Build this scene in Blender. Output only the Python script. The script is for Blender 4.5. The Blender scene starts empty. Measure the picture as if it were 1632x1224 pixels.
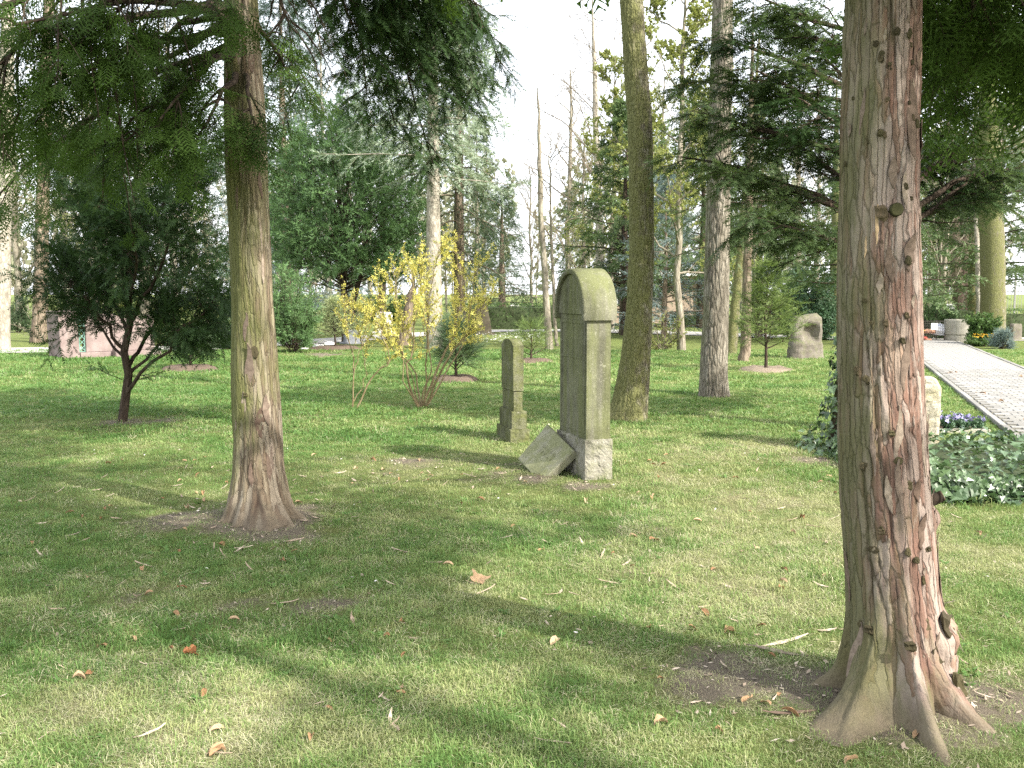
import bpy, math, random
import numpy as np
from mathutils import Vector, Matrix

# ------------------------------------------------------------------ camera, sky, sun, exposure
C = bpy.context.scene
COL = C.collection
F_PX, CAM_Z = 1567.0, 1.6                 # focal length in photograph pixels (1632 wide), eye height
PITCH = math.atan(147 / F_PX)
cam_data = bpy.data.cameras.new('camera')
cam = bpy.data.objects.new('camera', cam_data)
COL.objects.link(cam)
cam_data.sensor_width = 36.0
cam_data.lens = 36.0 * F_PX / 1632.0
cam_data.clip_start = 0.05
cam_data.clip_end = 2000.0
cam.location = (0, 0, CAM_Z)
cam.rotation_euler = (math.pi / 2 - PITCH, 0, 0)
C.camera = cam

SUN_EL, SUN_AZ = math.radians(38), math.atan2(0.80, -0.60)      # azimuth from +Y towards +X
SUN_DIR = Vector((math.sin(SUN_AZ) * math.cos(SUN_EL), math.cos(SUN_AZ) * math.cos(SUN_EL), math.sin(SUN_EL)))
world = bpy.data.worlds.new('World')
C.world = world
world.use_nodes = True
wn = world.node_tree
wn.nodes.clear()
w_out = wn.nodes.new('ShaderNodeOutputWorld')
w_bg = wn.nodes.new('ShaderNodeBackground')
w_sky = wn.nodes.new('ShaderNodeTexSky')
w_sky.sky_type = 'NISHITA'
w_sky.sun_disc = False
w_sky.sun_elevation = SUN_EL
w_sky.sun_rotation = SUN_AZ
w_sky.air_density = 1.0
w_sky.dust_density = 6.0
w_sky.ozone_density = 1.0
w_mix = wn.nodes.new('ShaderNodeMix')       # thin even cloud veil over the whole sky
w_mix.data_type = 'RGBA'
w_mix.inputs[0].default_value = 0.6
w_mix.inputs[7].default_value = (9.0, 9.2, 9.6, 1)
wn.links.new(w_sky.outputs[0], w_mix.inputs[6])
wn.links.new(w_mix.outputs[2], w_bg.inputs[0])
w_bg.inputs[1].default_value = 0.15
wn.links.new(w_bg.outputs[0], w_out.inputs[0])

sun_data = bpy.data.lights.new('sun', 'SUN')
sun_data.energy = 4.3
sun_data.angle = math.radians(0.7)
sun_data.color = (1.0, 0.95, 0.86)
sun = bpy.data.objects.new('sun', sun_data)
COL.objects.link(sun)
sun.location = SUN_DIR * 40
sun.rotation_euler = SUN_DIR.to_track_quat('Z', 'Y').to_euler()

C.view_settings.view_transform = 'Standard'
C.view_settings.look = 'None'
C.view_settings.exposure = 1.27
C.view_settings.gamma = 1.0
C.view_settings.use_curve_mapping = False
C.render.engine = 'CYCLES'
C.cycles.max_bounces = 6
C.cycles.diffuse_bounces = 3
C.cycles.transmission_bounces = 4
C.cycles.transparent_max_bounces = 4
C.cycles.use_denoising = False
C.cycles.sample_clamp_indirect = 3.0
C.cycles.use_adaptive_sampling = False

# ------------------------------------------------------------------ where a photograph pixel lies in the place
SP, CP = math.sin(PITCH), math.cos(PITCH)
def ray(px, py):
    cx, cy = (px - 816) / F_PX, -(py - 612) / F_PX
    return np.array((cx, CP + cy * SP, -SP + cy * CP))
def G(px, py, z=0.0):                      # point of the ground under a pixel
    d = ray(px, py)
    t = (z - CAM_Z) / d[2]
    return np.array((d[0] * t, d[1] * t))
def AT(px, py, Y):                         # point at a known distance
    d = ray(px, py)
    t = Y / d[1]
    return np.array((d[0] * t, Y, CAM_Z + d[2] * t))

# ------------------------------------------------------------------ noise
def _h(ix, iy, iz, seed):
    h = (ix * 73856093) ^ (iy * 19349663) ^ (iz * 83492791) ^ (seed * 2654435761 & 0x7fffffff)
    h &= 0xffffffff
    h = ((h ^ (h >> 13)) * 1274126177) & 0xffffffff
    h = ((h ^ (h >> 16)) * 2246822519) & 0xffffffff
    h ^= h >> 15
    return (h & 0xffff) / 32767.5 - 1.0
def vnoise(p, seed=0):
    p = np.asarray(p, float)
    i = np.floor(p).astype(np.int64)
    f = p - i
    f = f * f * f * (f * (f * 6 - 15) + 10)
    x, y, z = i[..., 0], i[..., 1], i[..., 2]
    fx, fy, fz = f[..., 0], f[..., 1], f[..., 2]
    def L(a, b, t): return a + (b - a) * t
    c = [[[_h(x + a, y + b, z + c_, seed) for c_ in (0, 1)] for b in (0, 1)] for a in (0, 1)]
    r = [L(L(c[0][0][k], c[1][0][k], fx), L(c[0][1][k], c[1][1][k], fx), fy) for k in (0, 1)]
    return L(r[0], r[1], fz)
def fbm(p, octv=3, seed=0):
    p = np.asarray(p, float)
    s, a, t = 0.0, 1.0, 0.0
    for o in range(octv):
        s = s + a * vnoise(p * 2 ** o, seed + 17 * o)
        t += a
        a *= 0.5
    return s / t
def n2(x, y, k, seed=0, octv=2):
    x, y = np.broadcast_arrays(np.asarray(x, float), np.asarray(y, float))
    return fbm(np.stack((x * k, y * k, np.zeros_like(x) + 0.37), -1), octv, seed)
def sst(a, b, x):
    t = np.clip((x - a) / (b - a), 0, 1)
    return t * t * (3 - 2 * t)

# ------------------------------------------------------------------ mesh building
class MB:
    """collects vertices and faces (with a float 'tint' each vertex) and links them as ONE mesh object"""
    def __init__(self):
        self.V, self.T, self.F, self.M, self.S, self.nv = [], [], [], [], [], 0
    def add(self, v, f, tint=0.5, mat=0, smooth=False):
        v = np.asarray(v, float).reshape(-1, 3)
        if len(v) == 0: return
        f = np.asarray(f, np.int64)
        self.V.append(v)
        self.T.append(np.broadcast_to(np.asarray(tint, float), (len(v),)))
        self.F.append(f + self.nv)
        self.M.append(np.full(len(f), mat))
        self.S.append(np.full(len(f), smooth))
        self.nv += len(v)
    def mesh(self, name, mats, attrs=None):
        me = bpy.data.meshes.new(name)
        V = np.concatenate(self.V)
        me.vertices.add(len(V))
        me.vertices.foreach_set('co', V.astype(np.float32).ravel())
        li = np.concatenate([f.ravel() for f in self.F])
        cnt = np.concatenate([np.full(len(f), f.shape[1]) for f in self.F])
        me.loops.add(len(li))
        me.loops.foreach_set('vertex_index', li.astype(np.int32))
        me.polygons.add(len(cnt))
        me.polygons.foreach_set('loop_start', (np.cumsum(cnt) - cnt).astype(np.int32))
        me.polygons.foreach_set('material_index', np.concatenate(self.M).astype(np.int32))
        me.polygons.foreach_set('use_smooth', np.concatenate(self.S).astype(bool))
        me.update(calc_edges=True)
        a = me.attributes.new('tint', 'FLOAT', 'POINT')
        a.data.foreach_set('value', np.concatenate(self.T).astype(np.float32))
        for k, arr in (attrs or {}).items():
            a = me.attributes.new(k, 'FLOAT', 'POINT')
            a.data.foreach_set('value', np.asarray(arr, np.float32))
        for m in (mats if isinstance(mats, (list, tuple)) else [mats]):
            me.materials.append(m)
        return me
    def build(self, name, mats, parent=None, attrs=None):
        return link(name, self.mesh(name, mats, attrs), parent)
def link(name, me, parent=None, loc=None, rot=None, scale=None):
    o = bpy.data.objects.new(name, me)
    COL.objects.link(o)
    if parent is not None: o.parent = parent
    if loc is not None: o.location = loc
    if rot is not None: o.rotation_euler = rot
    if scale is not None: o.scale = scale if hasattr(scale, '__len__') else (scale,) * 3
    return o
def tag(o, label=None, cat=None, group=None, kind=None):
    if label: o['label'] = label
    if cat: o['category'] = cat
    if group: o['group'] = group
    if kind: o['kind'] = kind
    return o
def empty(name, loc, rz=0.0, label=None, cat=None, group=None):
    o = bpy.data.objects.new(name, None)
    COL.objects.link(o)
    o.empty_display_size = 0.2
    o.location = loc
    o.rotation_euler = (0, 0, rz)
    return tag(o, label, cat, group)
KIDS = {}
def copy_tree(o, parent=None):
    c = o.copy()
    COL.objects.link(c)
    if parent is not None: c.parent = parent
    for ch in o.children: copy_tree(ch, c)
    return c

def unit(v):
    return v / np.maximum(np.linalg.norm(v, axis=-1, keepdims=True), 1e-9)
def box_vf(lo, hi):
    x0, y0, z0 = lo; x1, y1, z1 = hi
    v = [(x0, y0, z0), (x1, y0, z0), (x1, y1, z0), (x0, y1, z0), (x0, y0, z1), (x1, y0, z1), (x1, y1, z1), (x0, y1, z1)]
    f = [(0, 3, 2, 1), (4, 5, 6, 7), (0, 1, 5, 4), (1, 2, 6, 5), (2, 3, 7, 6), (3, 0, 4, 7)]
    return np.array(v, float), np.array(f)
def bevel_box(lo, hi, b):
    """a box with every edge chamfered by b"""
    lo, hi = np.array(lo, float), np.array(hi, float)
    vs, idx = [], {}
    for sx in (0, 1):
        for sy in (0, 1):
            for sz in (0, 1):
                for ax in range(3):
                    s = (sx, sy, sz)
                    p = [(lo[k] if s[k] == 0 else hi[k]) + (0 if k == ax else (b if s[k] == 0 else -b)) for k in range(3)]
                    idx[s + (ax,)] = len(vs)
                    vs.append(p)
    fq, ft = [], []
    def outward(f):
        p = np.array([vs[i] for i in f]); c = p.mean(0)
        n = np.cross(p[1] - p[0], p[2] - p[0])
        return f if np.dot(n, c - (lo + hi) / 2) > 0 else f[::-1]
    for ax in range(3):
        o1, o2 = [k for k in range(3) if k != ax]
        for s in (0, 1):
            q = []
            for a, b_ in ((0, 0), (1, 0), (1, 1), (0, 1)):
                t = [0, 0, 0]; t[ax] = s; t[o1] = a; t[o2] = b_
                q.append(idx[tuple(t) + (ax,)])
            fq.append(outward(q))
    for ax in range(3):
        o1, o2 = [k for k in range(3) if k != ax]
        for a in (0, 1):
            for b_ in (0, 1):
                t0 = [0, 0, 0]; t1 = [0, 0, 0]
                t0[o1] = t1[o1] = a; t0[o2] = t1[o2] = b_; t0[ax] = 0; t1[ax] = 1
                fq.append(outward([idx[tuple(t0) + (o1,)], idx[tuple(t0) + (o2,)], idx[tuple(t1) + (o2,)], idx[tuple(t1) + (o1,)]]))
    for sx in (0, 1):
        for sy in (0, 1):
            for sz in (0, 1):
                ft.append(outward([idx[(sx, sy, sz, k)] for k in range(3)]))
    return np.array(vs), np.array(fq), np.array(ft)
def add_bevel(mb, lo, hi, b, tint=0.5, mat=0):
    v, q, t = bevel_box(lo, hi, b)
    n0 = mb.nv
    mb.add(v, q, tint, mat)
    mb.F.append(t + n0); mb.M.append(np.full(len(t), mat)); mb.S.append(np.full(len(t), False))
def rough_box(mb, lo, hi, step, amp, k, seed, tint=0.5, mat=0, edge=0.5):
    """a box whose faces are hammered stone: one welded grid shell pushed in and out by noise"""
    lo, hi = np.array(lo, float), np.array(hi, float)
    n = np.maximum(np.ceil((hi - lo) / step).astype(int), 1)
    ids, V, Fq = {}, [], []
    def vid(i, j, l):
        key = (i, j, l)
        if key not in ids:
            ids[key] = len(V)
            V.append(lo + (hi - lo) * np.array((i / n[0], j / n[1], l / n[2])))
        return ids[key]
    for ax in range(3):
        a, b = [(1, 2), (2, 0), (0, 1)][ax]
        for s in (0, 1):
            for i in range(n[a]):
                for j in range(n[b]):
                    q = []
                    for da, db in ((0, 0), (1, 0), (1, 1), (0, 1)):
                        t = [0, 0, 0]; t[ax] = n[ax] * s; t[a] = i + da; t[b] = j + db
                        q.append(vid(*t))
                    Fq.append(q if s else q[::-1])
    V = np.array(V)
    c = (lo + hi) / 2
    h = (hi - lo) / 2
    rel = (V - c) / h
    on = np.abs(rel) > 0.999
    nrm = unit(np.where(on, np.sign(rel), 0.0))
    multi = on.sum(1) > 1
    d = fbm(V * k, 3, seed)
    d = np.where(multi, -np.abs(d) * edge - edge * 0.6, d)
    mb.add(V + nrm * (d * amp)[:, None], np.array(Fq), tint, mat, False)
def tubes(P, R, sides, mb, tint=0.5, mat=0, cap=False, smooth=True):
    """P (n,s,3) centre lines, R (n,s) radii -> round tubes"""
    P = np.asarray(P, float); R = np.asarray(R, float)
    n, s, _ = P.shape
    if n == 0: return
    T = np.empty_like(P)
    T[:, 1:-1] = P[:, 2:] - P[:, :-2]
    T[:, 0] = P[:, 1] - P[:, 0]
    T[:, -1] = P[:, -1] - P[:, -2]
    T = unit(T)
    ref = np.where(np.abs(T[:, :1, 2:3]) > 0.8, np.array((1.0, 0.0, 0.0)), np.array((0.0, 0.0, 1.0)))
    A = unit(np.cross(T, np.broadcast_to(ref, T.shape)))
    B = np.cross(T, A)
    th = np.linspace(0, 2 * math.pi, sides, endpoint=False)
    ring = A[:, :, None] * np.cos(th)[None, None, :, None] + B[:, :, None] * np.sin(th)[None, None, :, None]
    V = P[:, :, None] + ring * R[:, :, None, None]
    base = (np.arange(n) * s * sides)[:, None, None]
    i = (np.arange(s - 1) * sides)[None, :, None]
    j = np.arange(sides)[None, None, :]
    j2 = (j + 1) % sides
    Fq = np.stack((base + i + j, base + i + j2, base + i + sides + j2, base + i + sides + j), -1).reshape(-1, 4)
    tt = np.broadcast_to(np.asarray(tint, float).reshape(-1, 1, 1) if np.ndim(tint) else np.asarray(float(tint)).reshape(1, 1, 1), (n, s, sides)).ravel()
    n0 = mb.nv
    mb.add(V.reshape(-1, 3), Fq[:, ::-1], tt, mat, smooth)
    if cap:
        for e in (0, s - 1):
            ff = (np.arange(n) * s * sides)[:, None] + e * sides + (np.arange(sides)[None] if e else np.arange(sides)[None, ::-1])
            mb.F.append(ff[:, ::-1] + n0); mb.M.append(np.full(n, mat)); mb.S.append(np.full(n, False))
def frames(d, up):
    x = unit(d)
    y = np.cross(up, x)
    bad = np.linalg.norm(y, axis=1) < 1e-4
    y[bad] = np.cross(np.array((1.0, 0.3, 0.2)), x[bad])
    y = unit(y)
    z = np.cross(x, y)
    return np.stack((x, y, z), -1)
def inst(mb, tmpl, pos, R, s, tint, mat=0, smooth=False):
    tv, tf, tt = tmpl
    k = len(pos)
    if k == 0: return
    s = np.broadcast_to(np.asarray(s, float), (k,))
    V = np.einsum('kij,vj->kvi', R, tv) * s[:, None, None] + pos[:, None]
    Fc = (np.arange(k) * len(tv))[:, None, None] + tf[None]
    t = np.broadcast_to(np.asarray(tint, float), (k,))[:, None] + tt[None]
    mb.add(V.reshape(-1, 3), Fc.reshape(-1, tf.shape[1]), np.clip(t, 0, 1).ravel(), mat, smooth)

# ------------------------------------------------------------------ branch systems
UP = np.array((0.0, 0.0, 1.0))
def paths(start, d, L, s, droop, wob, rng):
    n = len(start)
    t = np.linspace(0, 1, s)
    L = np.broadcast_to(np.asarray(L, float), (n,))
    droop = np.broadcast_to(np.asarray(droop, float), (n,))
    P = start[:, None] + d[:, None] * L[:, None, None] * t[None, :, None]
    P[..., 2] -= droop[:, None] * L[:, None] * t[None] ** 2
    w = np.cumsum(rng.normal(size=(n, s, 3)), 1) * (wob * L / s)[:, None, None]
    w -= w[:, :1]
    return P + w
def kids(P, k, t0, t1, ang, spread, rng, jit=0.18):
    n, s, _ = P.shape
    t = t0 + (t1 - t0) * ((np.arange(k)[None] + rng.random((n, k))) / k)
    f = t * (s - 1)
    i = np.clip(f.astype(int), 0, s - 2)
    fr = (f - i)[..., None]
    r = np.arange(n)[:, None]
    pos = P[r, i] * (1 - fr) + P[r, i + 1] * fr
    tan = unit(P[r, i + 1] - P[r, i])
    side = np.cross(tan, UP)
    bad = np.linalg.norm(side, axis=-1) < 0.05
    side[bad] = (1, 0, 0)
    side = unit(side)
    up2 = np.cross(side, tan)
    sign = np.where((np.arange(k)[None] + rng.integers(0, 2, (n, 1))) % 2 == 0, 1.0, -1.0)
    if spread > 2: phi = rng.uniform(-math.pi, math.pi, (n, k))
    else: phi = rng.normal(0, spread, (n, k))
    lat = side * (sign * np.cos(phi))[..., None] + up2 * np.sin(phi)[..., None]
    a = ang + rng.normal(0, jit, (n, k))
    d = tan * np.cos(a)[..., None] + lat * np.sin(a)[..., None]
    return pos.reshape(-1, 3), unit(d).reshape(-1, 3), t.reshape(-1)
def taper(n, s, r0, end=0.25):
    t = np.linspace(1, end, s)
    return np.broadcast_to(np.asarray(r0, float), (n,))[:, None] * t[None]
def leaves_on(mb, tmpl, P, k, t0, t1, ang, spread, size, rng, tint=(0.35, 0.75), roll=0.5, droop=0.2, mat=0):
    pos, d, t = kids(P, k, t0, t1, ang, spread, rng)
    d[:, 2] -= droop * rng.random(len(d))
    up = UP[None] + rng.normal(0, roll, (len(d), 3))
    inst(mb, tmpl, pos, frames(d, up), size * rng.uniform(0.65, 1.25, len(d)), rng.uniform(tint[0], tint[1], len(d)), mat)

# ------------------------------------------------------------------ foliage templates: (vertices, triangles, tint offset per vertex); length 1 along +X
def t_needles(n, ang=0.9, ln=0.28, w=0.035, seed=1, three_d=False, stem=True):
    r = np.random.default_rng(seed)
    V, Fc, T = [], [], []
    for i in range(n):
        x = (i + 0.5) / n
        for sg in (-1, 1):
            l = ln * (1.0 - 0.55 * x) * r.uniform(0.8, 1.15)
            a = ang + r.normal(0, 0.12)
            phi = r.normal(0, 0.25) if not three_d else r.uniform(-0.4, math.pi + 0.4)
            dy, dz = sg * math.cos(phi), math.sin(phi) * (1 if three_d else 0.6)
            tip = (x + l * math.cos(a), l * math.sin(a) * dy, l * math.sin(a) * dz)
            b = len(V)
            V += [(x - w, 0, 0), (x + w, 0, 0), tip]
            T += [-0.1, -0.1, 0.14]
            Fc.append((b, b + 1, b + 2))
    if stem:
        b = len(V)
        V += [(0, -0.012, 0), (0, 0.012, 0), (1.0, 0, 0)]; T += [-0.3, -0.3, 0.1]
        Fc.append((b, b + 1, b + 2))
    return np.array(V), np.array(Fc), np.array(T)
def t_thuja(n=9, m=5, seed=2, wd=1.0):
    """flat two-level cypress frond"""
    r = np.random.default_rng(seed)
    V, Fc, T = [], [], []
    def tri(a, b, c, t):
        k = len(V)
        V.extend((a, b, c)); T.extend((t - 0.08, t - 0.08, t + 0.12)); Fc.append((k, k + 1, k + 2))
    for i in range(n):
        x = (i + 0.4) / n
        for sg in (-1, 1):
            l = (0.5 * math.sin(math.pi * min(1, 0.25 + 0.75 * x)) + 0.08) * r.uniform(0.85, 1.15)
            a = 0.75 + r.normal(0, 0.06)
            dx, dy = math.cos(a), sg * math.sin(a)
            zt = -0.10 * l + r.normal(0, 0.02)
            tip = (x + l * dx, l * dy, zt)
            tri((x - .012 * wd, 0, 0), (x + .022 * wd, 0, 0), tip, 0)
            for j in range(m):
                u = (j + 0.7) / m
                p = (x + l * dx * u, l * dy * u, zt * u)
                for s2 in (-1, 1):
                    l2 = l * 0.34 * (1.05 - 0.6 * u) * r.uniform(0.8, 1.2)
                    a2 = a * sg + s2 * 0.62
                    q = (p[0] + l2 * math.cos(a2), p[1] + l2 * math.sin(a2), p[2] - 0.03 * l2)
                    tri((p[0] - dx * .012 * wd, p[1] - dy * .012 * wd, p[2]), (p[0] + dx * .035 * wd, p[1] + dy * .035 * wd, p[2]), q, 0.04)
    k = len(V)
    V += [(0, -.01, 0), (0, .01, 0), (1.02, 0, 0)]; T += [-.3, -.3, 0]; Fc.append((k, k + 1, k + 2))
    return np.array(V), np.array(Fc), np.array(T)
def t_leafclump(n, seed, ln=0.5, w=0.2, cup=0.1):
    """n broad pointed leaves round a twig tip"""
    r = np.random.default_rng(seed)
    V, Fc, T = [], [], []
    for i in range(n):
        th, el = r.uniform(0, 2 * math.pi), r.uniform(-0.2, 1.0)
        d = np.array((math.cos(el) * math.cos(th), math.cos(el) * math.sin(th), math.sin(el)))
        s = unit(np.cross(d, UP + r.normal(0, 0.4, 3)))
        up = np.cross(s, d)
        o = np.array((r.uniform(0, 0.6), r.normal(0, .12), r.normal(0, .12)))
        l = ln * r.uniform(0.7, 1.2)
        k = len(V)
        V += [o, o + d * l * 0.45 + s * w * l / ln + up * cup * l, o + d * l * 0.45 - s * w * l / ln + up * cup * l, o + d * l]
        t = r.normal(0, 0.12)
        T += [t - .05, t, t, t + .08]
        Fc += [(k, k + 1, k + 3), (k, k + 3, k + 2)]
    return np.array(V), np.array(Fc), np.array(T)
def t_ivy(seed):
    """one five-lobed ivy leaf, folded a little along its midrib; length 1 along +X, up +Z"""
    r = np.random.default_rng(seed)
    out = [(0, 0), (-.10, .26), (.18, .30), (.22, .55), (.48, .30), (1.0, 0.0), (.48, -.30), (.22, -.55), (.18, -.30), (-.10, -.26)]
    V = [(x, y * r.uniform(.9, 1.1), abs(y) * r.uniform(.12, .3) - .12 * x * x) for x, y in out] + [(.3, 0, 0)]
    Fc = [(i, (i + 1) % 10, 10) for i in range(10)]
    return np.array(V), np.array(Fc)[:, ::-1], np.array([0.0] * 10 + [0.08])
def t_flower4(seed):
    r = np.random.default_rng(seed)
    V, Fc, T = [], [], []
    for i in range(4):
        a = i * math.pi / 2 + r.normal(0, .2)
        d = np.array((0.45, math.cos(a), math.sin(a))); s = np.array((0, -math.sin(a), math.cos(a)))
        k = len(V)
        V += [np.zeros(3), d * .5 + s * .2, d * .5 - s * .2, d * 1.0]
        T += [-.1, 0, 0, .1]
        Fc += [(k, k + 1, k + 3), (k, k + 3, k + 2)]
    return np.array(V), np.array(Fc), np.array(T)
YEW_N = t_needles(12, 0.85, 0.30, 0.030, 3)
YEW_M = t_needles(7, 0.80, 0.36, 0.05, 4)
YEW_F = t_needles(4, 0.75, 0.42, 0.10, 5, True, False)
YEW_B = t_needles(5, 0.75, 0.46, 0.10, 15, True, False)
SPR_N = t_needles(16, 0.7, 0.22, 0.018, 6, True)
SPR_M = t_needles(6, 0.7, 0.34, 0.055, 7, True)
PINE = t_needles(14, 0.45, 0.55, 0.012, 8, True)
THUJA = t_thuja(8, 4, 2)
THUJA_S = t_thuja(6, 2, 9)
THUJA_B = t_thuja(8, 2, 19, 1.5)
THUJA_T = t_thuja(6, 1, 9, 2.4)
FAR_LEAF = t_leafclump(3, 13, 0.8, 0.30)
BROAD = t_leafclump(6, 10, 0.6, 0.17)
BROAD_S = t_leafclump(5, 12, 0.7, 0.26)
FLOWER = t_flower4(11)
# ------------------------------------------------------------------ materials
class NT:
    def __init__(self, name):
        self.m = bpy.data.materials.new(name)
        self.m.use_nodes = True
        self.t = self.m.node_tree
        self.t.nodes.clear()
    def n(self, typ, **kw):
        x = self.t.nodes.new(typ)
        for k, v in kw.items(): setattr(x, k, v)
        return x
    def put(self, sock, v):
        if hasattr(v, 'is_output'): self.t.links.new(v, sock)
        elif isinstance(v, (tuple, list)):
            sock.default_value = tuple(v) + ((1.0,) if len(v) == 3 and len(sock.default_value) == 4 else ())
        else: sock.default_value = v
    def coord(self, scale=(1, 1, 1), kind='Object'):
        c = self.n('ShaderNodeTexCoord')
        mp = self.n('ShaderNodeMapping')
        mp.inputs['Scale'].default_value = scale
        self.t.links.new(c.outputs[kind], mp.inputs[0])
        return mp.outputs[0]
    def pos(self, scale=(1, 1, 1)):
        g = self.n('ShaderNodeNewGeometry')
        mp = self.n('ShaderNodeMapping')
        mp.inputs['Scale'].default_value = scale
        self.t.links.new(g.outputs['Position'], mp.inputs[0])
        return mp.outputs[0]
    def noise(self, vec, scale, detail=3.0, rough=0.55, dist=0.0, col=False):
        x = self.n('ShaderNodeTexNoise')
        self.put(x.inputs['Vector'], vec)
        x.inputs['Scale'].default_value = scale
        x.inputs['Detail'].default_value = detail
        x.inputs['Roughness'].default_value = rough
        x.inputs['Distortion'].default_value = dist
        return x.outputs['Color' if col else 'Fac']
    def vor(self, vec, scale, feature='F1', out='Distance'):
        x = self.n('ShaderNodeTexVoronoi', feature=feature)
        self.put(x.inputs['Vector'], vec)
        x.inputs['Scale'].default_value = scale
        return x.outputs[out]
    def ramp(self, fac, stops, interp='LINEAR'):
        x = self.n('ShaderNodeValToRGB')
        x.color_ramp.interpolation = interp
        e = x.color_ramp.elements
        while len(e) < len(stops): e.new(0.5)
        for k, (p, c) in zip(e, stops):
            k.position = p
            k.color = (c, c, c, 1) if not isinstance(c, (tuple, list)) else tuple(c) + (1,)
        self.put(x.inputs[0], fac)
        return x.outputs[0]
    def mix(self, fac, a, b, blend='MIX'):
        x = self.n('ShaderNodeMix', data_type='RGBA', blend_type=blend)
        self.put(x.inputs[0], fac); self.put(x.inputs[6], a); self.put(x.inputs[7], b)
        return x.outputs[2]
    def math(self, op, a, b=0.0, clamp=False):
        x = self.n('ShaderNodeMath', operation=op, use_clamp=clamp)
        self.put(x.inputs[0], a); self.put(x.inputs[1], b)
        return x.outputs[0]
    def attr(self, name, typ='GEOMETRY'):
        x = self.n('ShaderNodeAttribute', attribute_name=name, attribute_type=typ)
        return x.outputs['Fac']
    def rnd(self):
        return self.n('ShaderNodeObjectInfo').outputs['Random']
    def normal_dot(self, d):
        g = self.n('ShaderNodeNewGeometry')
        x = self.n('ShaderNodeVectorMath', operation='DOT_PRODUCT')
        self.t.links.new(g.outputs['Normal'], x.inputs[0])
        x.inputs[1].default_value = d
        return x.outputs['Value']
    def bump(self, h, dist, strength=1.0, prev=None):
        x = self.n('ShaderNodeBump')
        x.inputs['Strength'].default_value = strength
        x.inputs['Distance'].default_value = dist
        self.put(x.inputs['Height'], h)
        if prev is not None: self.put(x.inputs['Normal'], prev)
        return x.outputs[0]
    def out(self, color, rough=0.9, normal=None, trans=0.0, spec=0.25, tcol=None, metal=0.0):
        b = self.n('ShaderNodeBsdfPrincipled')
        self.put(b.inputs['Base Color'], color)
        self.put(b.inputs['Roughness'], rough)
        b.inputs['Specular IOR Level'].default_value = spec
        b.inputs['Metallic'].default_value = metal
        if normal is not None: self.put(b.inputs['Normal'], normal)
        o = self.n('ShaderNodeOutputMaterial')
        s = b.outputs[0]
        if trans > 0:
            t = self.n('ShaderNodeBsdfTranslucent')
            self.put(t.inputs['Color'], tcol if tcol is not None else color)
            mx = self.n('ShaderNodeMixShader')
            mx.inputs[0].default_value = trans
            self.t.links.new(s, mx.inputs[1]); self.t.links.new(t.outputs[0], mx.inputs[2])
            s = mx.outputs[0]
        self.t.links.new(s, o.inputs[0])
        return self.m

def leaf_mat(name, dark, mid, light, trans=0.3, rough=0.5, spec=0.3, kind='GEOMETRY'):
    m = NT(name)
    t = m.attr('tint', kind)
    c = m.ramp(t, [(0.0, dark), (0.5, mid), (1.0, light)])
    big = m.noise(m.pos(), 0.9, 2)
    c = m.mix(m.ramp(big, [(0.35, 0.0), (0.7, 0.45)]), c, light)
    return m.out(c, rough, None, trans, spec, m.mix(0.35, c, (light[0] * 1.5, light[1] * 1.5, light[2] * 0.8)))
def bark_mat(name, dark, mid, light, moss=(0.09, 0.11, 0.025), moss_amt=0.5, scale=1.0, stretch=0.25, bump=0.012, moss_dir=(-0.8, 0.5, 0.0), moss_k=3.2, dir_w=0.25):
    m = NT(name)
    v = m.coord((1, 1, stretch))
    n1 = m.noise(v, 9 * scale, 5, 0.6, 0.6)
    vo = m.vor(v, 16 * scale, 'DISTANCE_TO_EDGE')
    n3 = m.noise(m.coord(), 60 * scale, 3)
    c = m.ramp(n1, [(0.30, dark), (0.5, mid), (0.72, light)])
    c = m.mix(m.ramp(vo, [(0.0, 0.75), (0.12, 0.0)]), c, dark)
    nd = m.normal_dot(moss_dir)
    mn = m.noise(m.coord((1, 1, 0.5)), moss_k, 5, 0.65)
    f = m.math('ADD', m.math('MULTIPLY', nd, dir_w), mn)
    lo = 0.78 - 0.5 * moss_amt
    mf = m.ramp(f, [(max(lo - .08, 0), 0.0), (min(lo + .16, 1), min(1.0, 0.4 + moss_amt * 0.6))])
    mossc = m.mix(n3, (moss[0] * 0.6, moss[1] * 0.62, moss[2] * 0.6), (moss[0] * 1.5, moss[1] * 1.45, moss[2] * 1.4))
    c = m.mix(mf, c, mossc)
    h = m.math('ADD', m.math('MULTIPLY', m.ramp(vo, [(0, 0.0), (0.2, 1.0)]), 0.7), m.math('ADD', n1, m.math('MULTIPLY', n3, 0.35)))
    return m.out(c, 0.92, m.bump(h, bump), spec=0.15)
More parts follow.
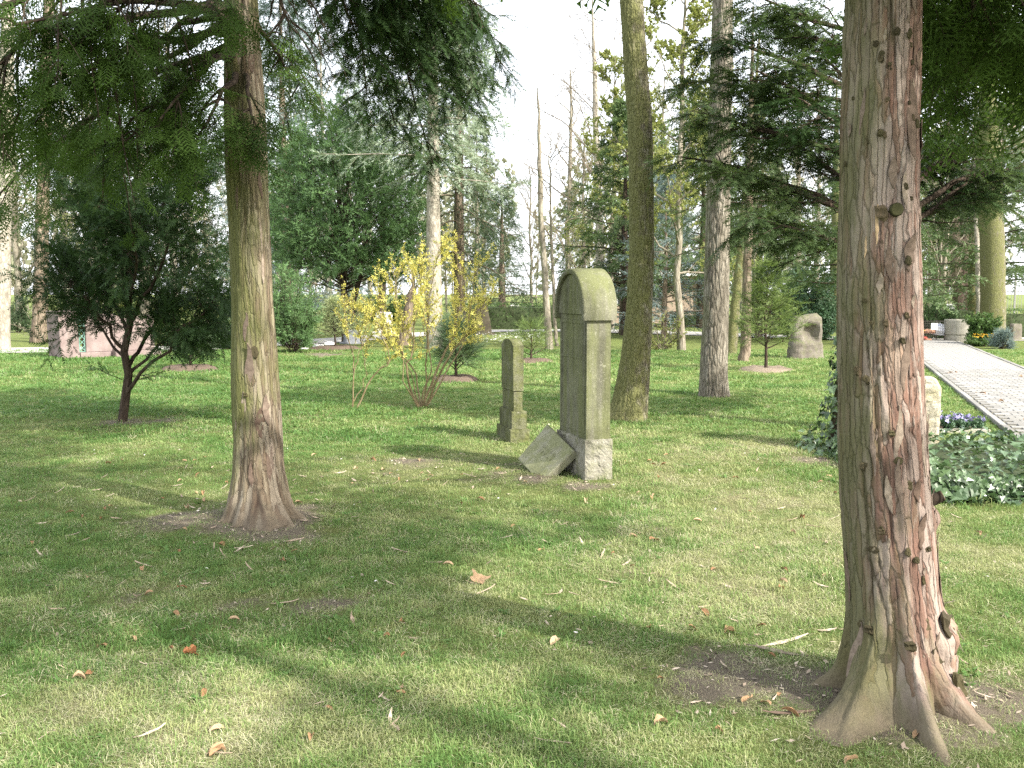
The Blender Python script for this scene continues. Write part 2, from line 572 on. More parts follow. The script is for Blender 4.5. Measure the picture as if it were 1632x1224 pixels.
def stone_mat(name, c1, c2, algae=None, amt=0.5, grain=90, bump=0.004, streak=True, algae_dir=(0, 0, 0.6), lich=0.0, stain=0.0):
    m = NT(name)
    v = m.coord()
    g = m.noise(v, grain, 4, 0.7)
    b = m.noise(v, 4.0, 4, 0.6)
    c = m.mix(m.ramp(b, [(0.35, 0.0), (0.65, 1.0)]), c1, c2)
    c = m.mix(m.ramp(g, [(0.35, 0.55), (0.6, 0.0)]), c, tuple(x * 0.55 for x in c1))
    if algae:
        s = m.noise(m.coord((1, 1, 0.12)) if streak else v, 9.0, 5, 0.62)
        f = m.math('ADD', s, m.math('MULTIPLY', m.normal_dot(algae_dir), 0.2))
        a = m.ramp(f, [(0.62 - 0.45 * amt, 0.0), (0.85 - 0.4 * amt, min(1.0, 0.45 + 0.5 * amt))])
        c = m.mix(a, c, m.mix(g, tuple(x * 0.7 for x in algae), tuple(x * 1.3 for x in algae)))
    if stain:
        s1 = m.noise(m.coord((1, 1, 0.05)), 14.0, 5, 0.65)
        s2 = m.noise(v, 3.1, 3, 0.6)
        sf = m.math('ADD', m.math('MULTIPLY', s1, 0.6), m.math('MULTIPLY', s2, 0.5))
        c = m.mix(m.ramp(sf, [(0.52, 0.0), (0.66, stain)]), c, tuple(x * 0.28 for x in c1))
        c = m.mix(m.ramp(m.noise(v, 55, 3, 0.7), [(0.60, 0.0), (0.70, 0.35)]), c, (0.40, 0.39, 0.33))
    if lich:
        l = m.ramp(m.noise(v, 26, 4, 0.7), [(0.62, 0.0), (0.70, lich)])
        c = m.mix(l, c, (0.42, 0.41, 0.33))
    h = m.math('ADD', g, m.math('MULTIPLY', b, 0.6))
    return m.out(c, 0.93, m.bump(h, bump), spec=0.15)

M = {}
# evergreens
M['yew'] = leaf_mat('yew_leaf', (0.009, 0.020, 0.008), (0.022, 0.048, 0.016), (0.050, 0.095, 0.028), 0.22, 0.6, 0.2)
M['yew_olive'] = leaf_mat('yew_leaf_olive', (0.022, 0.042, 0.016), (0.055, 0.098, 0.034), (0.12, 0.175, 0.065), 0.28)
M['thuja'] = leaf_mat('cypress_leaf', (0.012, 0.026, 0.007), (0.032, 0.062, 0.013), (0.095, 0.165, 0.034), 0.34, 0.65, 0.12)
M['box'] = leaf_mat('round_evergreen_leaf', (0.055, 0.105, 0.044), (0.105, 0.19, 0.076), (0.16, 0.27, 0.105), 0.32)
M['spruce'] = leaf_mat('spruce_needle', (0.020, 0.042, 0.022), (0.050, 0.088, 0.042), (0.10, 0.15, 0.07), 0.22)
M['silver'] = leaf_mat('silver_spruce_needle', (0.08, 0.11, 0.075), (0.21, 0.27, 0.19), (0.40, 0.47, 0.36), 0.35)
M['blue'] = leaf_mat('blue_spruce_needle', (0.05, 0.075, 0.07), (0.12, 0.17, 0.165), (0.22, 0.29, 0.28), 0.22)
M['young'] = leaf_mat('young_spruce_needle', (0.045, 0.078, 0.022), (0.105, 0.165, 0.045), (0.20, 0.27, 0.08), 0.3)
M['pine'] = leaf_mat('pine_needle', (0.035, 0.065, 0.035), (0.075, 0.125, 0.065), (0.14, 0.20, 0.10), 0.25)
M['rhodo'] = leaf_mat('laurel_leaf', (0.022, 0.055, 0.028), (0.055, 0.12, 0.062), (0.13, 0.22, 0.13), 0.25, 0.4, 0.4)
M['varieg'] = leaf_mat('variegated_leaf', (0.07, 0.11, 0.05), (0.18, 0.24, 0.10), (0.42, 0.46, 0.26), 0.3)
M['hedge'] = leaf_mat('hedge_leaf', (0.022, 0.052, 0.014), (0.055, 0.115, 0.03), (0.12, 0.20, 0.055), 0.25)
M['juniper'] = leaf_mat('light_juniper', (0.06, 0.10, 0.025), (0.14, 0.21, 0.05), (0.26, 0.34, 0.10), 0.3)
M['spring'] = leaf_mat('spring_leaf', (0.10, 0.12, 0.03), (0.19, 0.22, 0.06), (0.30, 0.33, 0.12), 0.4)
M['ivy'] = leaf_mat('ivy_leaf', (0.020, 0.045, 0.018), (0.050, 0.100, 0.038), (0.12, 0.19, 0.085), 0.15, 0.34, 0.75)
M['yellow'] = leaf_mat('yellow_blossom', (0.34, 0.31, 0.05), (0.58, 0.53, 0.11), (0.78, 0.73, 0.26), 0.35, 0.6, 0.1)
M['pansy'] = leaf_mat('violet_petal', (0.13, 0.10, 0.32), (0.30, 0.27, 0.58), (0.62, 0.60, 0.80), 0.3, 0.6, 0.1)
M['orange'] = leaf_mat('orange_petal', (0.55, 0.22, 0.02), (0.75, 0.40, 0.04), (0.8, 0.6, 0.1), 0.3, 0.6, 0.1)
M['white_petal'] = leaf_mat('white_petal', (0.6, 0.6, 0.58), (0.75, 0.75, 0.74), (0.82, 0.82, 0.82), 0.25, 0.6, 0.1)
M['twigleaf'] = leaf_mat('far_twig_mass', (0.14, 0.14, 0.10), (0.23, 0.23, 0.165), (0.34, 0.35, 0.25), 0.3)  # twig colour lightened to imitate distant haze
# wood
M['bark_yew'] = bark_mat('dark_bark', (0.03, 0.022, 0.017), (0.062, 0.046, 0.034), (0.11, 0.085, 0.065), (0.06, 0.07, 0.025), 0.35)
M['bark_grey'] = bark_mat('grey_bark', (0.10, 0.088, 0.068), (0.205, 0.185, 0.148), (0.32, 0.295, 0.245), (0.11, 0.125, 0.05), 0.38, 1.2, 0.22, 0.02)
M['bark_moss'] = bark_mat('mossy_bark', (0.085, 0.072, 0.05), (0.18, 0.16, 0.12), (0.36, 0.34, 0.28), (0.145, 0.152, 0.060), 0.80, 2.2, 0.45, 0.012, (-0.8, -0.2, 0.0), 11.0, 0.16)
M['bark_pale'] = bark_mat('pale_bark', (0.16, 0.14, 0.11), (0.30, 0.275, 0.225), (0.45, 0.42, 0.36), (0.16, 0.17, 0.08), 0.3, 0.8, 0.5, 0.006)
M['bark_far'] = bark_mat('far_bark', (0.13, 0.115, 0.085), (0.235, 0.21, 0.165), (0.36, 0.33, 0.265), (0.12, 0.135, 0.05), 0.5, 0.6, 0.3, 0.01)  # bark paled so that distance haze is painted into its colour
M['bark_brown'] = bark_mat('brown_bark', (0.09, 0.068, 0.05), (0.19, 0.15, 0.11), (0.31, 0.26, 0.20), (0.12, 0.125, 0.05), 0.35, 0.8, 0.25, 0.012)
M['twig'] = bark_mat('twig_bark', (0.11, 0.09, 0.065), (0.19, 0.16, 0.12), (0.28, 0.245, 0.19), (0.11, 0.12, 0.05), 0.35, 1, 0.5, 0.002)
M['twig_yellow'] = bark_mat('shrub_stem', (0.13, 0.10, 0.055), (0.22, 0.175, 0.10), (0.32, 0.27, 0.17), (0.15, 0.15, 0.06), 0.4, 2, 0.4, 0.002)
def hero_bark(name, lean):
    """peeling red bark: plate value and algae value come with the mesh"""
    m = NT(name)
    pl, al, fis = m.attr('plate'), m.attr('algae'), m.attr('fissure')
    v = m.coord((1, 1, 0.10))
    def cv(k):
        cx_ = m.n('ShaderNodeCombineXYZ')
        m.put(cx_.inputs[0], m.attr('cyl_x')); m.put(cx_.inputs[1], m.attr('cyl_y')); m.put(cx_.inputs[2], m.math('MULTIPLY', m.attr('cyl_v'), k))
        return cx_.outputs[0]
    st = m.noise(cv(0.10), 42, 5, 0.65, 0.3)
    st2 = m.noise(m.coord((1, 1, 0.22)), 11, 4, 0.6, 0.5)
    fine = m.noise(m.coord(), 130, 3)
    if lean == 'pink':
        c = m.ramp(pl, [(0.0, (0.145, 0.082, 0.060)), (0.30, (0.210, 0.135, 0.104)), (0.50, (0.250, 0.190, 0.158)), (0.75, (0.315, 0.262, 0.222)), (1.0, (0.40, 0.342, 0.278))])
        c = m.mix(m.ramp(st2, [(0.40, 0.0), (0.62, 0.65)]), c, (0.20, 0.115, 0.085))
        c = m.mix(m.ramp(m.noise(m.coord((1, 1, 0.25)), 5.5, 3), [(0.55, 0.0), (0.68, 0.7)]), c, (0.36, 0.285, 0.205))
    else:
        c = m.ramp(pl, [(0.0, (0.080, 0.060, 0.038)), (0.35, (0.14, 0.110, 0.074)), (0.65, (0.205, 0.172, 0.118)), (1.0, (0.30, 0.258, 0.185))])
        c = m.mix(m.ramp(st2, [(0.45, 0.0), (0.65, 0.45)]), c, (0.165, 0.118, 0.08))
    wv = m.n('ShaderNodeVectorMath', operation='ADD')
    m.t.links.new(cv(0.13), wv.inputs[0])
    wsc = m.n('ShaderNodeVectorMath', operation='SCALE'); wsc.inputs['Scale'].default_value = 0.035
    m.t.links.new(m.noise(m.coord((1, 1, 0.5)), 14, 3, 0.6, 0.0, True), wsc.inputs[0])
    m.t.links.new(wsc.outputs[0], wv.inputs[1])
    cell = m.vor(wv.outputs[0], 34, 'F1', 'Color')
    edge = m.vor(wv.outputs[0], 34, 'DISTANCE_TO_EDGE')
    cs = m.n('ShaderNodeSeparateColor'); m.t.links.new(cell, cs.inputs[0])
    c = m.mix(m.ramp(cs.outputs[0], [(0.0, 0.55), (0.30, 0.40), (0.36, 0.0)]), c, (0.150, 0.082, 0.060) if lean == 'pink' else (0.12, 0.08, 0.055))
    c = m.mix(m.ramp(cs.outputs[1], [(0.60, 0.0), (0.66, 0.45), (1.0, 0.75)]), c, (0.31, 0.262, 0.225) if lean == 'pink' else (0.31, 0.265, 0.20))
    upm = m.ramp(m.attr('cyl_v'), [(0.0, 0.12), (0.32, 1.0)])
    c = m.mix(m.math('MULTIPLY', m.ramp(edge, [(0.0, 0.6), (0.06, 0.0)]), upm), c, (0.055, 0.040, 0.030))
    c = m.mix(m.ramp(st, [(0.30, 0.55), (0.5, 0.0)]), c, (0.06, 0.042, 0.032))
    c = m.mix(m.ramp(fis, [(0.0, 0.0), (1.0, 0.8)]), c, (0.06, 0.04, 0.03))
    an = m.math('ADD', m.math('MULTIPLY', m.math('SUBTRACT', m.noise(m.coord((1, 1, 0.35)), 7, 5, 0.65), 0.5), 1.5), al)
    an = m.math('ADD', an, m.math('MULTIPLY', m.math('SUBTRACT', st, 0.5), 0.8))
    f = m.ramp(an, [(0.30, 0.0), (0.80, 0.82)])
    c = m.mix(f, c, m.mix(fine, *(((0.050, 0.055, 0.022), (0.125, 0.128, 0.052)) if lean == 'pink' else ((0.070, 0.082, 0.022), (0.165, 0.178, 0.058)))))
    pz = m.n('ShaderNodeSeparateXYZ'); m.t.links.new(m.pos(), pz.inputs[0])
    dz = m.math('ADD', pz.outputs[2], m.math('MULTIPLY', m.math('SUBTRACT', st2, 0.5), 0.16))
    c = m.mix(m.ramp(dz, [(0.03, 0.8), (0.17, 0.0)]), c, m.mix(fine, (0.07, 0.055, 0.038), (0.19, 0.155, 0.11)))
    h = m.math('ADD', m.math('ADD', st, m.math('MULTIPLY', fine, 0.4)), m.math('ADD', m.math('MULTIPLY', cs.outputs[2], 0.9), m.math('MULTIPLY', m.math('MULTIPLY', m.ramp(edge, [(0.0, 0.0), (0.10, 1.0)]), 0.8), upm)))
    return m.out(c, 0.88, m.bump(h, 0.007, 0.9), spec=0.2)
M['bark_pink'] = hero_bark('peeling_pink_bark', 'pink')
M['bark_tan'] = hero_bark('peeling_tan_bark', 'tan')
def strip_mat(name, a, b, c_):
    m = NT(name)
    v = m.coord((1, 1, 1))
    s = m.noise(m.coord((40, 40, 5)), 1.0, 4, 0.6)
    c = m.ramp(m.rnd(), [(0.0, a), (0.5, b), (1.0, c_)])
    c = m.mix(m.ramp(s, [(0.35, 0.5), (0.6, 0.0)]), c, tuple(x * 0.4 for x in a))
    return m.out(c, 0.85, m.bump(s, 0.002), spec=0.2)
M['strip'] = strip_mat('loose_bark', (0.13, 0.088, 0.064), (0.20, 0.156, 0.122), (0.30, 0.247, 0.19))
M['knot'] = strip_mat('knot_wood', (0.055, 0.045, 0.025), (0.085, 0.075, 0.035), (0.13, 0.10, 0.06))
M['fresh_strip'] = strip_mat('fresh_bark', (0.40, 0.29, 0.17), (0.44, 0.32, 0.19), (0.48, 0.35, 0.21))
M['mossy_knot'] = strip_mat('mossy_knot', (0.060, 0.060, 0.025), (0.075, 0.072, 0.03), (0.09, 0.085, 0.04))
M['cutwood'] = strip_mat('weathered_cut_wood', (0.22, 0.19, 0.16), (0.26, 0.23, 0.19), (0.30, 0.27, 0.22))
# stones
M['sandstone'] = stone_mat('algae_sandstone', (0.145, 0.142, 0.105), (0.25, 0.245, 0.19), (0.128, 0.142, 0.055), 0.66, 110, 0.004, True, (0, 0, 0.9), 0.3, 0.42)
M['roughstone'] = stone_mat('hammered_limestone', (0.22, 0.21, 0.17), (0.36, 0.345, 0.29), (0.13, 0.14, 0.06), 0.38, 60, 0.010, False)
M['slabstone'] = stone_mat('slab_sandstone', (0.25, 0.245, 0.175), (0.38, 0.37, 0.29), (0.17, 0.185, 0.075), 0.50, 120, 0.002, False)
M['greenstone'] = stone_mat('green_sandstone', (0.12, 0.12, 0.075), (0.235, 0.235, 0.16), (0.115, 0.130, 0.036), 0.62, 70, 0.012, False, (0, 0, .6), 0.3, 0.6)
M['pinkgranite'] = stone_mat('pink_granite', (0.20, 0.150, 0.142), (0.29, 0.235, 0.222), (0.16, 0.145, 0.115), 0.25, 160, 0.001)
M['boulder'] = stone_mat('grey_boulder', (0.13, 0.115, 0.095), (0.22, 0.20, 0.17), (0.12, 0.13, 0.06), 0.35, 40, 0.012, False)
M['darkstone'] = stone_mat('dark_gravestone', (0.055, 0.045, 0.035), (0.10, 0.085, 0.065), (0.07, 0.075, 0.03), 0.35, 60, 0.006, False)
M['shellstone'] = stone_mat('pale_shell_limestone', (0.33, 0.30, 0.22), (0.48, 0.45, 0.37), (0.34, 0.30, 0.15), 0.4, 45, 0.012, False)
M['concrete'] = stone_mat('planter_concrete', (0.33, 0.31, 0.26), (0.45, 0.43, 0.37), (0.20, 0.21, 0.13), 0.25, 80, 0.003)
M['grey_slate'] = stone_mat('grey_slate', (0.16, 0.17, 0.185), (0.24, 0.25, 0.27), None, 0, 60, 0.002)
M['whitestone'] = stone_mat('white_stone', (0.60, 0.59, 0.56), (0.75, 0.74, 0.71), None, 0, 60, 0.002)
M['paver'] = None
def paver_mat():
    m = NT('concrete_paver')
    g = m.noise(m.pos(), 120, 4, 0.7)
    b = m.noise(m.pos(), 1.3, 4)
    c = m.ramp(m.rnd(), [(0.0, (0.19, 0.187, 0.175)), (0.5, (0.235, 0.232, 0.218)), (1.0, (0.285, 0.282, 0.268))])
    c = m.mix(m.ramp(g, [(0.35, 0.4), (0.6, 0.0)]), c, (0.17, 0.16, 0.14))
    c = m.mix(m.ramp(b, [(0.5, 0.0), (0.75, 0.35)]), c, (0.24, 0.235, 0.18))
    return m.out(c, 0.9, m.bump(g, 0.002), spec=0.2)
M['paver'] = paver_mat()
def ground_plain(name, a, b, k=60, bump=0.01):
    m = NT(name)
    n = m.noise(m.pos(), k, 5, 0.7)
    n1 = m.noise(m.pos(), 2.2, 4)
    c = m.ramp(n, [(0.3, a), (0.7, b)])
    c = m.mix(m.ramp(n1, [(0.4, 0.0), (0.7, 0.4)]), c, tuple(x * 0.7 for x in a))
    return m.out(c, 0.97, m.bump(n, bump), spec=0.1)
M['joint'] = ground_plain('sandy_joint', (0.12, 0.115, 0.085), (0.22, 0.21, 0.165))
M['pathgravel'] = ground_plain('pale_path_gravel', (0.33, 0.315, 0.29), (0.45, 0.44, 0.41), 40)
M['soil'] = ground_plain('bare_soil', (0.085, 0.062, 0.045), (0.20, 0.155, 0.12), 35, 0.03)
M['soil_dry'] = ground_plain('dry_soil', (0.17, 0.135, 0.10), (0.31, 0.26, 0.20), 40, 0.03)
def plain(name, c, rough=0.7, metal=0.0, var=0.15, k=12):
    m = NT(name)
    n = m.noise(m.coord(), k, 4)
    cc = m.mix(n, tuple(x * (1 - var) for x in c), tuple(min(1, x * (1 + var)) for x in c))
    return m.out(cc, rough, None, spec=0.3, metal=metal)
M['bronze'] = plain('verdigris_bronze', (0.14, 0.27, 0.22), 0.7)
M['wire'] = plain('rusty_wire', (0.10, 0.085, 0.07), 0.6)
M['white_board'] = plain('white_board', (0.78, 0.78, 0.76), 0.5, 0, 0.04)
M['ink'] = plain('dark_print', (0.05, 0.05, 0.06), 0.6)
M['bag_white'] = plain('white_plastic', (0.72, 0.73, 0.76), 0.35, 0, 0.08)
M['bag_blue'] = plain('blue_plastic', (0.10, 0.17, 0.48), 0.35)
M['red_plastic'] = plain('red_plastic', (0.50, 0.09, 0.07), 0.4)
M['terracotta'] = plain('clay_brown', (0.42, 0.23, 0.15), 0.8)
M['roof_white'] = plain('white_fascia', (0.72, 0.72, 0.70), 0.6, 0, 0.06)
M['wall_brown'] = plain('brown_render', (0.30, 0.235, 0.18), 0.85)
M['brickred'] = plain('red_brick', (0.20, 0.115, 0.09), 0.9)
M['glass_dark'] = plain('dark_window', (0.05, 0.055, 0.06), 0.15)
M['fence_grey'] = plain('grey_fence', (0.24, 0.24, 0.225), 0.7)
M['deadleaf'] = strip_mat('dead_leaf', (0.26, 0.14, 0.07), (0.38, 0.24, 0.13), (0.50, 0.37, 0.24))
M['bigleaf'] = strip_mat('tan_dead_leaf', (0.40, 0.27, 0.16), (0.42, 0.29, 0.17), (0.44, 0.31, 0.19))
M['redleaf'] = strip_mat('red_brown_leaf', (0.36, 0.15, 0.07), (0.38, 0.17, 0.08), (0.40, 0.19, 0.09))
M['chip'] = strip_mat('bark_chip', (0.34, 0.26, 0.19), (0.45, 0.36, 0.28), (0.58, 0.49, 0.39))
M['whitechip'] = strip_mat('white_flake', (0.62, 0.59, 0.54), (0.70, 0.67, 0.62), (0.78, 0.76, 0.72))

def lawn_mat():
    m = NT('lawn')
    soil, straw = m.attr('soil'), m.attr('straw')
    f1 = m.noise(m.pos(), 45, 5, 0.7)
    f2 = m.noise(m.pos(), 7, 4, 0.65)
    f3 = m.noise(m.pos((1, 1, 1)), 220, 3, 0.7)
    c = m.ramp(f1, [(0.28, (0.062, 0.078, 0.028)), (0.5, (0.125, 0.170, 0.048)), (0.72, (0.215, 0.265, 0.090))])
    c = m.mix(m.ramp(f2, [(0.40, 0.0), (0.72, 0.7)]), c, (0.165, 0.165, 0.055))
    st = m.math('ADD', straw, m.math('MULTIPLY', m.math('SUBTRACT', f1, 0.5), 1.4))
    c = m.mix(m.ramp(st, [(0.35, 0.0), (0.9, 0.85)]), c, m.mix(f3, (0.20, 0.17, 0.095), (0.44, 0.39, 0.25)))
    sm = m.math('ADD', soil, m.math('MULTIPLY', m.math('SUBTRACT', f1, 0.5), 0.9))
    c = m.mix(m.ramp(sm, [(0.35, 0.0), (0.65, 0.92)]), c, m.mix(f3, (0.085, 0.068, 0.052), (0.30, 0.25, 0.20)))
    h = m.math('ADD', f1, m.math('MULTIPLY', f3, 0.6))
    return m.out(c, 0.95, m.bump(h, 0.03), spec=0.1)
M['lawn'] = lawn_mat()
def grass_mat():
    m = NT('grass_blade')
    t = m.attr('shade_tone', 'INSTANCER')
    tip = m.attr('tint')
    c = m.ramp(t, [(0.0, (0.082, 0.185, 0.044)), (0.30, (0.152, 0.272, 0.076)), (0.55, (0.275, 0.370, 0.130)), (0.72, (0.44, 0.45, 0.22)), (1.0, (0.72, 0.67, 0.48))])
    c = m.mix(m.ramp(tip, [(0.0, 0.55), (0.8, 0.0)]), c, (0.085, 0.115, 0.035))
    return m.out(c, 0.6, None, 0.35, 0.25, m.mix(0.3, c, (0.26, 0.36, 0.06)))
M['grass'] = grass_mat()
# ------------------------------------------------------------------ lawn
rng = np.random.default_rng(7)
RT = np.array((1.46, 3.74))                      # right foreground tree
LT = np.array((*G(413, 828),))                   # left foreground tree
P_O = G(1632, 703)                               # paved path: a point of its left edge, its direction, its width
P_U = unit(np.array((0.31, 0.95)))
P_V = np.array((P_U[1], -P_U[0]))
P_W = 1.72
YEWP = G(193, 672)
MON = G(932, 767)
SOILS = [(*RT, 0.62, 1.0), (RT[0] - .55, RT[1] + .25, 0.42, 1.0), (RT[0] + .55, RT[1] - .1, 0.40, 0.85), (*LT, 0.62, 1.0), (LT[0] - .55, LT[1] - .1, 0.40, .9), (LT[0] + .35, LT[1] - .5, 0.38, .8),
         (*YEWP, 0.45, 0.9), (YEWP[0] + .45, YEWP[1] + .1, 0.35, 0.75), (*G(560, 770), 0.45, 0.45), (*G(690, 745), 0.75, 0.62), (*G(770, 762), 0.55, 0.6), (*G(930, 775), 0.30, 0.75), (*G(860, 765), 0.28, 0.8),
         (*G(815, 700), 0.35, 0.7), (*G(1000, 668), 0.35, 0.6), (*G(1310, 735), 0.4, 0.7), (*G(230, 940), 0.35, 0.5), (*G(520, 960), 0.35, 0.5), (*G(375, 960), 0.28, 0.5), (*G(1260, 1100), .5, .8), (*G(500, 565), 1.2, .8), (*G(660, 645), 0.5, 0.4)]
STRAWS = [(*G(1150, 830), 1.6, 0.55), (*G(1000, 890), 0.9, 0.5), (*G(1150, 940), 0.8, 0.5), (*G(300, 1130), 0.8, 0.35), (*G(1180, 720), 1.3, 0.45), (*G(760, 740), 1.0, 0.35), (*G(1560, 900), 0.8, 0.5)]
def gz(x, y):
    x = np.asarray(x, float); y = np.asarray(y, float)
    s = (x - P_O[0]) * P_V[0] + (y - P_O[1]) * P_V[1]
    k = sst(0.1, 1.6, np.abs(s - P_W / 2) - P_W / 2)
    h = 0.030 * n2(x, y, 0.45, 31) + 0.016 * n2(x, y, 1.9, 32)
    for cx, cy, r, a in ((RT[0], RT[1], 0.55, .05), (LT[0], LT[1], 0.6, .05)):
        h = h + a * np.exp(-((x - cx) ** 2 + (y - cy) ** 2) / r ** 2)
    return h * k * sst(45, 30, y)
def blob(lst, x, y):
    s = np.zeros(np.broadcast(x, y).shape)
    for cx, cy, r, a in lst:
        s = np.maximum(s, a * np.exp(-((x - cx) ** 2 + ((y - cy)) ** 2) / (r * r)))
    return s
def soil_at(x, y):
    return np.clip(blob(SOILS, x, y) + 0.46 * n2(x, y, 1.7, 41, 3) + 0.30 * n2(x, y, 6.0, 42) - 0.07, 0, 1)
def straw_at(x, y):
    return np.clip(blob(STRAWS, x, y) + 0.5 * n2(x, y, 0.8, 43, 3) + 0.42 * n2(x, y, 4.0, 44) + .04, 0, 1)

def axis_steps(stops):
    out = []
    for a, b, st in stops: out.append(np.arange(a, b, st))
    return np.concatenate(out + [np.array([stops[-1][1]])])
xs = axis_steps([(-400, -60, 40), (-60, -16, 4), (-16, -5, .5), (-5, 5, .1), (5, 16, .4), (16, 60, 4), (60, 400, 40)])
ys = axis_steps([(-60, -4, 4), (-4, 1.8, .4), (1.8, 9, .1), (9, 16, .15), (16, 36, .6), (36, 80, 4), (80, 600, 40)])
X, Y = np.meshgrid(xs, ys)
Z = gz(X, Y)
nx, ny = len(xs), len(ys)
ii = (np.arange(ny - 1)[:, None] * nx + np.arange(nx - 1)[None]).ravel()
mb = MB()
mb.add(np.stack((X, Y, Z), -1).reshape(-1, 3), np.stack((ii, ii + 1, ii + nx + 1, ii + nx), -1), 0.5, 0, True)
lawn = mb.build('lawn', M['lawn'], None, {'soil': soil_at(X.ravel(), Y.ravel()), 'straw': straw_at(X.ravel(), Y.ravel())})
tag(lawn, 'cemetery lawn with bare patches running back under the trees', kind='structure')

# ------------------------------------------------------------------ paved path with kerbs
path = MB()
def pw(s, t, z=0.0):
    p = P_O + P_U * s + P_V * t
    return (p[0], p[1], z)
path.add([pw(-9, 0, .034), pw(23.5, 0, .034), pw(23.5, P_W, .034), pw(-9, P_W, .034)], [(3, 2, 1, 0)])
path = path.build('path', M['joint'])
tag(path, 'path of pale grey concrete pavers with narrow kerbs beside the lawn', kind='structure')
rp = random.Random(4)
rot_p = -math.atan2(P_U[0], P_U[1])
pm = MB(); add_bevel(pm, (-.097, -.076, -.03), (.097, .076, .012), .006)
paver_mesh = pm.mesh('paver', M['paver'])
km = MB(); add_bevel(km, (-.04, -.495, -.12), (.04, .495, .014), .008)
kerb_mesh = km.mesh('kerb_stone', M['paver'])
slots = []
for r in range(int(31 / .158)):
    s = -7.5 + r * .158
    off = 0.1 if r % 2 else 0.0
    for c_ in range(9):
        t = off + c_ * .2 + 0.0
        if t - .1 < 0.0 - .06 or t + .1 > P_W + .04: continue
        slots.append((s, t))
def paver_seen(st):
    p = pw(*st)
    return abs(p[0]) < 0.53 * p[1] + .1 and p[1] > 8
near = [st for st in slots if paver_seen(st)]
near.sort(key=lambda st: pw(*st)[1])
first = set(near[:300])
rest = MB()
bv, bq, bt = bevel_box((-.097, -.076, -.03), (.097, .076, .012), .006)
for st in slots:
    z = .036 + rp.uniform(-.003, .003)
    p = pw(st[0], st[1], z)
    a = rot_p + rp.gauss(0, .012)
    if st in first:
        o = link('paver', paver_mesh, path, p, (rp.gauss(0, .008), rp.gauss(0, .008), a))
    elif pw(*st)[1] > 4 and abs(p[0]) < .75 * p[1]:
        ca, sa = math.cos(a), math.sin(a)
        v = bv.copy(); v[:, 0], v[:, 1] = bv[:, 0] * ca - bv[:, 1] * sa, bv[:, 0] * sa + bv[:, 1] * ca
        n0 = rest.nv
        rest.add(v + np.array(p), bq)
        rest.F.append(bt + n0); rest.M.append(np.zeros(len(bt), int)); rest.S.append(np.zeros(len(bt), bool))
tag(rest.build('pavers', M['paver'], path), kind='stuff')
for k in range(30):
    for t in (-.05, P_W + .05):
        link('kerb_stone', kerb_mesh, path, pw(-6.5 + k, t, .034 + rp.uniform(-.004, .004)), (0, 0, rot_p + rp.gauss(0, .004)))

def ribbon(name, pts, widths, z, mat, label):
    pts = np.array(pts, float)
    d = unit(np.gradient(pts, axis=0))
    nrm = np.stack((-d[:, 1], d[:, 0]), -1)
    w = np.array(widths)[:, None] / 2
    L, R = pts + nrm * w, pts - nrm * w
    n = len(pts)
    V = np.concatenate((np.c_[L, np.full(n, z)], np.c_[R, np.full(n, z)]))
    m_ = MB()
    m_.add(V, [(i, n + i, n + i + 1, i + 1) for i in range(n - 1)])
    return tag(m_.build(name, mat), label, kind='structure')
ribbon('path', [(-60, 24.0), (-40, 25.4), (-24, 26.2), (-14, 26.6), (-9, 28), (-6, 32), (-3.5, 37), (-1, 40.2), (2, 40.6), (4.6, 39.6), (7.5, 37.0), (10.5, 34.2), (14, 33.2), (20, 33.4), (40, 34)],
       [2.6, 2.6, 2.6, 2.6, 2.4, 2.2, 2.2, 2.2, 2.3, 3.4, 2.6, 2.2, 2.6, 2.8, 2.8], .022, M['pathgravel'], 'pale path winding behind the lawn in front of the hedge')

# ------------------------------------------------------------------ grass: blades nobody could count
def clump(n, h, spread, lean, w, seed, curl=0.5):
    r = np.random.default_rng(seed)
    V, Fq, T = [], [], []
    for i in range(n):
        a = r.uniform(0, 2 * math.pi); b = r.uniform(0, 2 * math.pi)
        o = np.array((math.cos(a), math.sin(a), 0)) * spread * math.sqrt(r.random())
        d = np.array((math.cos(b), math.sin(b), 0)); s = np.array((-d[1], d[0], 0))
        hh = h * r.uniform(.45, 1.15); le = lean * r.uniform(.3, 1.3) * hh
        ww = w * r.uniform(.7, 1.2)
        m1 = o + d * le * .3 + UP * hh * .6
        tip = o + d * le + UP * hh * (1 - .45 * curl * r.random())
        k = len(V)
        V += [o - s * ww - UP * .008, o + s * ww - UP * .008, m1 + s * ww * .8, m1 - s * ww * .8, tip]
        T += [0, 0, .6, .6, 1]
        Fq += [(k, k + 1, k + 2), (k, k + 2, k + 3), (k + 3, k + 2, k + 4)]
    m_ = MB(); m_.add(np.array(V), np.array(Fq), np.array(T))
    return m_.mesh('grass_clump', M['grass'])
CLUMPS = [clump(18, .013, .055, 1.7, .0013, 1), clump(16, .018, .055, 1.5, .0013, 2), clump(12, .030, .045, 1.0, .0014, 3), clump(9, .058, .035, .9, .0016, 4, 1.0), clump(12, .012, .06, 4.6, .0012, 5), clump(12, .026, .08, 1.4, .005, 6), clump(9, .012, .012, 3.2, .006, 7, .2)]
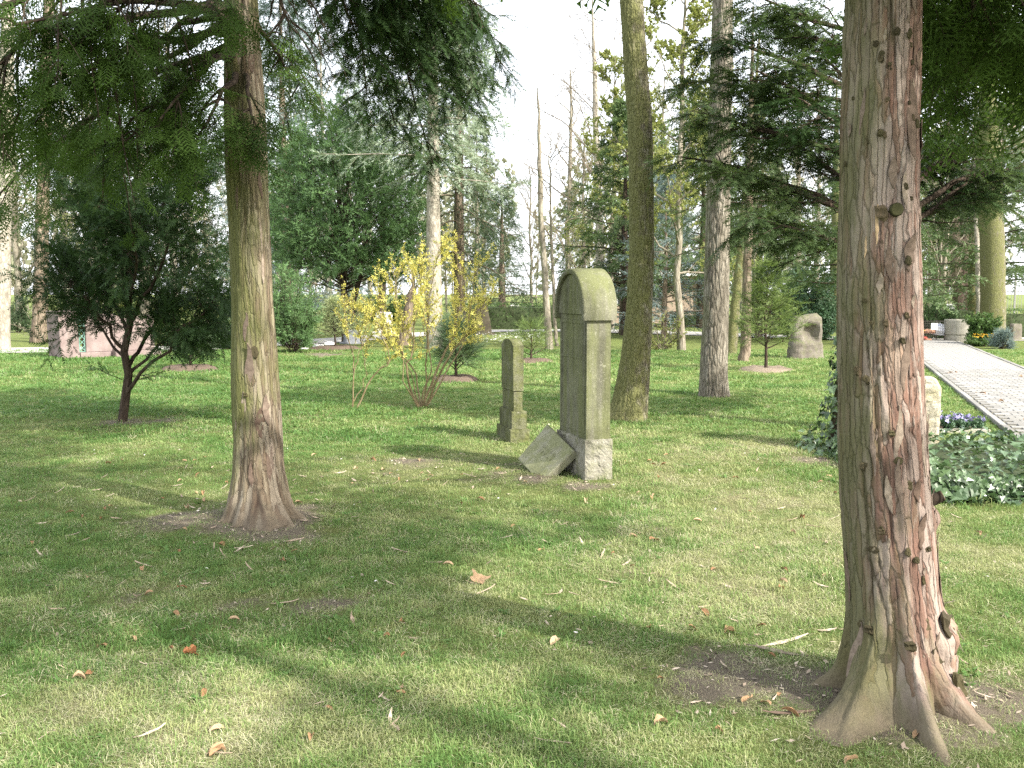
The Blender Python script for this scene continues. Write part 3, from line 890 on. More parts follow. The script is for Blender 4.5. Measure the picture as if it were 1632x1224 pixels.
def scatter_grass(dist_lo, dist_hi, dens, seed):
    r = np.random.default_rng(seed)
    hw = 0.74
    n = int(dens * hw * (dist_hi ** 2 - dist_lo ** 2))
    yy = np.sqrt(r.uniform(dist_lo ** 2, dist_hi ** 2, n))
    xx = r.uniform(-hw, hw, n) * yy + r.normal(0, .2, n)
    s = (xx - P_O[0]) * P_V[0] + (yy - P_O[1]) * P_V[1]
    soil, straw = soil_at(xx, yy), straw_at(xx, yy)
    keep = ((s < -.09) | (s > P_W + .09)) & (r.random(n) > np.minimum(soil * 1.5 - .12, .74))
    keep &= (xx - RT[0]) ** 2 + (yy - RT[1]) ** 2 > .24 ** 2
    keep &= (xx - LT[0]) ** 2 + (yy - LT[1]) ** 2 > .26 ** 2
    return xx[keep], yy[keep], soil[keep], straw[keep], r
pts, sc, rt, tone, var = [], [], [], [], []
for lo, hi, de, ks in ((1.9, 4.2, 2200, .95), (4.2, 7.0, 1150, 1.1), (7.0, 11, 430, 1.35), (11, 17, 180, 1.8), (17, 27, 60, 2.5)):
    xx, yy, soil, straw, r = scatter_grass(lo, hi, de, int(lo * 10))
    n = len(xx)
    lush = n2(xx, yy, 1.1, 51, 3) + .5 * n2(xx, yy, .35, 52)
    size = ks * (1 - .35 * soil) * (1 + .40 * np.clip(lush, -.8, 1)) * r.uniform(.7, 1.25, n)
    tn = .42 - .34 * lush + .40 * straw + .22 * soil - .40 * n2(xx, yy, 4.5, 57, 2) - .14 * sst(5, 16, yy) - .14 * sst(-.1, -2.0, xx) + r.normal(0, .14, n)
    v = np.where(r.random(n) < .12 + .25 * np.clip(lush, 0, 1), 2, np.where(r.random(n) < .5, 0, 1))
    v = np.where(r.random(n) < .020 + .16 * np.clip(n2(xx, yy, 2.3, 62, 2) - .18, 0, 1), 3, v)
    dry = r.random(n) < np.clip(.13 - .08 * sst(5, 16, yy) + .50 * straw * (1 - .8 * sst(7, 16, yy)) + .75 * soil ** 1.5 + .30 * n2(xx, yy, 5.0, 58, 2), .03, .9)
    v = np.where(dry, 4, v)
    weed = (r.random(n) < np.clip(.004 + .020 * n2(xx, yy, .9, 61), 0, .02)) & (~dry) & (lo < 8)
    v = np.where(weed, 6, v)
    far_ = r.random(n) < sst(7.5, 14, yy); v = np.where(far_ & (v != 4), 5, v); size = np.where(far_ & (v != 4), size * .66, size)
    tn = np.where(weed, .12, tn); size = np.where(weed, size * 1.3, size)
    tn = np.where(dry, r.uniform(.62, 1.0, n) ** 1.0, np.clip(tn, 0, .70))
    pts.append(np.stack((xx, yy, gz(xx, yy)), -1)); sc.append(size); tone.append(tn); var.append(v)
    rt.append(np.stack((r.normal(0, .12, n), r.normal(0, .12, n), r.uniform(0, 6.283, n)), -1))
pts, sc, tone, var, rt = map(np.concatenate, (pts, sc, tone, var, rt))
gm = bpy.data.meshes.new('grass')
gm.vertices.add(len(pts)); gm.vertices.foreach_set('co', pts.astype(np.float32).ravel())
for nm, ty, arr in (('size', 'FLOAT', sc), ('shade_tone', 'FLOAT', tone), ('spin', 'FLOAT_VECTOR', rt)):
    a = gm.attributes.new(nm, ty, 'POINT'); a.data.foreach_set('value' if ty == 'FLOAT' else 'vector', arr.astype(np.float32).ravel())
a = gm.attributes.new('kind_of_clump', 'INT', 'POINT'); a.data.foreach_set('value', var.astype(np.int32))
gm.materials.append(M['grass'])
grass = link('grass', gm)
tag(grass, 'short green turf with straw coloured blades over the whole lawn', kind='stuff')
ng = bpy.data.node_groups.new('turf', 'GeometryNodeTree')
ng.interface.new_socket('Geometry', in_out='INPUT', socket_type='NodeSocketGeometry')
ng.interface.new_socket('Geometry', in_out='OUTPUT', socket_type='NodeSocketGeometry')
gi, go = ng.nodes.new('NodeGroupInput'), ng.nodes.new('NodeGroupOutput')
def named(nm, ty):
    x = ng.nodes.new('GeometryNodeInputNamedAttribute'); x.data_type = ty; x.inputs[0].default_value = nm
    return next(o for o in x.outputs if o.enabled and o.name == 'Attribute')
gs, gr, gk = named('size', 'FLOAT'), named('spin', 'FLOAT_VECTOR'), named('kind_of_clump', 'INT')
join = ng.nodes.new('GeometryNodeJoinGeometry')
for k, me in enumerate(CLUMPS):
    src = bpy.data.objects.new('grass_clump', me)       # a mesh source for the turf only, not linked to the scene
    oi = ng.nodes.new('GeometryNodeObjectInfo'); oi.inputs['Object'].default_value = src; oi.inputs['As Instance'].default_value = False
    ip = ng.nodes.new('GeometryNodeInstanceOnPoints')
    cmp_ = ng.nodes.new('FunctionNodeCompare'); cmp_.data_type = 'INT'; cmp_.operation = 'EQUAL'
    ia = [s for s in cmp_.inputs if s.enabled]
    ng.links.new(gk, ia[0]); ia[1].default_value = k
    ng.links.new(gi.outputs[0], ip.inputs['Points'])
    ng.links.new(cmp_.outputs[0], ip.inputs['Selection'])
    ng.links.new(oi.outputs['Geometry'], ip.inputs['Instance'])
    ng.links.new(gr, ip.inputs['Rotation'])
    ng.links.new(gs, ip.inputs['Scale'])
    ng.links.new(ip.outputs[0], join.inputs[0])
ng.links.new(join.outputs[0], go.inputs[0])
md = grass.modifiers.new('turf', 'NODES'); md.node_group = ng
# ------------------------------------------------------------------ hero trunks
def hero_trunk(axis, roots, nth, zs, seed, ridge=0.006, furrow=0.010, lump=0.02, kstrip=13.0, knots=(), algae=None):
    """axis: rows (z, x, y, r); roots: rows (angle, reach beyond r, angular width, height scale)"""
    A = np.array(sorted(axis))
    zc = np.asarray(zs)
    cx, cy, r0 = (np.interp(zc, A[:, 0], A[:, k]) for k in (1, 2, 3))
    ker = np.ones(9) / 9
    if len(zc) > 30:
        pad = lambda a: np.convolve(np.concatenate((np.full(4, a[0]), a, np.full(4, a[-1]))), ker, 'valid')
        cx, cy, r0 = pad(cx), pad(cy), pad(r0)
    th = np.linspace(0, 2 * math.pi, nth, endpoint=False)
    TH, ZZ = np.meshgrid(th, zc)
    R = np.repeat(r0[:, None], nth, 1)
    R = R + .030 * np.exp(-np.clip(ZZ, 0, 9) / .15)
    for (a, reach, wid, zs_) in roots:
        da = (TH - a + math.pi) % (2 * math.pi) - math.pi
        R = R + reach * np.exp(-(da / wid) ** 2) * np.exp(-np.clip(ZZ, 0, 9) / zs_) ** 1.0
    Pb = np.stack((R * np.cos(TH), R * np.sin(TH), ZZ), -1)
    stp = np.sqrt((np.diff(Pb, axis=0, prepend=Pb[:1]) ** 2).sum(-1))
    ARC = np.cumsum(np.maximum(stp, 1e-4), 0); ARC = ARC - ARC[-1:] + ZZ[-1:]     # height measured along the bark
    tw = TH + ARC * 0.10                                    # slight spiral of the fibres
    u = np.stack((np.cos(tw), np.sin(tw), ZZ * 0.0), -1)
    def cyl(k, kz): return np.stack((u[..., 0] * k, u[..., 1] * k, ARC * kz), -1)
    warp = 0.5 * vnoise(cyl(3.0, 2.2), seed + 5)[..., None]
    big = fbm(cyl(1.3, 1.1), 2, seed + 1)
    pl = fbm(cyl(kstrip * .45, 1.5) + warp, 3, seed + 2) * 0.5 + 0.5
    strip = fbm(cyl(kstrip, 2.0) + warp * 2.6, 3, seed + 3)
    q = strip * 3.0 + pl * 2.0
    fl = np.floor(q); fr = q - fl
    terr = fl + sst(0.80, 0.98, fr)                        # plates that end in a small step
    fiss = sst(0.80, 0.97, 1 - np.abs(vnoise(cyl(kstrip * .8, 0.8) + warp * 2, seed + 4)) * 1.6) * sst(-.1, .3, vnoise(cyl(3, 1.6), seed + 8))
    fine = fbm(cyl(kstrip * 3, 7.0), 2, seed + 6)
    base_ = np.exp(-np.clip(ZZ, 0, 9) / .22)
    D = lump * big + .045 * base_ * fbm(cyl(3.4, 5.0), 4, seed + 9) - .02 * base_ * sst(.6, .95, 1 - 2.2 * np.abs(fbm(cyl(2.6, .8), 2, seed + 14))) + .25 * ridge * fbm(cyl(kstrip * 1.6, 9.0) + warp, 3, seed + 10) + ridge * (terr - 1.0) - furrow * fiss + ridge * 0.28 * fine
    plate = np.clip(0.5 + 0.22 * (_h(fl.astype(np.int64), np.floor(pl * 6).astype(np.int64), np.floor(ARC * .9 + strip * 1.2).astype(np.int64), seed) * 1.0) + 0.6 * (pl - .5) + 0.25 * fine, 0, 1)
    for (a, z, s, amp) in knots:
        da = ((TH - a + math.pi) % (2 * math.pi) - math.pi) * R
        rr = np.sqrt(da ** 2 + ((ZZ - z) * .9) ** 2) / s
        D = D + amp * (np.exp(-rr ** 2) - 0.35 * np.exp(-(rr / .35) ** 2))
    RR = R + D
    V = np.stack((cx[:, None] + RR * np.cos(TH), cy[:, None] + RR * np.sin(TH), ZZ), -1)
    al = algae(TH, ZZ) if algae else np.zeros_like(TH)
    n, m = len(zc), nth
    i = (np.arange(n - 1) * m)[:, None]; j = np.arange(m)[None]; j2 = (j + 1) % m
    Fq = np.stack((i + j, i + j2, i + m + j2, i + m + j), -1).reshape(-1, 4)
    def surf(a, z):
        """surface point, outward normal and radius at an angle and height"""
        k = int(np.clip(np.searchsorted(zc, z), 0, n - 1)); jj = int(round((a % (2 * math.pi)) / (2 * math.pi) * m)) % m
        return V[k, jj], RR[k, jj]
    dz_ = np.diff(V, axis=0, prepend=V[:1])
    arc = ARC
    ar = dict(cyl_x=(np.cos(tw) * .17).ravel(), cyl_y=(np.sin(tw) * .17).ravel(), cyl_v=arc.ravel())
    return V.reshape(-1, 3), Fq, dict(ar, plate=plate.ravel(), algae=al.ravel(), fissure=fiss.ravel()), surf
def angdiff(a, b): return (a - b + math.pi) % (2 * math.pi) - math.pi
def root_to(c, r, px, py, wid, zs_):
    g = G(px, py) - c
    return (math.atan2(g[1], g[0]), float(np.hypot(*g)) - r, wid, zs_)
def strips_and_knots(parent, surf, seed, n, zlo, zhi, ang_c, ang_w, meshes, scl, kn_meshes, knots):
    r = random.Random(seed)
    for k in range(n):
        a = ang_c + r.uniform(-ang_w, ang_w); z = r.uniform(zlo, zhi)
        p, R = surf(a, z)
        s = scl * r.uniform(.6, 1.5)
        o = link('bark_strip', r.choice(meshes), parent)
        p2, R2 = surf(a, z + .10)
        up = Vector(p2 - p).normalized()
        nrm = Vector((math.cos(a), math.sin(a), 0)); nrm = (nrm - up * nrm.dot(up)).normalized()
        tan = up.cross(nrm)
        tilt = r.gauss(0, .05)
        up, tan = up * math.cos(tilt) + tan * math.sin(tilt), tan * math.cos(tilt) - up * math.sin(tilt)
        m_ = Matrix((tan, up, nrm)).transposed().to_4x4() @ Matrix.Diagonal((s * r.uniform(.7, 1.4), s, s, 1))
        m_.translation = Vector(p) + nrm * .001
        o.matrix_local = Matrix.Translation(-Vector(parent.location)) @ m_
    for (a, z, s, amp) in knots:
        p, R = surf(a, z)
        for q in range(r.choice((1, 1, 2, 3)) if s < .03 else 1):
            o = link('knot', r.choice(kn_meshes), parent)
            nrm = Vector((math.cos(a), math.sin(a), .1)).normalized()
            m_ = nrm.to_track_quat('Z', 'Y').to_matrix().to_4x4() @ Matrix.Diagonal([s * .58 * r.uniform(.7, 1.1), s * .72 * r.uniform(.7, 1.3), s * .50] + [1])
            m_.translation = Vector(p) + nrm * .002 + Vector((r.gauss(0, s * .25), r.gauss(0, s * .25), r.gauss(0, s * .45) if q else 0))
            o.matrix_local = Matrix.Translation(-Vector(parent.location)) @ m_
def strip_mesh(seed, ln, w):
    """a curved sliver of bark lifting off at one end: X across, Y along, Z outward"""
    r = np.random.default_rng(seed)
    n = 9
    y = np.linspace(-ln / 2, ln / 2, n)
    t = np.linspace(0, 1, n)
    ww = w * (0.04 + 0.96 * np.sin(math.pi * np.clip(t * .96 + .02, 0, 1))) * r.uniform(.75, 1.2, n)
    cx = np.cumsum(r.normal(0, w * .10, n)); jz = r.normal(0, .0008, n); jx = r.normal(0, w * .12, n)
    lift = .0004 + .010 * np.clip((t - r.uniform(.55, .8)) / .4, 0, 1) ** 1.6 + .003 * np.clip((.2 - t) / .2, 0, 1)
    V = []
    for k in range(n):
        for zz in (0.0, .0018):
            V += [(cx[k] - ww[k] / 2, y[k], lift[k] + zz - .0014 + jz[k]), (cx[k] + jx[k], y[k], lift[k] + zz), (cx[k] + ww[k] / 2, y[k], lift[k] + zz - .0014 - jz[k])]
    Fq = []
    for k in range(n - 1):
        a, b = k * 6, k * 6 + 6
        Fq += [(a + 3, a + 4, b + 4, b + 3), (a + 4, a + 5, b + 5, b + 4), (a + 1, a, b, b + 1), (a + 2, a + 1, b + 1, b + 2), (a, a + 3, b + 3, b), (a + 5, a + 2, b + 2, b + 5)]
    Fq += [(0, 1, 4, 3), (1, 2, 5, 4)]
    e = (n - 1) * 6
    Fq += [(e + 1, e, e + 3, e + 4), (e + 2, e + 1, e + 4, e + 5)]
    m_ = MB(); m_.add(np.array(V), np.array(Fq))
    return m_.mesh('bark_strip', M['strip'])
def lump_mesh(seed, mat, name, amp=.35, n=8, flat=.7):
    r = np.random.default_rng(seed)
    th = np.linspace(0, 2 * math.pi, n, endpoint=False)
    rows = [(1.0, 0.0), (1.05, .35), (.8, .75), (.45, .85), (.28, .55)]
    V = []
    for rr, z in rows:
        for t in th: V.append((rr * math.cos(t), rr * math.sin(t), z * flat))
    V = np.array(V) * (1 + amp * fbm(np.array(V) * 1.7, 2, seed)[:, None])
    V = np.vstack((V, (0, 0, .45 * flat)))
    Fq = [(k * n + j, k * n + (j + 1) % n, (k + 1) * n + (j + 1) % n, (k + 1) * n + j) for k in range(len(rows) - 1) for j in range(n)]
    m_ = MB(); m_.add(V, np.array(Fq))
    e = (len(rows) - 1) * n
    ft = np.array([(e + j, e + (j + 1) % n, len(V) - 1) for j in range(n)])
    m_.F.append(ft); m_.M.append(np.zeros(n, int)); m_.S.append(np.zeros(n, bool))
    return m_.mesh(name, mat)
STRIPS = [strip_mesh(60 + k, .07 + .035 * k, .017 + .008 * (k % 3)) for k in range(6)]
KNOTS = [lump_mesh(80 + k, M['knot'], 'knot', .8, 10) for k in range(4)]

# --- right foreground tree
Yr = RT[1]
rax = []
for (py, px, hw) in ((1150, 1440, 74), (1040, 1428, 74), (960, 1423, 72), (900, 1419, 72), (800, 1412, 70), (700, 1407, 67), (600, 1404, 65), (500, 1402, 63), (400, 1402, 61), (300, 1403, 59), (200, 1405, 58), (100, 1408, 57), (0, 1412, 56)):
    p = AT(px, py, Yr); rax.append((p[2], p[0], Yr, hw * Yr * 1.015 / F_PX))
top = max(rax)
rax += [(5.0, top[1] - .05, Yr, .115), (8.0, top[1] - .1, Yr + .1, .07), (10.5, top[1], Yr, .02), (-.3, rax[0][1], Yr, rax[0][3] + .02)]
c0 = np.array((rax[0][1], Yr)); r00 = rax[0][3]
rroots = [root_to(c0, r00, 1286, 1176, .22, .11), root_to(c0, r00, 1275, 1104, .17, .10), root_to(c0, r00, 1606, 1186, .19, .085), root_to(c0, r00, 1440, 1176, .19, .15), root_to(c0, r00, 1520, 1150, .30, .14), root_to(c0, r00, 1362, 1190, .18, .14), root_to(c0, r00, 1508, 1216, .12, .16), root_to(c0, r00, 1482, 1158, .26, .2), (1.2, .16, .4, .12), (2.2, .14, .3, .12)]
kr = random.Random(12)
rknots = []
for (px, py, s) in ((1408, 340, .032), (1395, 880, .026), (1404, 845, .018), (1448, 775, .02), (1440, 880, .018), (1450, 890, .022), (1470, 925, .02), (1382, 742, .016), (1375, 600, .016), (1385, 605, .018), (1432, 545, .016), (1442, 505, .024), (1405, 210, .018), (1412, 215, .014), (1455, 190, .016), (1460, 200, .02),
                    (1405, 95, .016), (1432, 50, .016), (1452, 50, .016), (1458, 100, .014), (1388, 220, .012), (1372, 150, .012), (1360, 260, .02), (1440, 300, .014), (1452, 320, .014), (1418, 690, .018), (1428, 735, .02), (1412, 520, .014), (1390, 520, .014), (1383, 480, .014), (1452, 165, .014), (1418, 160, .014), (1395, 1000, .03), (1436, 1015, .034), (1384, 1000, .012), (1480, 880, .018), (1445, 420, .02), (1420, 110, .014), (1456, 70, .014), (1400, 70, .014)):
    p = AT(px, py, Yr - .14)
    cxz = np.interp(p[2], [q[0] for q in sorted(rax)], [q[1] for q in sorted(rax)])
    rz = np.interp(p[2], [q[0] for q in sorted(rax)], [q[3] for q in sorted(rax)])
    sx = np.clip((p[0] - cxz) / rz, -.96, .96)
    rknots.append((-math.pi / 2 + math.asin(sx) - .0, p[2], s, s * .30))
side_a = math.atan2(-.35, .94)
rknots += [(side_a, 0.30, .055, .055), (side_a - .35, 0.26, .05, .04), (side_a + .1, 0.16, .06, .05), (side_a + .15, 0.74, .035, .035), (side_a - .5, .10, .05, .04)]
def alg_r(TH, ZZ):
    left = 0.50 + 0.52 * np.cos(angdiff(TH, math.pi * .98))      # the side turned from the sun
    return np.clip(left * .80 - .10 + .55 * np.exp(-np.clip(ZZ, 0, 9) / .25) * (.5 + .5 * np.cos(angdiff(TH, -2.3))), 0, .95)
zsR = np.concatenate((np.linspace(-.10, .22, 160), np.linspace(.22, .6, 60)[1:], np.linspace(.6, 2.8, 215)[1:], np.linspace(2.8, 10.5, 40)[1:]))
vR, fR, aR, surfR = hero_trunk(rax, rroots, 230, zsR, 101, .0026, .007, .016, 7.5, rknots, alg_r)
right_tree = empty('cypress_tree', (c0[0], c0[1], 0), 0, 'large pinkish peeling-bark trunk with flared mossy roots beside the ivy bed', 'tree', 'peeling bark trees on the lawn')
m_ = MB(); m_.add(vR - np.array((c0[0], c0[1], 0)), fR, .5, 0, True)
m_.build('trunk', M['bark_pink'], right_tree, aR)
bpy.context.view_layer.update()
strips_and_knots(right_tree, surfR, 5, 62, .22, 2.9, -math.pi / 2 + .05, 1.5, STRIPS, .9, KNOTS, rknots[:41])
def cut_stub(parent, surf, a, z, rad, ln, tiltup=.3, face='cutwood'):
    p, R = surf(a, z)
    d = np.array((math.cos(a), math.sin(a), tiltup)); d /= np.linalg.norm(d)
    m1 = MB()
    t = np.linspace(-.06, ln, 6)
    P = (p - np.array(parent.location))[None, None] + d[None, None] * t[None, :, None]
    rr = rad * np.array([[1.45, 1.2, 1.02, .97, .95, .93]])
    tubes(P, rr, 14, m1, .5)
    V = np.concatenate(m1.V); V += .004 * fbm(V * 40, 2, 5)[:, None]; m1.V = [V]
    o = m1.build('branch_stub', M['bark_yew'], parent)
    m2 = MB()
    c = p - np.array(parent.location) + d * (ln - .002)
    s = np.cross(d, UP); s /= np.linalg.norm(s); u2 = np.cross(s, d)
    th = np.linspace(0, 2 * math.pi, 14, endpoint=False)
    ring = [c + (s * math.cos(x) + u2 * math.sin(x)) * rad * .96 for x in th]
    ring2 = [c + d * .004 + (s * math.cos(x) + u2 * math.sin(x)) * rad * .8 for x in th]
    m2.add(ring + ring2 + [c + d * .003], [(k, (k + 1) % 14, 14 + (k + 1) % 14, 14 + k) for k in range(14)])
    m2.F.append(np.array([(14 + k, 14 + (k + 1) % 14, 28) for k in range(14)])); m2.M.append(np.zeros(14, int)); m2.S.append(np.zeros(14, bool))
    m2.build('cut_face', M[face], o)
cut_stub(right_tree, surfR, side_a + .1, .80, .022, .045, .55, 'knot')
for a_, z_, s_ in ((side_a - .25, .335, .042), (side_a + .05, .235, .036), (side_a - .7, .235, .030), (side_a - .45, .12, .045), (side_a - .9, .36, .022)):
    p_, R_ = surfR(a_, z_)
    o_ = link('knot', KNOTS[int(z_ * 100) % 4], right_tree)
    q_ = Vector((math.cos(a_), math.sin(a_), .15)).normalized().to_track_quat('Z', 'Y').to_matrix().to_4x4() @ Matrix.Diagonal((s_, s_ * 1.25, s_ * .8, 1))
    q_.translation = Vector(p_) - Vector((math.cos(a_), math.sin(a_), 0)) * .012
    o_.matrix_local = Matrix.Translation(-Vector(right_tree.location)) @ q_
cut_stub(right_tree, surfR, -math.pi / 2 + .02, AT(1408, 338, Yr - .14)[2], .026, .012, .0, 'mossy_knot')
for (dx_, z_, s_) in ((-.062, 1.835, .95), (-.108, 1.76, .55)):      # two fresh pale slivers beside the mossy knot
    p_, R_ = surfR(-math.pi / 2 + dx_ / .15, z_)
    me_ = strip_mesh(501 + int(s_ * 10), .15, .016); me_.materials.clear(); me_.materials.append(M['fresh_strip'])
    o_ = link('bark_strip', me_, right_tree, tuple(Vector(p_) - Vector(right_tree.location) + Vector((0, -.004, 0))), (math.pi / 2, 0, dx_ * 2), s_); o_['label'] = 'fresh pale sliver of bark'

# --- left foreground tree
Yl = LT[1]
lax = []
for (py, px, hw) in ((828, 413, 50), (780, 413, 43), (740, 412, 40), (700, 412, 38), (600, 407, 35.5), (500, 403, 33.5), (400, 399, 33), (300, 395, 32), (200, 391, 30), (100, 388, 27), (0, 385, 25)):
    p = AT(px, py, Yl); lax.append((p[2], p[0], Yl, hw * Yl / F_PX))
top = max(lax)
lax += [(6.0, top[1] - .05, Yl, .085), (8.5, top[1], Yl, .045), (10.0, top[1], Yl, .015), (-.3, lax[0][1], Yl, lax[0][3])]
c1 = np.array((lax[0][1], Yl)); r10 = lax[0][3]
lroots = [root_to(c1, r10, 352, 840, .20, .13), root_to(c1, r10, 495, 832, .17, .09), root_to(c1, r10, 398, 850, .20, .16), root_to(c1, r10, 440, 848, .20, .15), root_to(c1, r10, 372, 846, .15, .2), root_to(c1, r10, 468, 843, .15, .14), root_to(c1, r10, 420, 848, .12, .1), (1.3, .12, .4, .12), (2.4, .12, .3, .12)]
lknots = [(-1.35, 1.18, .045, .018), (-1.75, .9, .025, .008), (-1.1, 2.0, .03, .01), (-2.2, 1.6, .03, .012), (-1.55, .45, .03, .01)]
def alg_l(TH, ZZ):
    left = 0.42 + 0.40 * np.cos(angdiff(TH, 2.7))
    return np.clip(left + .26 + .14 * sst(.5, 1.2, ZZ) - .10 * sst(1.9, 2.6, ZZ) - .45 * np.exp(-np.clip(ZZ - .25, 0, 9) / .3), 0, .85)
zsL = np.concatenate((np.linspace(-.10, .22, 90), np.linspace(.22, .6, 45)[1:], np.linspace(.6, 3.6, 170)[1:], np.linspace(3.6, 10, 30)[1:]))
vL, fL, aL, surfL = hero_trunk(lax, lroots, 160, zsL, 202, .0024, .008, .024, 6.0, lknots, alg_l)
left_tree = empty('cypress_tree', (c1[0], c1[1], 0), 0, 'tall tan and green trunk with hanging cypress sprays beside the small dark yew', 'tree', 'peeling bark trees on the lawn')
m_ = MB(); m_.add(vL - np.array((c1[0], c1[1], 0)), fL, .5, 0, True)
m_.build('trunk', M['bark_tan'], left_tree, aL)
bpy.context.view_layer.update()
strips_and_knots(left_tree, surfL, 9, 26, .15, 3.4, -math.pi / 2, 1.5, STRIPS, 1.1, KNOTS, lknots[:2])

# --- bark loosened from plates: mossy leaning trunk and grey trunk
def plain_trunk(name, rows, Yd, roots, mat, label, seed, nth=90, algae=None, htop=11.0, group=None, ridge=.010, crown=None):
    ax = []
    for (py, px, hw) in rows:
        p = AT(px, py, Yd); ax.append((p[2], p[0], Yd, hw * Yd / F_PX))
    top = max(ax)
    ax += [(htop * .75, top[1] + (top[1] - ax[-2][1]) * 1.0, Yd, top[3] * .65), (htop, top[1] + .2, Yd, .03), (-.3, ax[0][1], Yd, ax[0][3])]
    c = np.array((ax[0][1], Yd))
    zz = np.concatenate((np.linspace(-.15, .7, 40), np.linspace(.7, 6, 150)[1:], np.linspace(6, htop, 30)[1:]))
    A = np.array(sorted(ax))
    r0 = np.interp(zz, A[:, 0], A[:, 3])
    th = np.linspace(0, 2 * math.pi, nth, endpoint=False)
    TH, ZZ = np.meshgrid(th, zz)
    R = np.repeat(r0[:, None], nth, 1)
    for (a, reach, wid, s_) in roots:
        R = R + reach * np.exp(-(angdiff(TH, a) / wid) ** 2) * np.exp(-np.clip(ZZ, 0, 9) / s_)
    q = np.stack((np.cos(TH) * 9, np.sin(TH) * 9, ZZ * 7.0), -1)
    rid = 1 - np.abs(fbm(q, 2, seed)) * 2.2
    R = R + ridge * (.5 - sst(.45, .95, rid)) + .012 * fbm(q * .2, 2, seed + 3) + ridge * .5 * fbm(q * 3, 2, seed + 4)
    cx = np.interp(zz, A[:, 0], A[:, 1])[:, None]
    V = np.stack((cx + R * np.cos(TH) - c[0], R * np.sin(TH), ZZ), -1)
    n, m = len(zz), nth
    i = (np.arange(n - 1) * m)[:, None]; j = np.arange(m)[None]; j2 = (j + 1) % m
    t = empty(name, (c[0], c[1], 0), 0, label, 'tree', group)
    m1 = MB(); m1.add(V.reshape(-1, 3), np.stack((i + j, i + j2, i + m + j2, i + m + j), -1).reshape(-1, 4), .5, 0, True)
    m1.build('trunk', mat, t)
    return t, A, c
moss_tree, mA, mc = plain_trunk('leaning_tree', ((664, 1003, 29), (640, 1006, 26.5), (600, 1010, 24.5), (560, 1014, 22), (500, 1019, 20), (400, 1023, 19.5), (300, 1022, 19), (200, 1020, 18.5), (100, 1013, 17.5), (0, 1006, 17)), 12.35, [(3.3, .10, .5, .2), (-1.2, .05, .5, .15), (-2.2, .06, .5, .15)], M['bark_moss'], 'yellow-green mossy trunk curving up right behind the tall round-topped gravestone', 31, 110)
grey_tree, gA, gc = plain_trunk('grey_tree', ((634, 1137, 22), (600, 1137, 21), (500, 1141, 19.5), (400, 1143, 19), (300, 1145, 18.5), (200, 1147, 17.5), (100, 1150, 16.5), (0, 1152, 15.5)), 14.9, [(3.4, .04, .5, .2), (-.3, .04, .5, .2), (-1.8, .03, .5, .15)], M['bark_grey'], 'straight grey-brown furrowed trunk right of the leaning mossy trunk', 47, 110)
# ------------------------------------------------------------------ gravestones
def arch_prism(mb, w0, w1, zs, r, x0, x1, n=28, zc=None, tint=.5, smooth=False):
    """half disc (plus straight foot to zs) extruded along x; w runs along y"""
    cy_ = (w0 + w1) / 2
    pts = [(w0, zs)] + [(cy_ - r * math.cos(a), zc + r * math.sin(a)) for a in np.linspace(0, math.pi, n)] + [(w1, zs)]
    k = len(pts)
    V = [(x0, y, z) for y, z in pts] + [(x1, y, z) for y, z in pts]
    mb.add(V, [(i, i + 1, k + i + 1, k + i) for i in range(k - 1)] + [(k - 1, 0, k, 2 * k - 1)], tint, 0, smooth)
    n0 = mb.nv
    mb.add([V[i] for i in range(k)] + [(x0, cy_, zs)], [(i + 1, i, k) for i in range(k - 1)])
    mb.add([V[k + i] for i in range(k)] + [(x1, cy_, zs)], [(i, i + 1, k) for i in range(k - 1)])
def stretched(mb, V, Fq, **k): mb.add(V, Fq, **k)

ROT = math.radians(17.5)
BT, BW = .255, .70
mon = empty('gravestone', (MON[0], MON[1], 0), ROT, 'tall weathered gravestone with a round hooded top in the middle of the lawn', 'gravestone')
m_ = MB(); rough_box(m_, (0, 0, -.12), (BT, BW, .352), .017, .012, 26, 3, edge=.35)
m_.build('plinth', M['roughstone'], mon)
m_ = MB()
x0, x1, y0, y1, zb, zt = .018, .240, .022, .672, .346, 1.41
rough_box(m_, (x0, y0, zb), (x1, y1, zt), .021, .0035, 14, 23, edge=.9)
shaft = m_.build('shaft', M['sandstone'], mon)
m_ = MB()   # sunken inscription field: a thin raised frame around it on the face turned left
fx = x0 - .0055
for lo, hi in (((fx, y0 + .03, .40), (x0, y0 + .06, 1.36)), ((fx, y1 - .06, .40), (x0, y1 - .03, 1.36)), ((fx, y0 + .06, .40), (x0, y1 - .06, .43)), ((fx, y0 + .06, 1.33), (x0, y1 - .06, 1.36)), ((fx + .001, y0 + .06, 1.03), (x0, y1 - .06, 1.045))):
    v, q = box_vf(lo, hi); m_.add(v, q)
m_.build('inscription_border', M['sandstone'], shaft)
m_ = MB()   # hood: half barrel with a thick rim on the face, feet rolled inwards
cyc, R_o, R_i = (y0 + y1) / 2, .362, .318
n = 40
prof = []
ang = np.linspace(-.22, math.pi + .22, n)
def hoodring(x, r, flat=0): return [(x, cyc - r * math.cos(a), 1.44 + r * math.sin(a)) for a in ang]
layers = [hoodring(-.022, R_i), hoodring(-.028, R_i + .012), hoodring(-.028, R_o - .012), hoodring(-.016, R_o), hoodring(.268, R_o), hoodring(.280, R_o - .012), hoodring(.280, R_i)]
V = np.array(layers).reshape(-1, 3)
L = len(layers)
Fq = [((k + 1) * n + j, (k + 1) * n + j + 1, k * n + j + 1, k * n + j) for k in range(L - 1) for j in range(n - 1)]
m_.add(V, Fq, .5, 0, True)
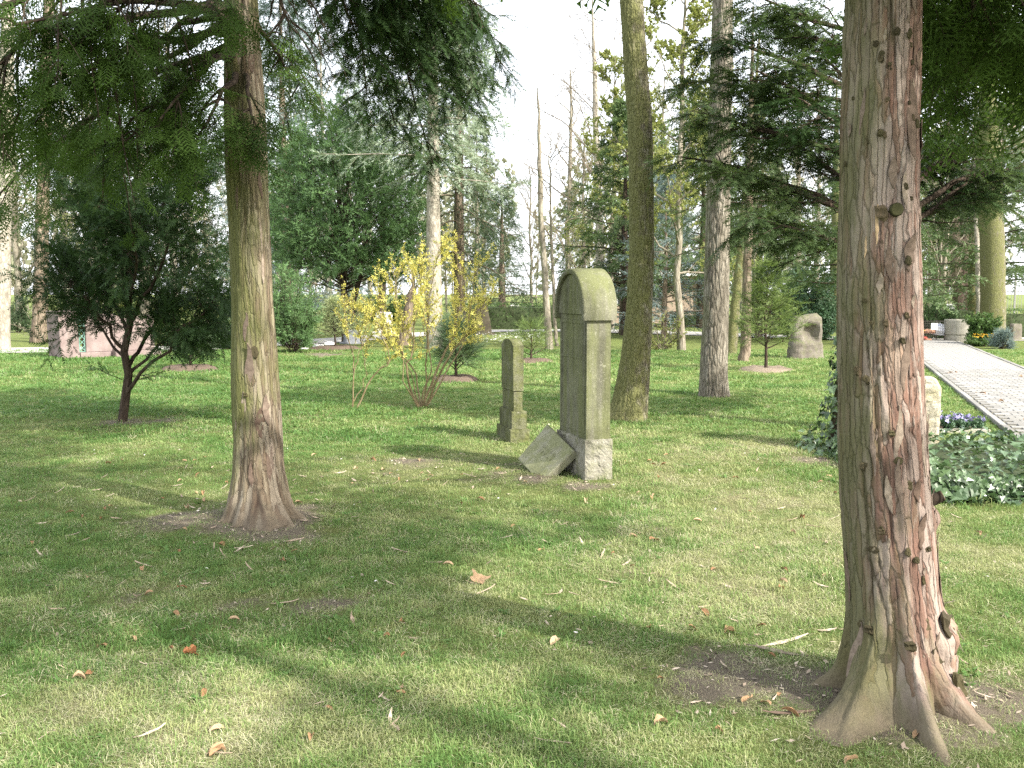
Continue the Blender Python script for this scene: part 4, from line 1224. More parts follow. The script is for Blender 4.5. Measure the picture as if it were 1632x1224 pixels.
# undersides of the two feet and the inner barrel
inn = np.array([hoodring(-.022, R_i), hoodring(.280, R_i)]).reshape(-1, 3)
m_.add(inn, [(j, j + 1, n + j + 1, n + j) for j in range(n - 1)], .5, 0, True)
for j in (0, n - 1):
    ids = [k * n + j for k in range(L)]
    q = V[ids]
    m_.add(np.vstack((q, q.mean(0))), [(i, i + 1, L) if j == 0 else (i + 1, i, L) for i in range(L - 1)] + [(L - 1, 0, L) if j == 0 else (0, L - 1, L)])
hood = m_.build('hood', M['sandstone'], mon)
m_ = MB()
arch_prism(m_, cyc - .312, cyc + .312, 1.41, .312, .004, .262, 30, 1.44)
m_.build('tympanum', M['sandstone'], mon)

# leaning slab: four corners where they rest
sh_ = np.array((-.035, -.011, 0)); Ac = np.array((.36, 8.86, .40)) + sh_; Bc = np.array((.57, 8.40, .24)) + sh_; Cc = np.array((.28, 8.37, -.04)) + sh_; Dc = np.array((.085, 8.77, .105)) + sh_
nrm = unit(np.cross(Bc - Cc, Dc - Cc)); nrm = nrm if nrm[2] > 0 else -nrm
Ac = Ac - nrm * np.dot(Ac - Cc, nrm)
slab = empty('grave_slab', tuple(Cc), 0, 'broken off inscription slab leaning on the foot of the tall gravestone', 'stone slab')
m_ = MB()
T_ = .075
q = np.array([Cc, Bc, Ac, Dc]) - Cc
ctr = q.mean(0)
nn = 24
def quadgrid(c, off, inset):
    qq = c + (ctr - c) * inset
    u = np.linspace(0, 1, nn)
    Ug, Vg = np.meshgrid(u, u)
    p = qq[0] * ((1 - Ug) * (1 - Vg))[..., None] + qq[1] * (Ug * (1 - Vg))[..., None] + qq[2] * (Ug * Vg)[..., None] + qq[3] * ((1 - Ug) * Vg)[..., None]
    return p + nrm * off
top_ = quadgrid(q, 0, .03); mid_ = quadgrid(q, -.008, 0.0); bot_ = quadgrid(q, -T_, 0.0)
idx = np.arange(nn * nn).reshape(nn, nn)
ff = np.stack((idx[:-1, :-1], idx[:-1, 1:], idx[1:, 1:], idx[1:, :-1]), -1).reshape(-1, 4)
d = .003 * fbm(top_.reshape(-1, 3) * 22, 3, 9)[:, None] * nrm
m_.add(top_.reshape(-1, 3) + d, ff, .5, 0)
m_.add(bot_.reshape(-1, 3), ff[:, ::-1], .5, 0)
def rim(a): return np.concatenate((a[0, :-1], a[:-1, -1], a[-1, :0:-1], a[:0:-1, 0]))
r1, r2, r3 = rim(top_), rim(mid_), rim(bot_)
r1 = r1 + .003 * fbm(r1 * 22, 3, 9)[:, None] * nrm
k = len(r1)
r3 = r3 + .008 * fbm(r3 * 18, 2, 4)[:, None]
V = np.concatenate((r1, r2, r3))
m_.add(V, [(a * k + (j + 1) % k, a * k + j, (a + 1) * k + j, (a + 1) * k + (j + 1) % k) for a in (0, 1) for j in range(k)])
slab_body = m_.build('slab', M['slabstone'], slab)
m_ = MB()      # worn raised letter strokes, no longer readable
rr = random.Random(3)
ex, ey = (q[1] - q[0]), (q[3] - q[0])
for row, cnt in ((.62, 7), (.48, 5)):
    for c_ in range(cnt):
        for _ in range(2):
            u, v_ = row + rr.gauss(0, .012), .24 + .52 * (c_ + .5) / cnt + rr.gauss(0, .015)
            p = q[0] + ex * u + ey * v_ + nrm * .001
            a = rr.choice((0, 0, 1.2))
            dx = unit(ex) * math.cos(a) + unit(ey) * math.sin(a); dy = np.cross(nrm, dx)
            h_, w_ = rr.uniform(.012, .022), .0035
            b = [p - dx * h_ - dy * w_, p + dx * h_ - dy * w_, p + dx * h_ + dy * w_, p - dx * h_ + dy * w_]
            m_.add(b + [x + nrm * .003 for x in b], [(4, 5, 6, 7), (0, 1, 5, 4), (1, 2, 6, 5), (2, 3, 7, 6), (3, 0, 4, 7)])
tag(m_.build('worn_lettering', M['slabstone'], slab), kind='stuff')

# small stele
ST = G(813.5, 707)
stele = empty('gravestone', (ST[0], ST[1], 0), math.radians(16), 'small slim green gravestone on a stepped foot behind the leaning slab', 'gravestone')
m_ = MB(); rough_box(m_, (0, 0, -.1), (.215, .56, .145), .02, .007, 30, 13, edge=.3); m_.build('base', M['greenstone'], stele)
m_ = MB(); rough_box(m_, (.024, .035, .145), (.19, .525, .335), .02, .004, 34, 14, edge=.35); m_.build('plinth', M['greenstone'], stele)
m_ = MB(); rough_box(m_, (.052, .055, .335), (.150, .505, .545), .018, .004, 40, 15, edge=.3); m_.build('shaft', M['greenstone'], stele)
m_ = MB()
w0, w1 = .045, .515
yc_, n = .28, 26
pts = [(w0, .552), (w0, 1.035)] + [(yc_ - .20 * math.cos(a) , 1.035 + .062 * math.sin(a)) for a in np.linspace(0.1, math.pi - .1, n)] + [(w1, 1.035), (w1, .552)]
k = len(pts)
V = np.array([(.045, y, z) for y, z in pts] + [(.158, y, z) for y, z in pts])
m_.add(V, [(i, (i + 1) % k, k + (i + 1) % k, k + i) for i in range(k)])
m_.F.append(np.array([list(range(k))[::-1]])); m_.M.append(np.zeros(1, int)); m_.S.append(np.zeros(1, bool))
m_.F.append(np.array([[k + i for i in range(k)]])); m_.M.append(np.zeros(1, int)); m_.S.append(np.zeros(1, bool))
m_.build('stele_top', M['greenstone'], stele)

# pink granite tomb behind the small yew
pk = G(98, 573)
tomb = empty('tomb', (pk[0], pk[1], 0), math.radians(42), 'pink granite tomb wall with a green bronze grille behind the small yew', 'tomb')
m_ = MB(); add_bevel(m_, (0, 0, -.1), (.43, .90, 1.14), .012); pil = m_.build('pillar', M['pinkgranite'], tomb)
pil.rotation_euler = (0, -.035, 0)
m_ = MB(); add_bevel(m_, (.46, .05, -.1), (2.45, .55, .14), .01); m_.build('base', M['pinkgranite'], tomb)
m_ = MB(); add_bevel(m_, (.62, .12, .14), (1.30, .42, 1.06), .012); m_.build('panel', M['pinkgranite'], tomb)
m_ = MB(); add_bevel(m_, (1.32, .12, .14), (2.3, .42, 1.02), .012); m_.build('panel', M['pinkgranite'], tomb)
gr = MB()
gx0, gx1, gy = .475, .60, .16
bars = [((gx0, gy, .15), (gx0, gy, 1.02)), ((gx1, gy, .15), (gx1, gy, 1.02)), ((gx0, gy, .16), (gx1, gy, .16)), ((gx0, gy, 1.0), (gx1, gy, 1.0))]
for k in range(6):
    z = .18 + k * .14
    bars += [((gx0, gy, z), (gx1, gy, z + .13)), ((gx1, gy, z), (gx0, gy, z + .13))]
tubes(np.array([[a, b] for a, b in bars]), np.full((len(bars), 2), .010), 6, gr)
gr.build('grille', M['bronze'], tomb)
m_ = MB(); add_bevel(m_, (1.2, -.22, -.05), (1.36, .04, .22), .02); m_.build('kerb', M['pinkgranite'], tomb)

# rough boulder with a niche
bo = G(1283, 571)
boulder = empty('boulder_gravestone', (bo[0], bo[1], 0), .25, 'rough grey boulder gravestone with a dark round niche behind the young spruce', 'gravestone')
n, m2 = 40, 30
th = np.linspace(0, 2 * math.pi, n, endpoint=False); zz = np.linspace(0, 1, m2)
TH, ZZ = np.meshgrid(th, zz)
ca, sa = np.cos(TH), np.sin(TH)
sq = 1 / (np.abs(ca) ** 3.5 + np.abs(sa) ** 3.5) ** (1 / 3.5)
shr = (1 - .25 * ZZ ** 1.5) * np.where(ZZ > .93, .93 - (ZZ - .93) * 2.5, 1)
Xb, Yb, Zb = ca * sq * .45 * shr, sa * sq * .22 * shr, ZZ * 1.08 + .05 * np.where(ZZ > .5, ca, 0)
nz = fbm(np.stack((Xb, Yb, Zb), -1) * 4, 4, 71)
Xb, Yb = Xb * (1 + .12 * nz), Yb * (1 + .2 * nz)
Zb = Zb + .04 * nz * ZZ
nic = np.exp(-(((Xb - .04) / .17) ** 4 + ((Zb - .66) / .20) ** 4)) * (Yb < 0)
Yb = Yb + nic * .22
i = (np.arange(m2 - 1) * n)[:, None]; j = np.arange(n)[None]; j2 = (j + 1) % n
m_ = MB()
V = np.stack((Xb, Yb, Zb - .05), -1).reshape(-1, 3)
m_.add(V, np.stack((i + j, i + j2, i + n + j2, i + n + j), -1).reshape(-1, 4))
e = (m2 - 1) * n
m_.add(np.vstack((V[e:], V[e:].mean(0) + (0, 0, .02))), np.array([(k, (k + 1) % n, n) for k in range(n)]))
m_.build('boulder', M['boulder'], boulder)

# white shelly headstone half behind the right tree
ws = G(1457, 732)
head = empty('gravestone', (ws[0], ws[1], 0), -.12, 'pale rough limestone headstone peeping out behind the large peeling trunk', 'gravestone')
m_ = MB()
n, m2 = 36, 40
pts = []
for k in range(n):
    pts.append(k / n * 2 * math.pi)
th = np.array(pts); zz = np.linspace(-.08, .80, m2)
TH, ZZ = np.meshgrid(th, zz)
ca, sa = np.cos(TH), np.sin(TH)
sq = 1 / (np.abs(ca) ** 6 + np.abs(sa) ** 6) ** (1 / 6)
shr = np.sqrt(np.clip(1 - (np.clip(ZZ - .66, 0, 1) / .15) ** 2 * .96, .02, 1))
Xb, Yb = ca * sq * .21 * (.35 + .65 * shr + 0 * ZZ), sa * sq * .085 * (.5 + .5 * shr)
Xb = Xb * (1 + .03 * fbm(np.stack((ca, sa, ZZ * 5), -1) * 2, 2, 4)); nz = fbm(np.stack((Xb, Yb, ZZ), -1) * 22, 3, 3)
Yb = Yb + .018 * nz * np.sign(sa); Xb = Xb + .006 * nz * np.sign(ca)
i = (np.arange(m2 - 1) * n)[:, None]; j = np.arange(n)[None]; j2 = (j + 1) % n
V = np.stack((Xb, Yb, ZZ), -1).reshape(-1, 3)
m_.add(V, np.stack((i + j, i + j2, i + n + j2, i + n + j), -1).reshape(-1, 4))
e = (m2 - 1) * n
m_.add(np.vstack((V[e:], V[e:].mean(0) + (0, 0, .004))), np.array([(k, (k + 1) % n, n) for k in range(n)]))
m_.build('headstone', M['shellstone'], head)

# dark pointed stone before the hedge, round dark cushion stone, grey slabs, far headstones
def small_stone(name, px, py, w, h, t, mat, label, point=0.0, rot=0.1, group=None, seed=1, lean=0):
    g = G(px, py)
    e_ = empty(name, (g[0], g[1], 0), rot, label, 'gravestone', group)
    m1 = MB()
    n = 24
    zz = np.linspace(-.06, h, 14); th = np.linspace(0, 2 * math.pi, n, endpoint=False)
    TH, ZZ = np.meshgrid(th, zz)
    ca, sa = np.cos(TH), np.sin(TH)
    sq = 1 / (np.abs(ca) ** 5 + np.abs(sa) ** 5) ** .2
    k = 1 - point * np.clip(ZZ / h, 0, 1) ** 1.3
    k = k * np.where(ZZ > h * .96, .9, 1)
    q = np.stack((ca * sq * w / 2 * k, sa * sq * t / 2 * (1 - .5 * point * np.clip(ZZ / h, 0, 1)), ZZ), -1)
    q = q * (1 + .06 * fbm(q * 6, 3, seed)[..., None])
    i = (np.arange(13) * n)[:, None]; j = np.arange(n)[None]; j2 = (j + 1) % n
    V = q.reshape(-1, 3)
    m1.add(V, np.stack((i + j, i + j2, i + n + j2, i + n + j), -1).reshape(-1, 4))
    m1.add(np.vstack((V[13 * n:], V[13 * n:].mean(0) + (0, 0, .01))), np.array([(a, (a + 1) % n, n) for a in range(n)]))
    m1.build('headstone', mat, e_)
    m1 = MB(); add_bevel(m1, (-w * .62, -t * .8, -.08), (w * .62, t * .8, .06), .015); m1.build('base', mat, e_)
    return e_
small_stone('gravestone', 768, 533, .75, 1.15, .35, M['darkstone'], 'dark brown tapering gravestone standing before the clipped hedge', .55, .2, None, 3)
small_stone('gravestone', 562, 548, .55, .42, .3, M['grey_slate'], 'low blue-grey stone on the lawn left of the evergreen trunk foot', .12, .5, None, 4)
small_stone('gravestone', 820, 507, .6, .9, .2, M['whitestone'], 'small white headstone in the grass beyond the hedge', .1, .2, None, 5)
small_stone('gravestone', 612, 531, .7, .8, .25, M['whitestone'], 'white headstone seen through the yellow shrub stems', .1, -.1, None, 6)
small_stone('gravestone', 1012, 512, 1.3, .6, .25, M['grey_slate'], 'low grey stone wall slab at the end of the far path', .02, .05, None, 7)
small_stone('gravestone', 1618, 543, .42, .55, .2, M['boulder'], 'grey headstone beside the big trunk behind the round planter', .1, .3, None, 8)
for k, (px, py, w) in enumerate(((508, 553, .32), (526, 550, .36), (485, 556, .22))):
    g = G(px, py)
    o = link('white_boulder', lump_mesh(200 + k, M['whitestone'], 'white_boulder', .25, 12, .8), None, (g[0], g[1], -.02), (0, 0, k), w * .5)
    tag(o, ('round white stone left of the pair by the low evergreens', 'largest round white stone below the variegated sapling', 'smallest white stone close to the dense yew bush')[k], 'stone')

# ------------------------------------------------------------------ planter, rubbish cage, signs, pavilion, fence
pl = G(1541, 546)
planter = empty('planter', (pl[0], pl[1] + .45, 0), 0, 'round grey concrete planter at the far end of the paved path', 'planter')
def lathe(mb, prof, n, mat=0, smooth=True):
    th = np.linspace(0, 2 * math.pi, n, endpoint=False)
    V = np.array([[(r * math.cos(t), r * math.sin(t), z) for t in th] for r, z in prof]).reshape(-1, 3)
    mb.add(V, [(k * n + j, k * n + (j + 1) % n, (k + 1) * n + (j + 1) % n, (k + 1) * n + j) for k in range(len(prof) - 1) for j in range(n)], .5, mat, smooth)
m_ = MB(); lathe(m_, [(.50, -.05), (.50, .22), (.485, .225), (.485, .25), (.51, .255), (.51, .70), (.50, .715), (.44, .715), (.43, .70), (.43, .55), (.0, .56)], 48, 0, False); m_.build('planter_body', M['concrete'], planter)
m_ = MB(); lathe(m_, [(.43, .60), (.2, .63), (0.001, .64)], 24); m_.build('soil', M['soil'], planter)
cg = G(1489, 545)
cage = empty('rubbish_cage', (cg[0], cg[1], 0), .05, 'wire cage for garden rubbish with a white notice beside the round planter', 'waste cage')
for a in ((0, 0), (.80, 0), (.80, .7), (0, .7)):
    m_ = MB(); tubes(np.array([[(a[0] - .4, a[1], -.1), (a[0] - .4, a[1], .68)]]), np.full((1, 2), .018), 8, m_, cap=True); m_.build('post', M['wire'], cage)
m_ = MB()
P = []
for z in np.linspace(.04, .66, 9):
    P += [[(-.4, 0, z), (.4, 0, z)], [(-.4, .7, z), (.4, .7, z)], [(-.4, 0, z), (-.4, .7, z)], [(.4, 0, z), (.4, .7, z)]]
for x in np.linspace(-.4, .4, 12):
    P += [[(x, 0, .02), (x, 0, .67)], [(x, .7, .02), (x, .7, .67)]]
tubes(np.array(P), np.full((len(P), 2), .0035), 4, m_)
tag(m_.build('wire_mesh', M['wire'], cage), kind='stuff')
m_ = MB(); add_bevel(m_, (-.14, -.035, .40), (.08, -.022, .60), .003); sg = m_.build('notice_board', M['white_board'], cage)
m_ = MB()
rr = random.Random(8)
for z in (.535, .465):
    x = -.10
    while x < .03:
        w = rr.uniform(.012, .022)
        v, q = box_vf((x, -.037, z - .014), (x + w, -.0345, z + .014)); m_.add(v, q); x += w + .008
tag(m_.build('notice_print', M['ink'], sg), kind='stuff')
def lump(name, x, y, z, s, mat, label, cat, seed, flat=.8):
    o = link(name, lump_mesh(seed, mat, name, .45, 12, flat), None, (cg[0] + x, cg[1] + y, z), (.1, .1, seed), s)
    return tag(o, label, cat)
lump('plastic_bag', .24, .30, .24, .22, M['bag_white'], 'white plastic bag in the rubbish cage under the notice', 'plastic bag', 301, 1.6)
lump('plastic_bag', .15, .33, .48, .10, M['bag_blue'], 'blue plastic bag lying on the white bag in the cage', 'plastic bag', 302, .8)
lump('wreath', -.02, .28, .26, .20, M['terracotta'], 'withered brown wreath heaped in the wire rubbish cage', 'wreath', 303, .7)
lump('flower_pot', -.27, .26, .06, .15, M['red_plastic'], 'red plastic pot thrown in the corner of the wire cage', 'flower pot', 304, .8)
lump('flower_pot', -.12, .2, .02, .13, M['terracotta'], 'clay coloured pot lying in the middle of the wire cage', 'flower pot', 305, .8)
lump('wreath', -.22, .42, .28, .13, M['orange'], 'faded orange flower wreath on the heap in the cage', 'wreath', 306, .7)
sgp = AT(1514, 491, 40.0)
sign = empty('sign_post', (sgp[0], 40, 0), 0, 'small white square sign standing above the far right hedge', 'sign')
m_ = MB(); tubes(np.array([[(0, 0, -.2), (0, 0, sgp[2])]]), np.full((1, 2), .02), 6, m_); m_.build('post', M['wire'], sign)
m_ = MB(); add_bevel(m_, (-.17, -.04, sgp[2] - .15), (.17, -.022, sgp[2] + .17), .004); m_.build('sign_board', M['white_board'], sign)

def part_box(name, mat, parent, lo, hi, b=.01):
    m1 = MB(); add_bevel(m1, lo, hi, b); return m1.build(name, mat, parent)
hx0, hx1 = AT(962, 440, 50)[0], AT(1122, 440, 50)[0]
hz = AT(1000, 437, 50)[2]
pav = empty('pavilion', (hx0, 50, 0), 0, 'low flat roofed brown pavilion with white roof edge beyond the trees', 'building')
W_ = hx1 - hx0 + 1.2
part_box('wall', M['wall_brown'], pav, (0.25, .3, -.2), (W_ - 1.4, 4.2, hz - .26))
part_box('wall', M['brickred'], pav, (W_ - 1.38, .2, -.2), (W_ - .25, 4.2, hz - .26))
rf = part_box('roof', M['roof_white'], pav, (-.3, -.3, hz - .10), (W_, 4.8, hz + .08))
part_box('eaves_board', M['wall_brown'], rf, (-.1, -.1, hz - .255), (W_ - .2, 4.6, hz - .103))
for k in range(2):
    fr_ = part_box('window', M['roof_white'], pav, (.7 + 1.35 * k, .24, .9), (1.7 + 1.35 * k, .32, hz - .5))
    part_box('pane', M['glass_dark'], fr_, (.76 + 1.35 * k, .225, .96), (1.64 + 1.35 * k, .238, hz - .56), .003)
part_box('corner_post', M['roof_white'], pav, (W_ - 1.44, .12, -.2), (W_ - 1.30, .198, hz - .26))

fen = empty('fence', (24, 62, 0), -.12, 'pale grey bar fence at the far right end of the cemetery', 'fence')
for k in range(9):
    part_box('post', M['fence_grey'], fen, (k * 2.4 - .05, -.05, -.2), (k * 2.4 + .05, .05, 3.1), .006)
m_ = MB()
for k in range(8):
    for q_ in range(11):
        x = k * 2.4 + .2 + q_ * .2
        v, q = box_vf((x - .012, -.012, .1), (x + .012, .012, 3.0)); m_.add(v, q)
tag(m_.build('bars', M['fence_grey'], fen), kind='stuff')
for z in (.15, 1.6, 2.95): part_box('rail', M['fence_grey'], fen, (-.1, .03, z - .03), (19.4, .056, z + .03), .004)

# ------------------------------------------------------------------ litter on the lawn
def leaf_mesh(name, seed, outline, curl, mat):
    r = np.random.default_rng(seed)
    o = np.array(outline, float)
    n = len(o)
    rows = [o * s for s in (1.0, .55)]
    P2 = np.concatenate(rows + [np.zeros((1, 2))])
    rr_ = np.hypot(P2[:, 0], P2[:, 1])
    z = curl * (np.abs(P2[:, 1]) ** 1.5) + .25 * curl * np.sin(P2[:, 0] * 3 + seed) * rr_ + .10 * r.normal(size=len(P2)) * rr_
    top_ = np.c_[P2, z + .012]; bot_ = np.c_[P2, z - .012]
    V = np.concatenate((top_, bot_))
    N = len(P2)
    m1 = MB()
    Fq = [(j, (j + 1) % n, n + (j + 1) % n, n + j) for j in range(n)]
    m1.add(V, Fq + [tuple(N + a for a in f[::-1]) for f in Fq] + [((j + 1) % n, j, N + j, N + (j + 1) % n) for j in range(n)])
    ft = np.array([(n + j, n + (j + 1) % n, 2 * n) for j in range(n)])
    for f in (ft, N + ft[:, ::-1]):
        m1.F.append(f); m1.M.append(np.zeros(len(f), int)); m1.S.append(np.zeros(len(f), bool))
    return m1.mesh(name, mat)
oval = [(math.cos(a) * 1.0, math.sin(a) * .42 * (1 - .25 * math.cos(a))) for a in np.linspace(0, 2 * math.pi, 12, endpoint=False)]
maple = []
for a in np.linspace(0, 2 * math.pi, 26, endpoint=False):
    lobe = .55 + .45 * abs(math.cos(2.5 * a)) ** 1.2
    maple.append((math.cos(a) * lobe, math.sin(a) * lobe))
LEAVES = [leaf_mesh('fallen_leaf', s, oval, c_, M['deadleaf']) for s, c_ in ((1, 1.1), (2, 1.8), (3, .6))]
CHIPS = [strip_mesh(400 + k, .07 + .02 * k, .011 + .003 * (k % 2)) for k in range(3)]
for c_ in CHIPS: c_.name = 'bark_chip'; c_.materials.clear(); c_.materials.append(M['chip'])
FLAKES = [lump_mesh(420 + k, M['whitechip'], 'white_flake', .5, 7, .35) for k in range(2)]
def gp(px, py, dz=0.0):
    g = G(px, py); return (g[0], g[1], float(gz(g[0], g[1])) + dz)
o = link('maple_leaf', leaf_mesh('maple_leaf', 7, maple, .55, M['bigleaf']), None, gp(764, 924, .022), (.25, -.1, 1.2), .062); tag(o, 'large curled tan maple leaf lying on the open lawn', 'fallen leaf')
o = link('fallen_leaf', leaf_mesh('fallen_leaf', 8, maple, .9, M['redleaf']), None, gp(304, 1042, .015), (-.2, .2, .4), .038); tag(o, 'largest red-brown dead leaf in the shaded grass, below the tan trunk', 'fallen leaf')
o = link('fallen_leaf', LEAVES[1], None, gp(128, 1080, .012), (.1, .3, .4), .030); tag(o, 'pale brown leaf, left one of the close pair near the lawn corner', 'fallen leaf')
o = link('fallen_leaf', LEAVES[2], None, gp(143, 1074, .015), (.9, .2, 1.4), .026); tag(o, 'pale brown leaf tipped upright, right one of the close pair', 'fallen leaf')
o = link('fallen_leaf', LEAVES[2], None, gp(1045, 862, .012), (.1, .3, .6), .055); tag(o, 'pale tan leaf in the sunny grass right of the maple leaf', 'fallen leaf')
o = link('fallen_leaf', LEAVES[0], None, gp(885, 1023, .012), (.3, .1, 1.1), .042); tag(o, 'brown leaf in the grass below and right of the maple leaf', 'fallen leaf')
big = strip_mesh(440, .30, .030); big.name = 'bark_piece'; big.materials.clear(); big.materials.append(M['chip'])
def lay(name, me, px, py, rz, s, label, cat, tilt=(0, 0)):
    o = link(name, me, None, gp(px, py, .008), (tilt[0], tilt[1], rz), s); return tag(o, label, cat)
lay('bark_piece', big, 1250, 1030, -1.05, 1.0, 'longest pale strip of bark left of the large peeling trunk', 'bark piece')
lay('bark_piece', STRIPS[5], 1238, 1048, -2.1, 1.1, 'small curled bark sliver just below the longest bark strip', 'bark piece')
lay('bark_piece', STRIPS[4], 1258, 1147, 1.62, 1.0, 'purplish bark stick lying against the left root of the large trunk', 'bark piece')
lay('bark_piece', big, 518, 1118, -.9, .36, 'short thick pale bark chip on the sunny near lawn', 'bark piece')
lay('bark_piece', big, 893, 1160, .55, .40, 'pale bark piece on the near lawn, above the brown curled one', 'bark piece')
lay('bark_piece', STRIPS[3], 880, 1190, 1.25, .8, 'brown curled bark piece at the near edge of the lawn', 'bark piece')
rl = random.Random(21)
def litter(name, meshes, n, label, cat, group, smin, smax, dmin, dmax, flat=True, dz=.010):
    for k in range(n):
        y = math.sqrt(rl.uniform(dmin ** 2, dmax ** 2)); x = rl.uniform(-.5, .5) * y
        s_ = (x - P_O[0]) * P_V[0] + (y - P_O[1]) * P_V[1]
        if -.2 < s_ < P_W + .2 or math.hypot(x - RT[0], y - RT[1]) < .45 or math.hypot(x - LT[0], y - LT[1]) < .4 or math.hypot(x - MON[0], y - MON[1] - .3) < .55: continue
        o = link(name, rl.choice(meshes), None, (x, y, float(gz(x, y)) + dz), (rl.gauss(0, .3), rl.gauss(0, .3), rl.uniform(0, 6.28)), rl.uniform(smin, smax))
        tag(o, label, cat, group)
litter('fallen_leaf', LEAVES, 120, 'small dry brown leaf scattered among the grass blades', 'fallen leaf', 'small dry leaves scattered over the lawn', .016, .036, 2.6, 9.5, dz=.016)
litter('bark_chip', CHIPS, 120, 'thin pale bark chip scattered among the grass blades', 'bark chip', 'bark chips scattered over the lawn', .5, 1.35, 2.6, 9.0, dz=.014)
litter('white_flake', FLAKES, 34, 'tiny whitish flake lying in the grass', 'white flake', 'white flakes scattered over the lawn', .005, .010, 4, 12, dz=.02)
for cx_, cy_, rad_, num_ in ((RT[0] - .55, RT[1] + .2, .45, 14), (RT[0] + .5, RT[1] - .1, .4, 8), (LT[0], LT[1] - .35, .6, 14), (*G(690, 748), .6, 12), (*G(250, 1000), .5, 8), (*G(980, 880), .7, 10), (*G(620, 1120), .4, 7)):
    for k in range(num_):      # litter gathered in drifts
        x, y = cx_ + rl.gauss(0, rad_ * .6), cy_ + rl.gauss(0, rad_ * .6)
        if math.hypot(x - RT[0], y - RT[1]) < .36 or math.hypot(x - LT[0], y - LT[1]) < .33: continue
        chip = rl.random() < .6
        o = link('bark_chip' if chip else 'fallen_leaf', rl.choice(CHIPS if chip else LEAVES), None, (x, y, float(gz(x, y)) + .012), (rl.gauss(0, .3), rl.gauss(0, .3), rl.uniform(0, 6.28)), rl.uniform(.5, 1.3) if chip else rl.uniform(.016, .034))
        tag(o, 'bark chip lying in a drift of litter on bare ground' if chip else 'dead leaf lying in a drift of litter on bare ground', 'bark chip' if chip else 'fallen leaf', 'litter gathered in drifts on bare ground')
for k in range(26):
    s, t = rl.uniform(-1, 9), rl.choice((rl.uniform(.05, .4), rl.uniform(.1, 1.5)))
    o = link('fallen_leaf', rl.choice(LEAVES), None, pw(s, t, .062), (rl.gauss(0, .2), rl.gauss(0, .2), rl.uniform(0, 6)), rl.uniform(.025, .05))
    tag(o, 'small dry leaf lying on the paved path', 'fallen leaf', 'dry leaves on the paved path')

# crumbs of bark, needles and leaf that nobody could count, where the turf is thin
r_ = np.random.default_rng(77)
n = 26000
yy_ = np.sqrt(r_.uniform(2.2 ** 2, 10.5 ** 2, n)); xx_ = r_.uniform(-.56, .56, n) * yy_
so = soil_at(xx_, yy_); ss_ = (xx_ - P_O[0]) * P_V[0] + (yy_ - P_O[1]) * P_V[1]
kp = (r_.random(n) < .03 + 1.1 * np.clip(so - .15, 0, 1)) & (ss_ < -.1)
xx_, yy_ = xx_[kp], yy_[kp]; n = len(xx_)
L_ = r_.uniform(.006, .022, n); W_2 = L_ * r_.uniform(.15, .5, n); a = r_.uniform(0, 6.28, n)
d1 = np.stack((np.cos(a), np.sin(a), r_.normal(0, .25, n)), -1) * L_[:, None]; d2 = np.stack((-np.sin(a), np.cos(a), r_.normal(0, .25, n)), -1) * W_2[:, None]
c_ = np.stack((xx_, yy_, gz(xx_, yy_) + .006 + .004 * r_.random(n)), -1)
V = np.stack((c_ - d1, c_ - d2, c_ + d1 * .9, c_ + d2), 1).reshape(-1, 3)
M['crumb'] = leaf_mat('litter_crumb', (0.10, 0.07, 0.05), (0.26, 0.20, 0.15), (0.50, 0.43, 0.35), 0.0, 0.9, 0.1)
m_ = MB(); m_.add(V, np.arange(4 * n).reshape(-1, 4), np.repeat(r_.random(n), 4))
tag(m_.build('ground_litter', M['crumb']), 'brown crumbs of bark and dry needles strewn where the turf is thin', kind='stuff')
# ------------------------------------------------------------------ trees and shrubs
def limb_set(starts, ends, r0, sag, wob, rng_, s=9):
    starts, ends = np.array(starts, float), np.array(ends, float)
    d = ends - starts
    L = np.linalg.norm(d, axis=1)
    sag = np.broadcast_to(np.asarray(sag, float), (len(starts),))
    dd = unit(d + UP * (sag * L)[:, None])
    P = paths(starts, dd, L, s, sag, wob, rng_)
    return P + (ends - P[:, -1])[:, None] * np.linspace(0, 1, s)[None, :, None] ** 1.5
def spray_limb(tree, P, r0, rng_, leafmat, tmpl, k2, l2, k3, l3, size, nleaf, droop2=.35, barkm=None, t0=.15, roll=.5, tint=(.25, .8), ang=.9, spread=.5):
    """one limb of a big tree: wood part with its foliage as sub-part"""
    o = np.array(tree.location)
    wood = MB()
    P = P[None] - o
    tubes(P, taper(1, P.shape[1], r0, .2), 7, wood)
    p2, d2, t2 = kids(P, k2, t0, 1.0, ang, spread, rng_)
    L2 = l2 * (1.1 - .65 * t2) * rng_.uniform(.6, 1.25, len(t2))
    P2 = paths(p2, d2, L2, 6, droop2 * rng_.uniform(.4, 1.5, len(t2)), .22, rng_)
    tubes(P2, taper(len(P2), 6, .010 * L2 / l2 + .003, .25), 4, wood)
    p3, d3, t3 = kids(P2, k3, .12, 1.0, .8, spread, rng_)
    L3 = l3 * (1.1 - .5 * t3) * rng_.uniform(.6, 1.2, len(t3))
    P3 = paths(p3, d3, L3, 4, min(droop2, .4) * (.6 + 1.2 * rng_.random(len(t3))), .18, rng_)
    tubes(P3, taper(len(P3), 4, .0032, .4), 3, wood)
    lb = wood.build('limb', barkm or M['bark_yew'], tree)
    fol = MB()
    leaves_on(fol, tmpl, P3, nleaf, .05, 1.0, .6, .4, size, rng_, tint, roll, min(droop2, .4))
    leaves_on(fol, tmpl, P2, max(2, nleaf), .5, 1.0, .6, .4, size, rng_, tint, roll, .35)
    f = fol.build('foliage', leafmat, lb)
    tag(f, kind='stuff')
    return lb

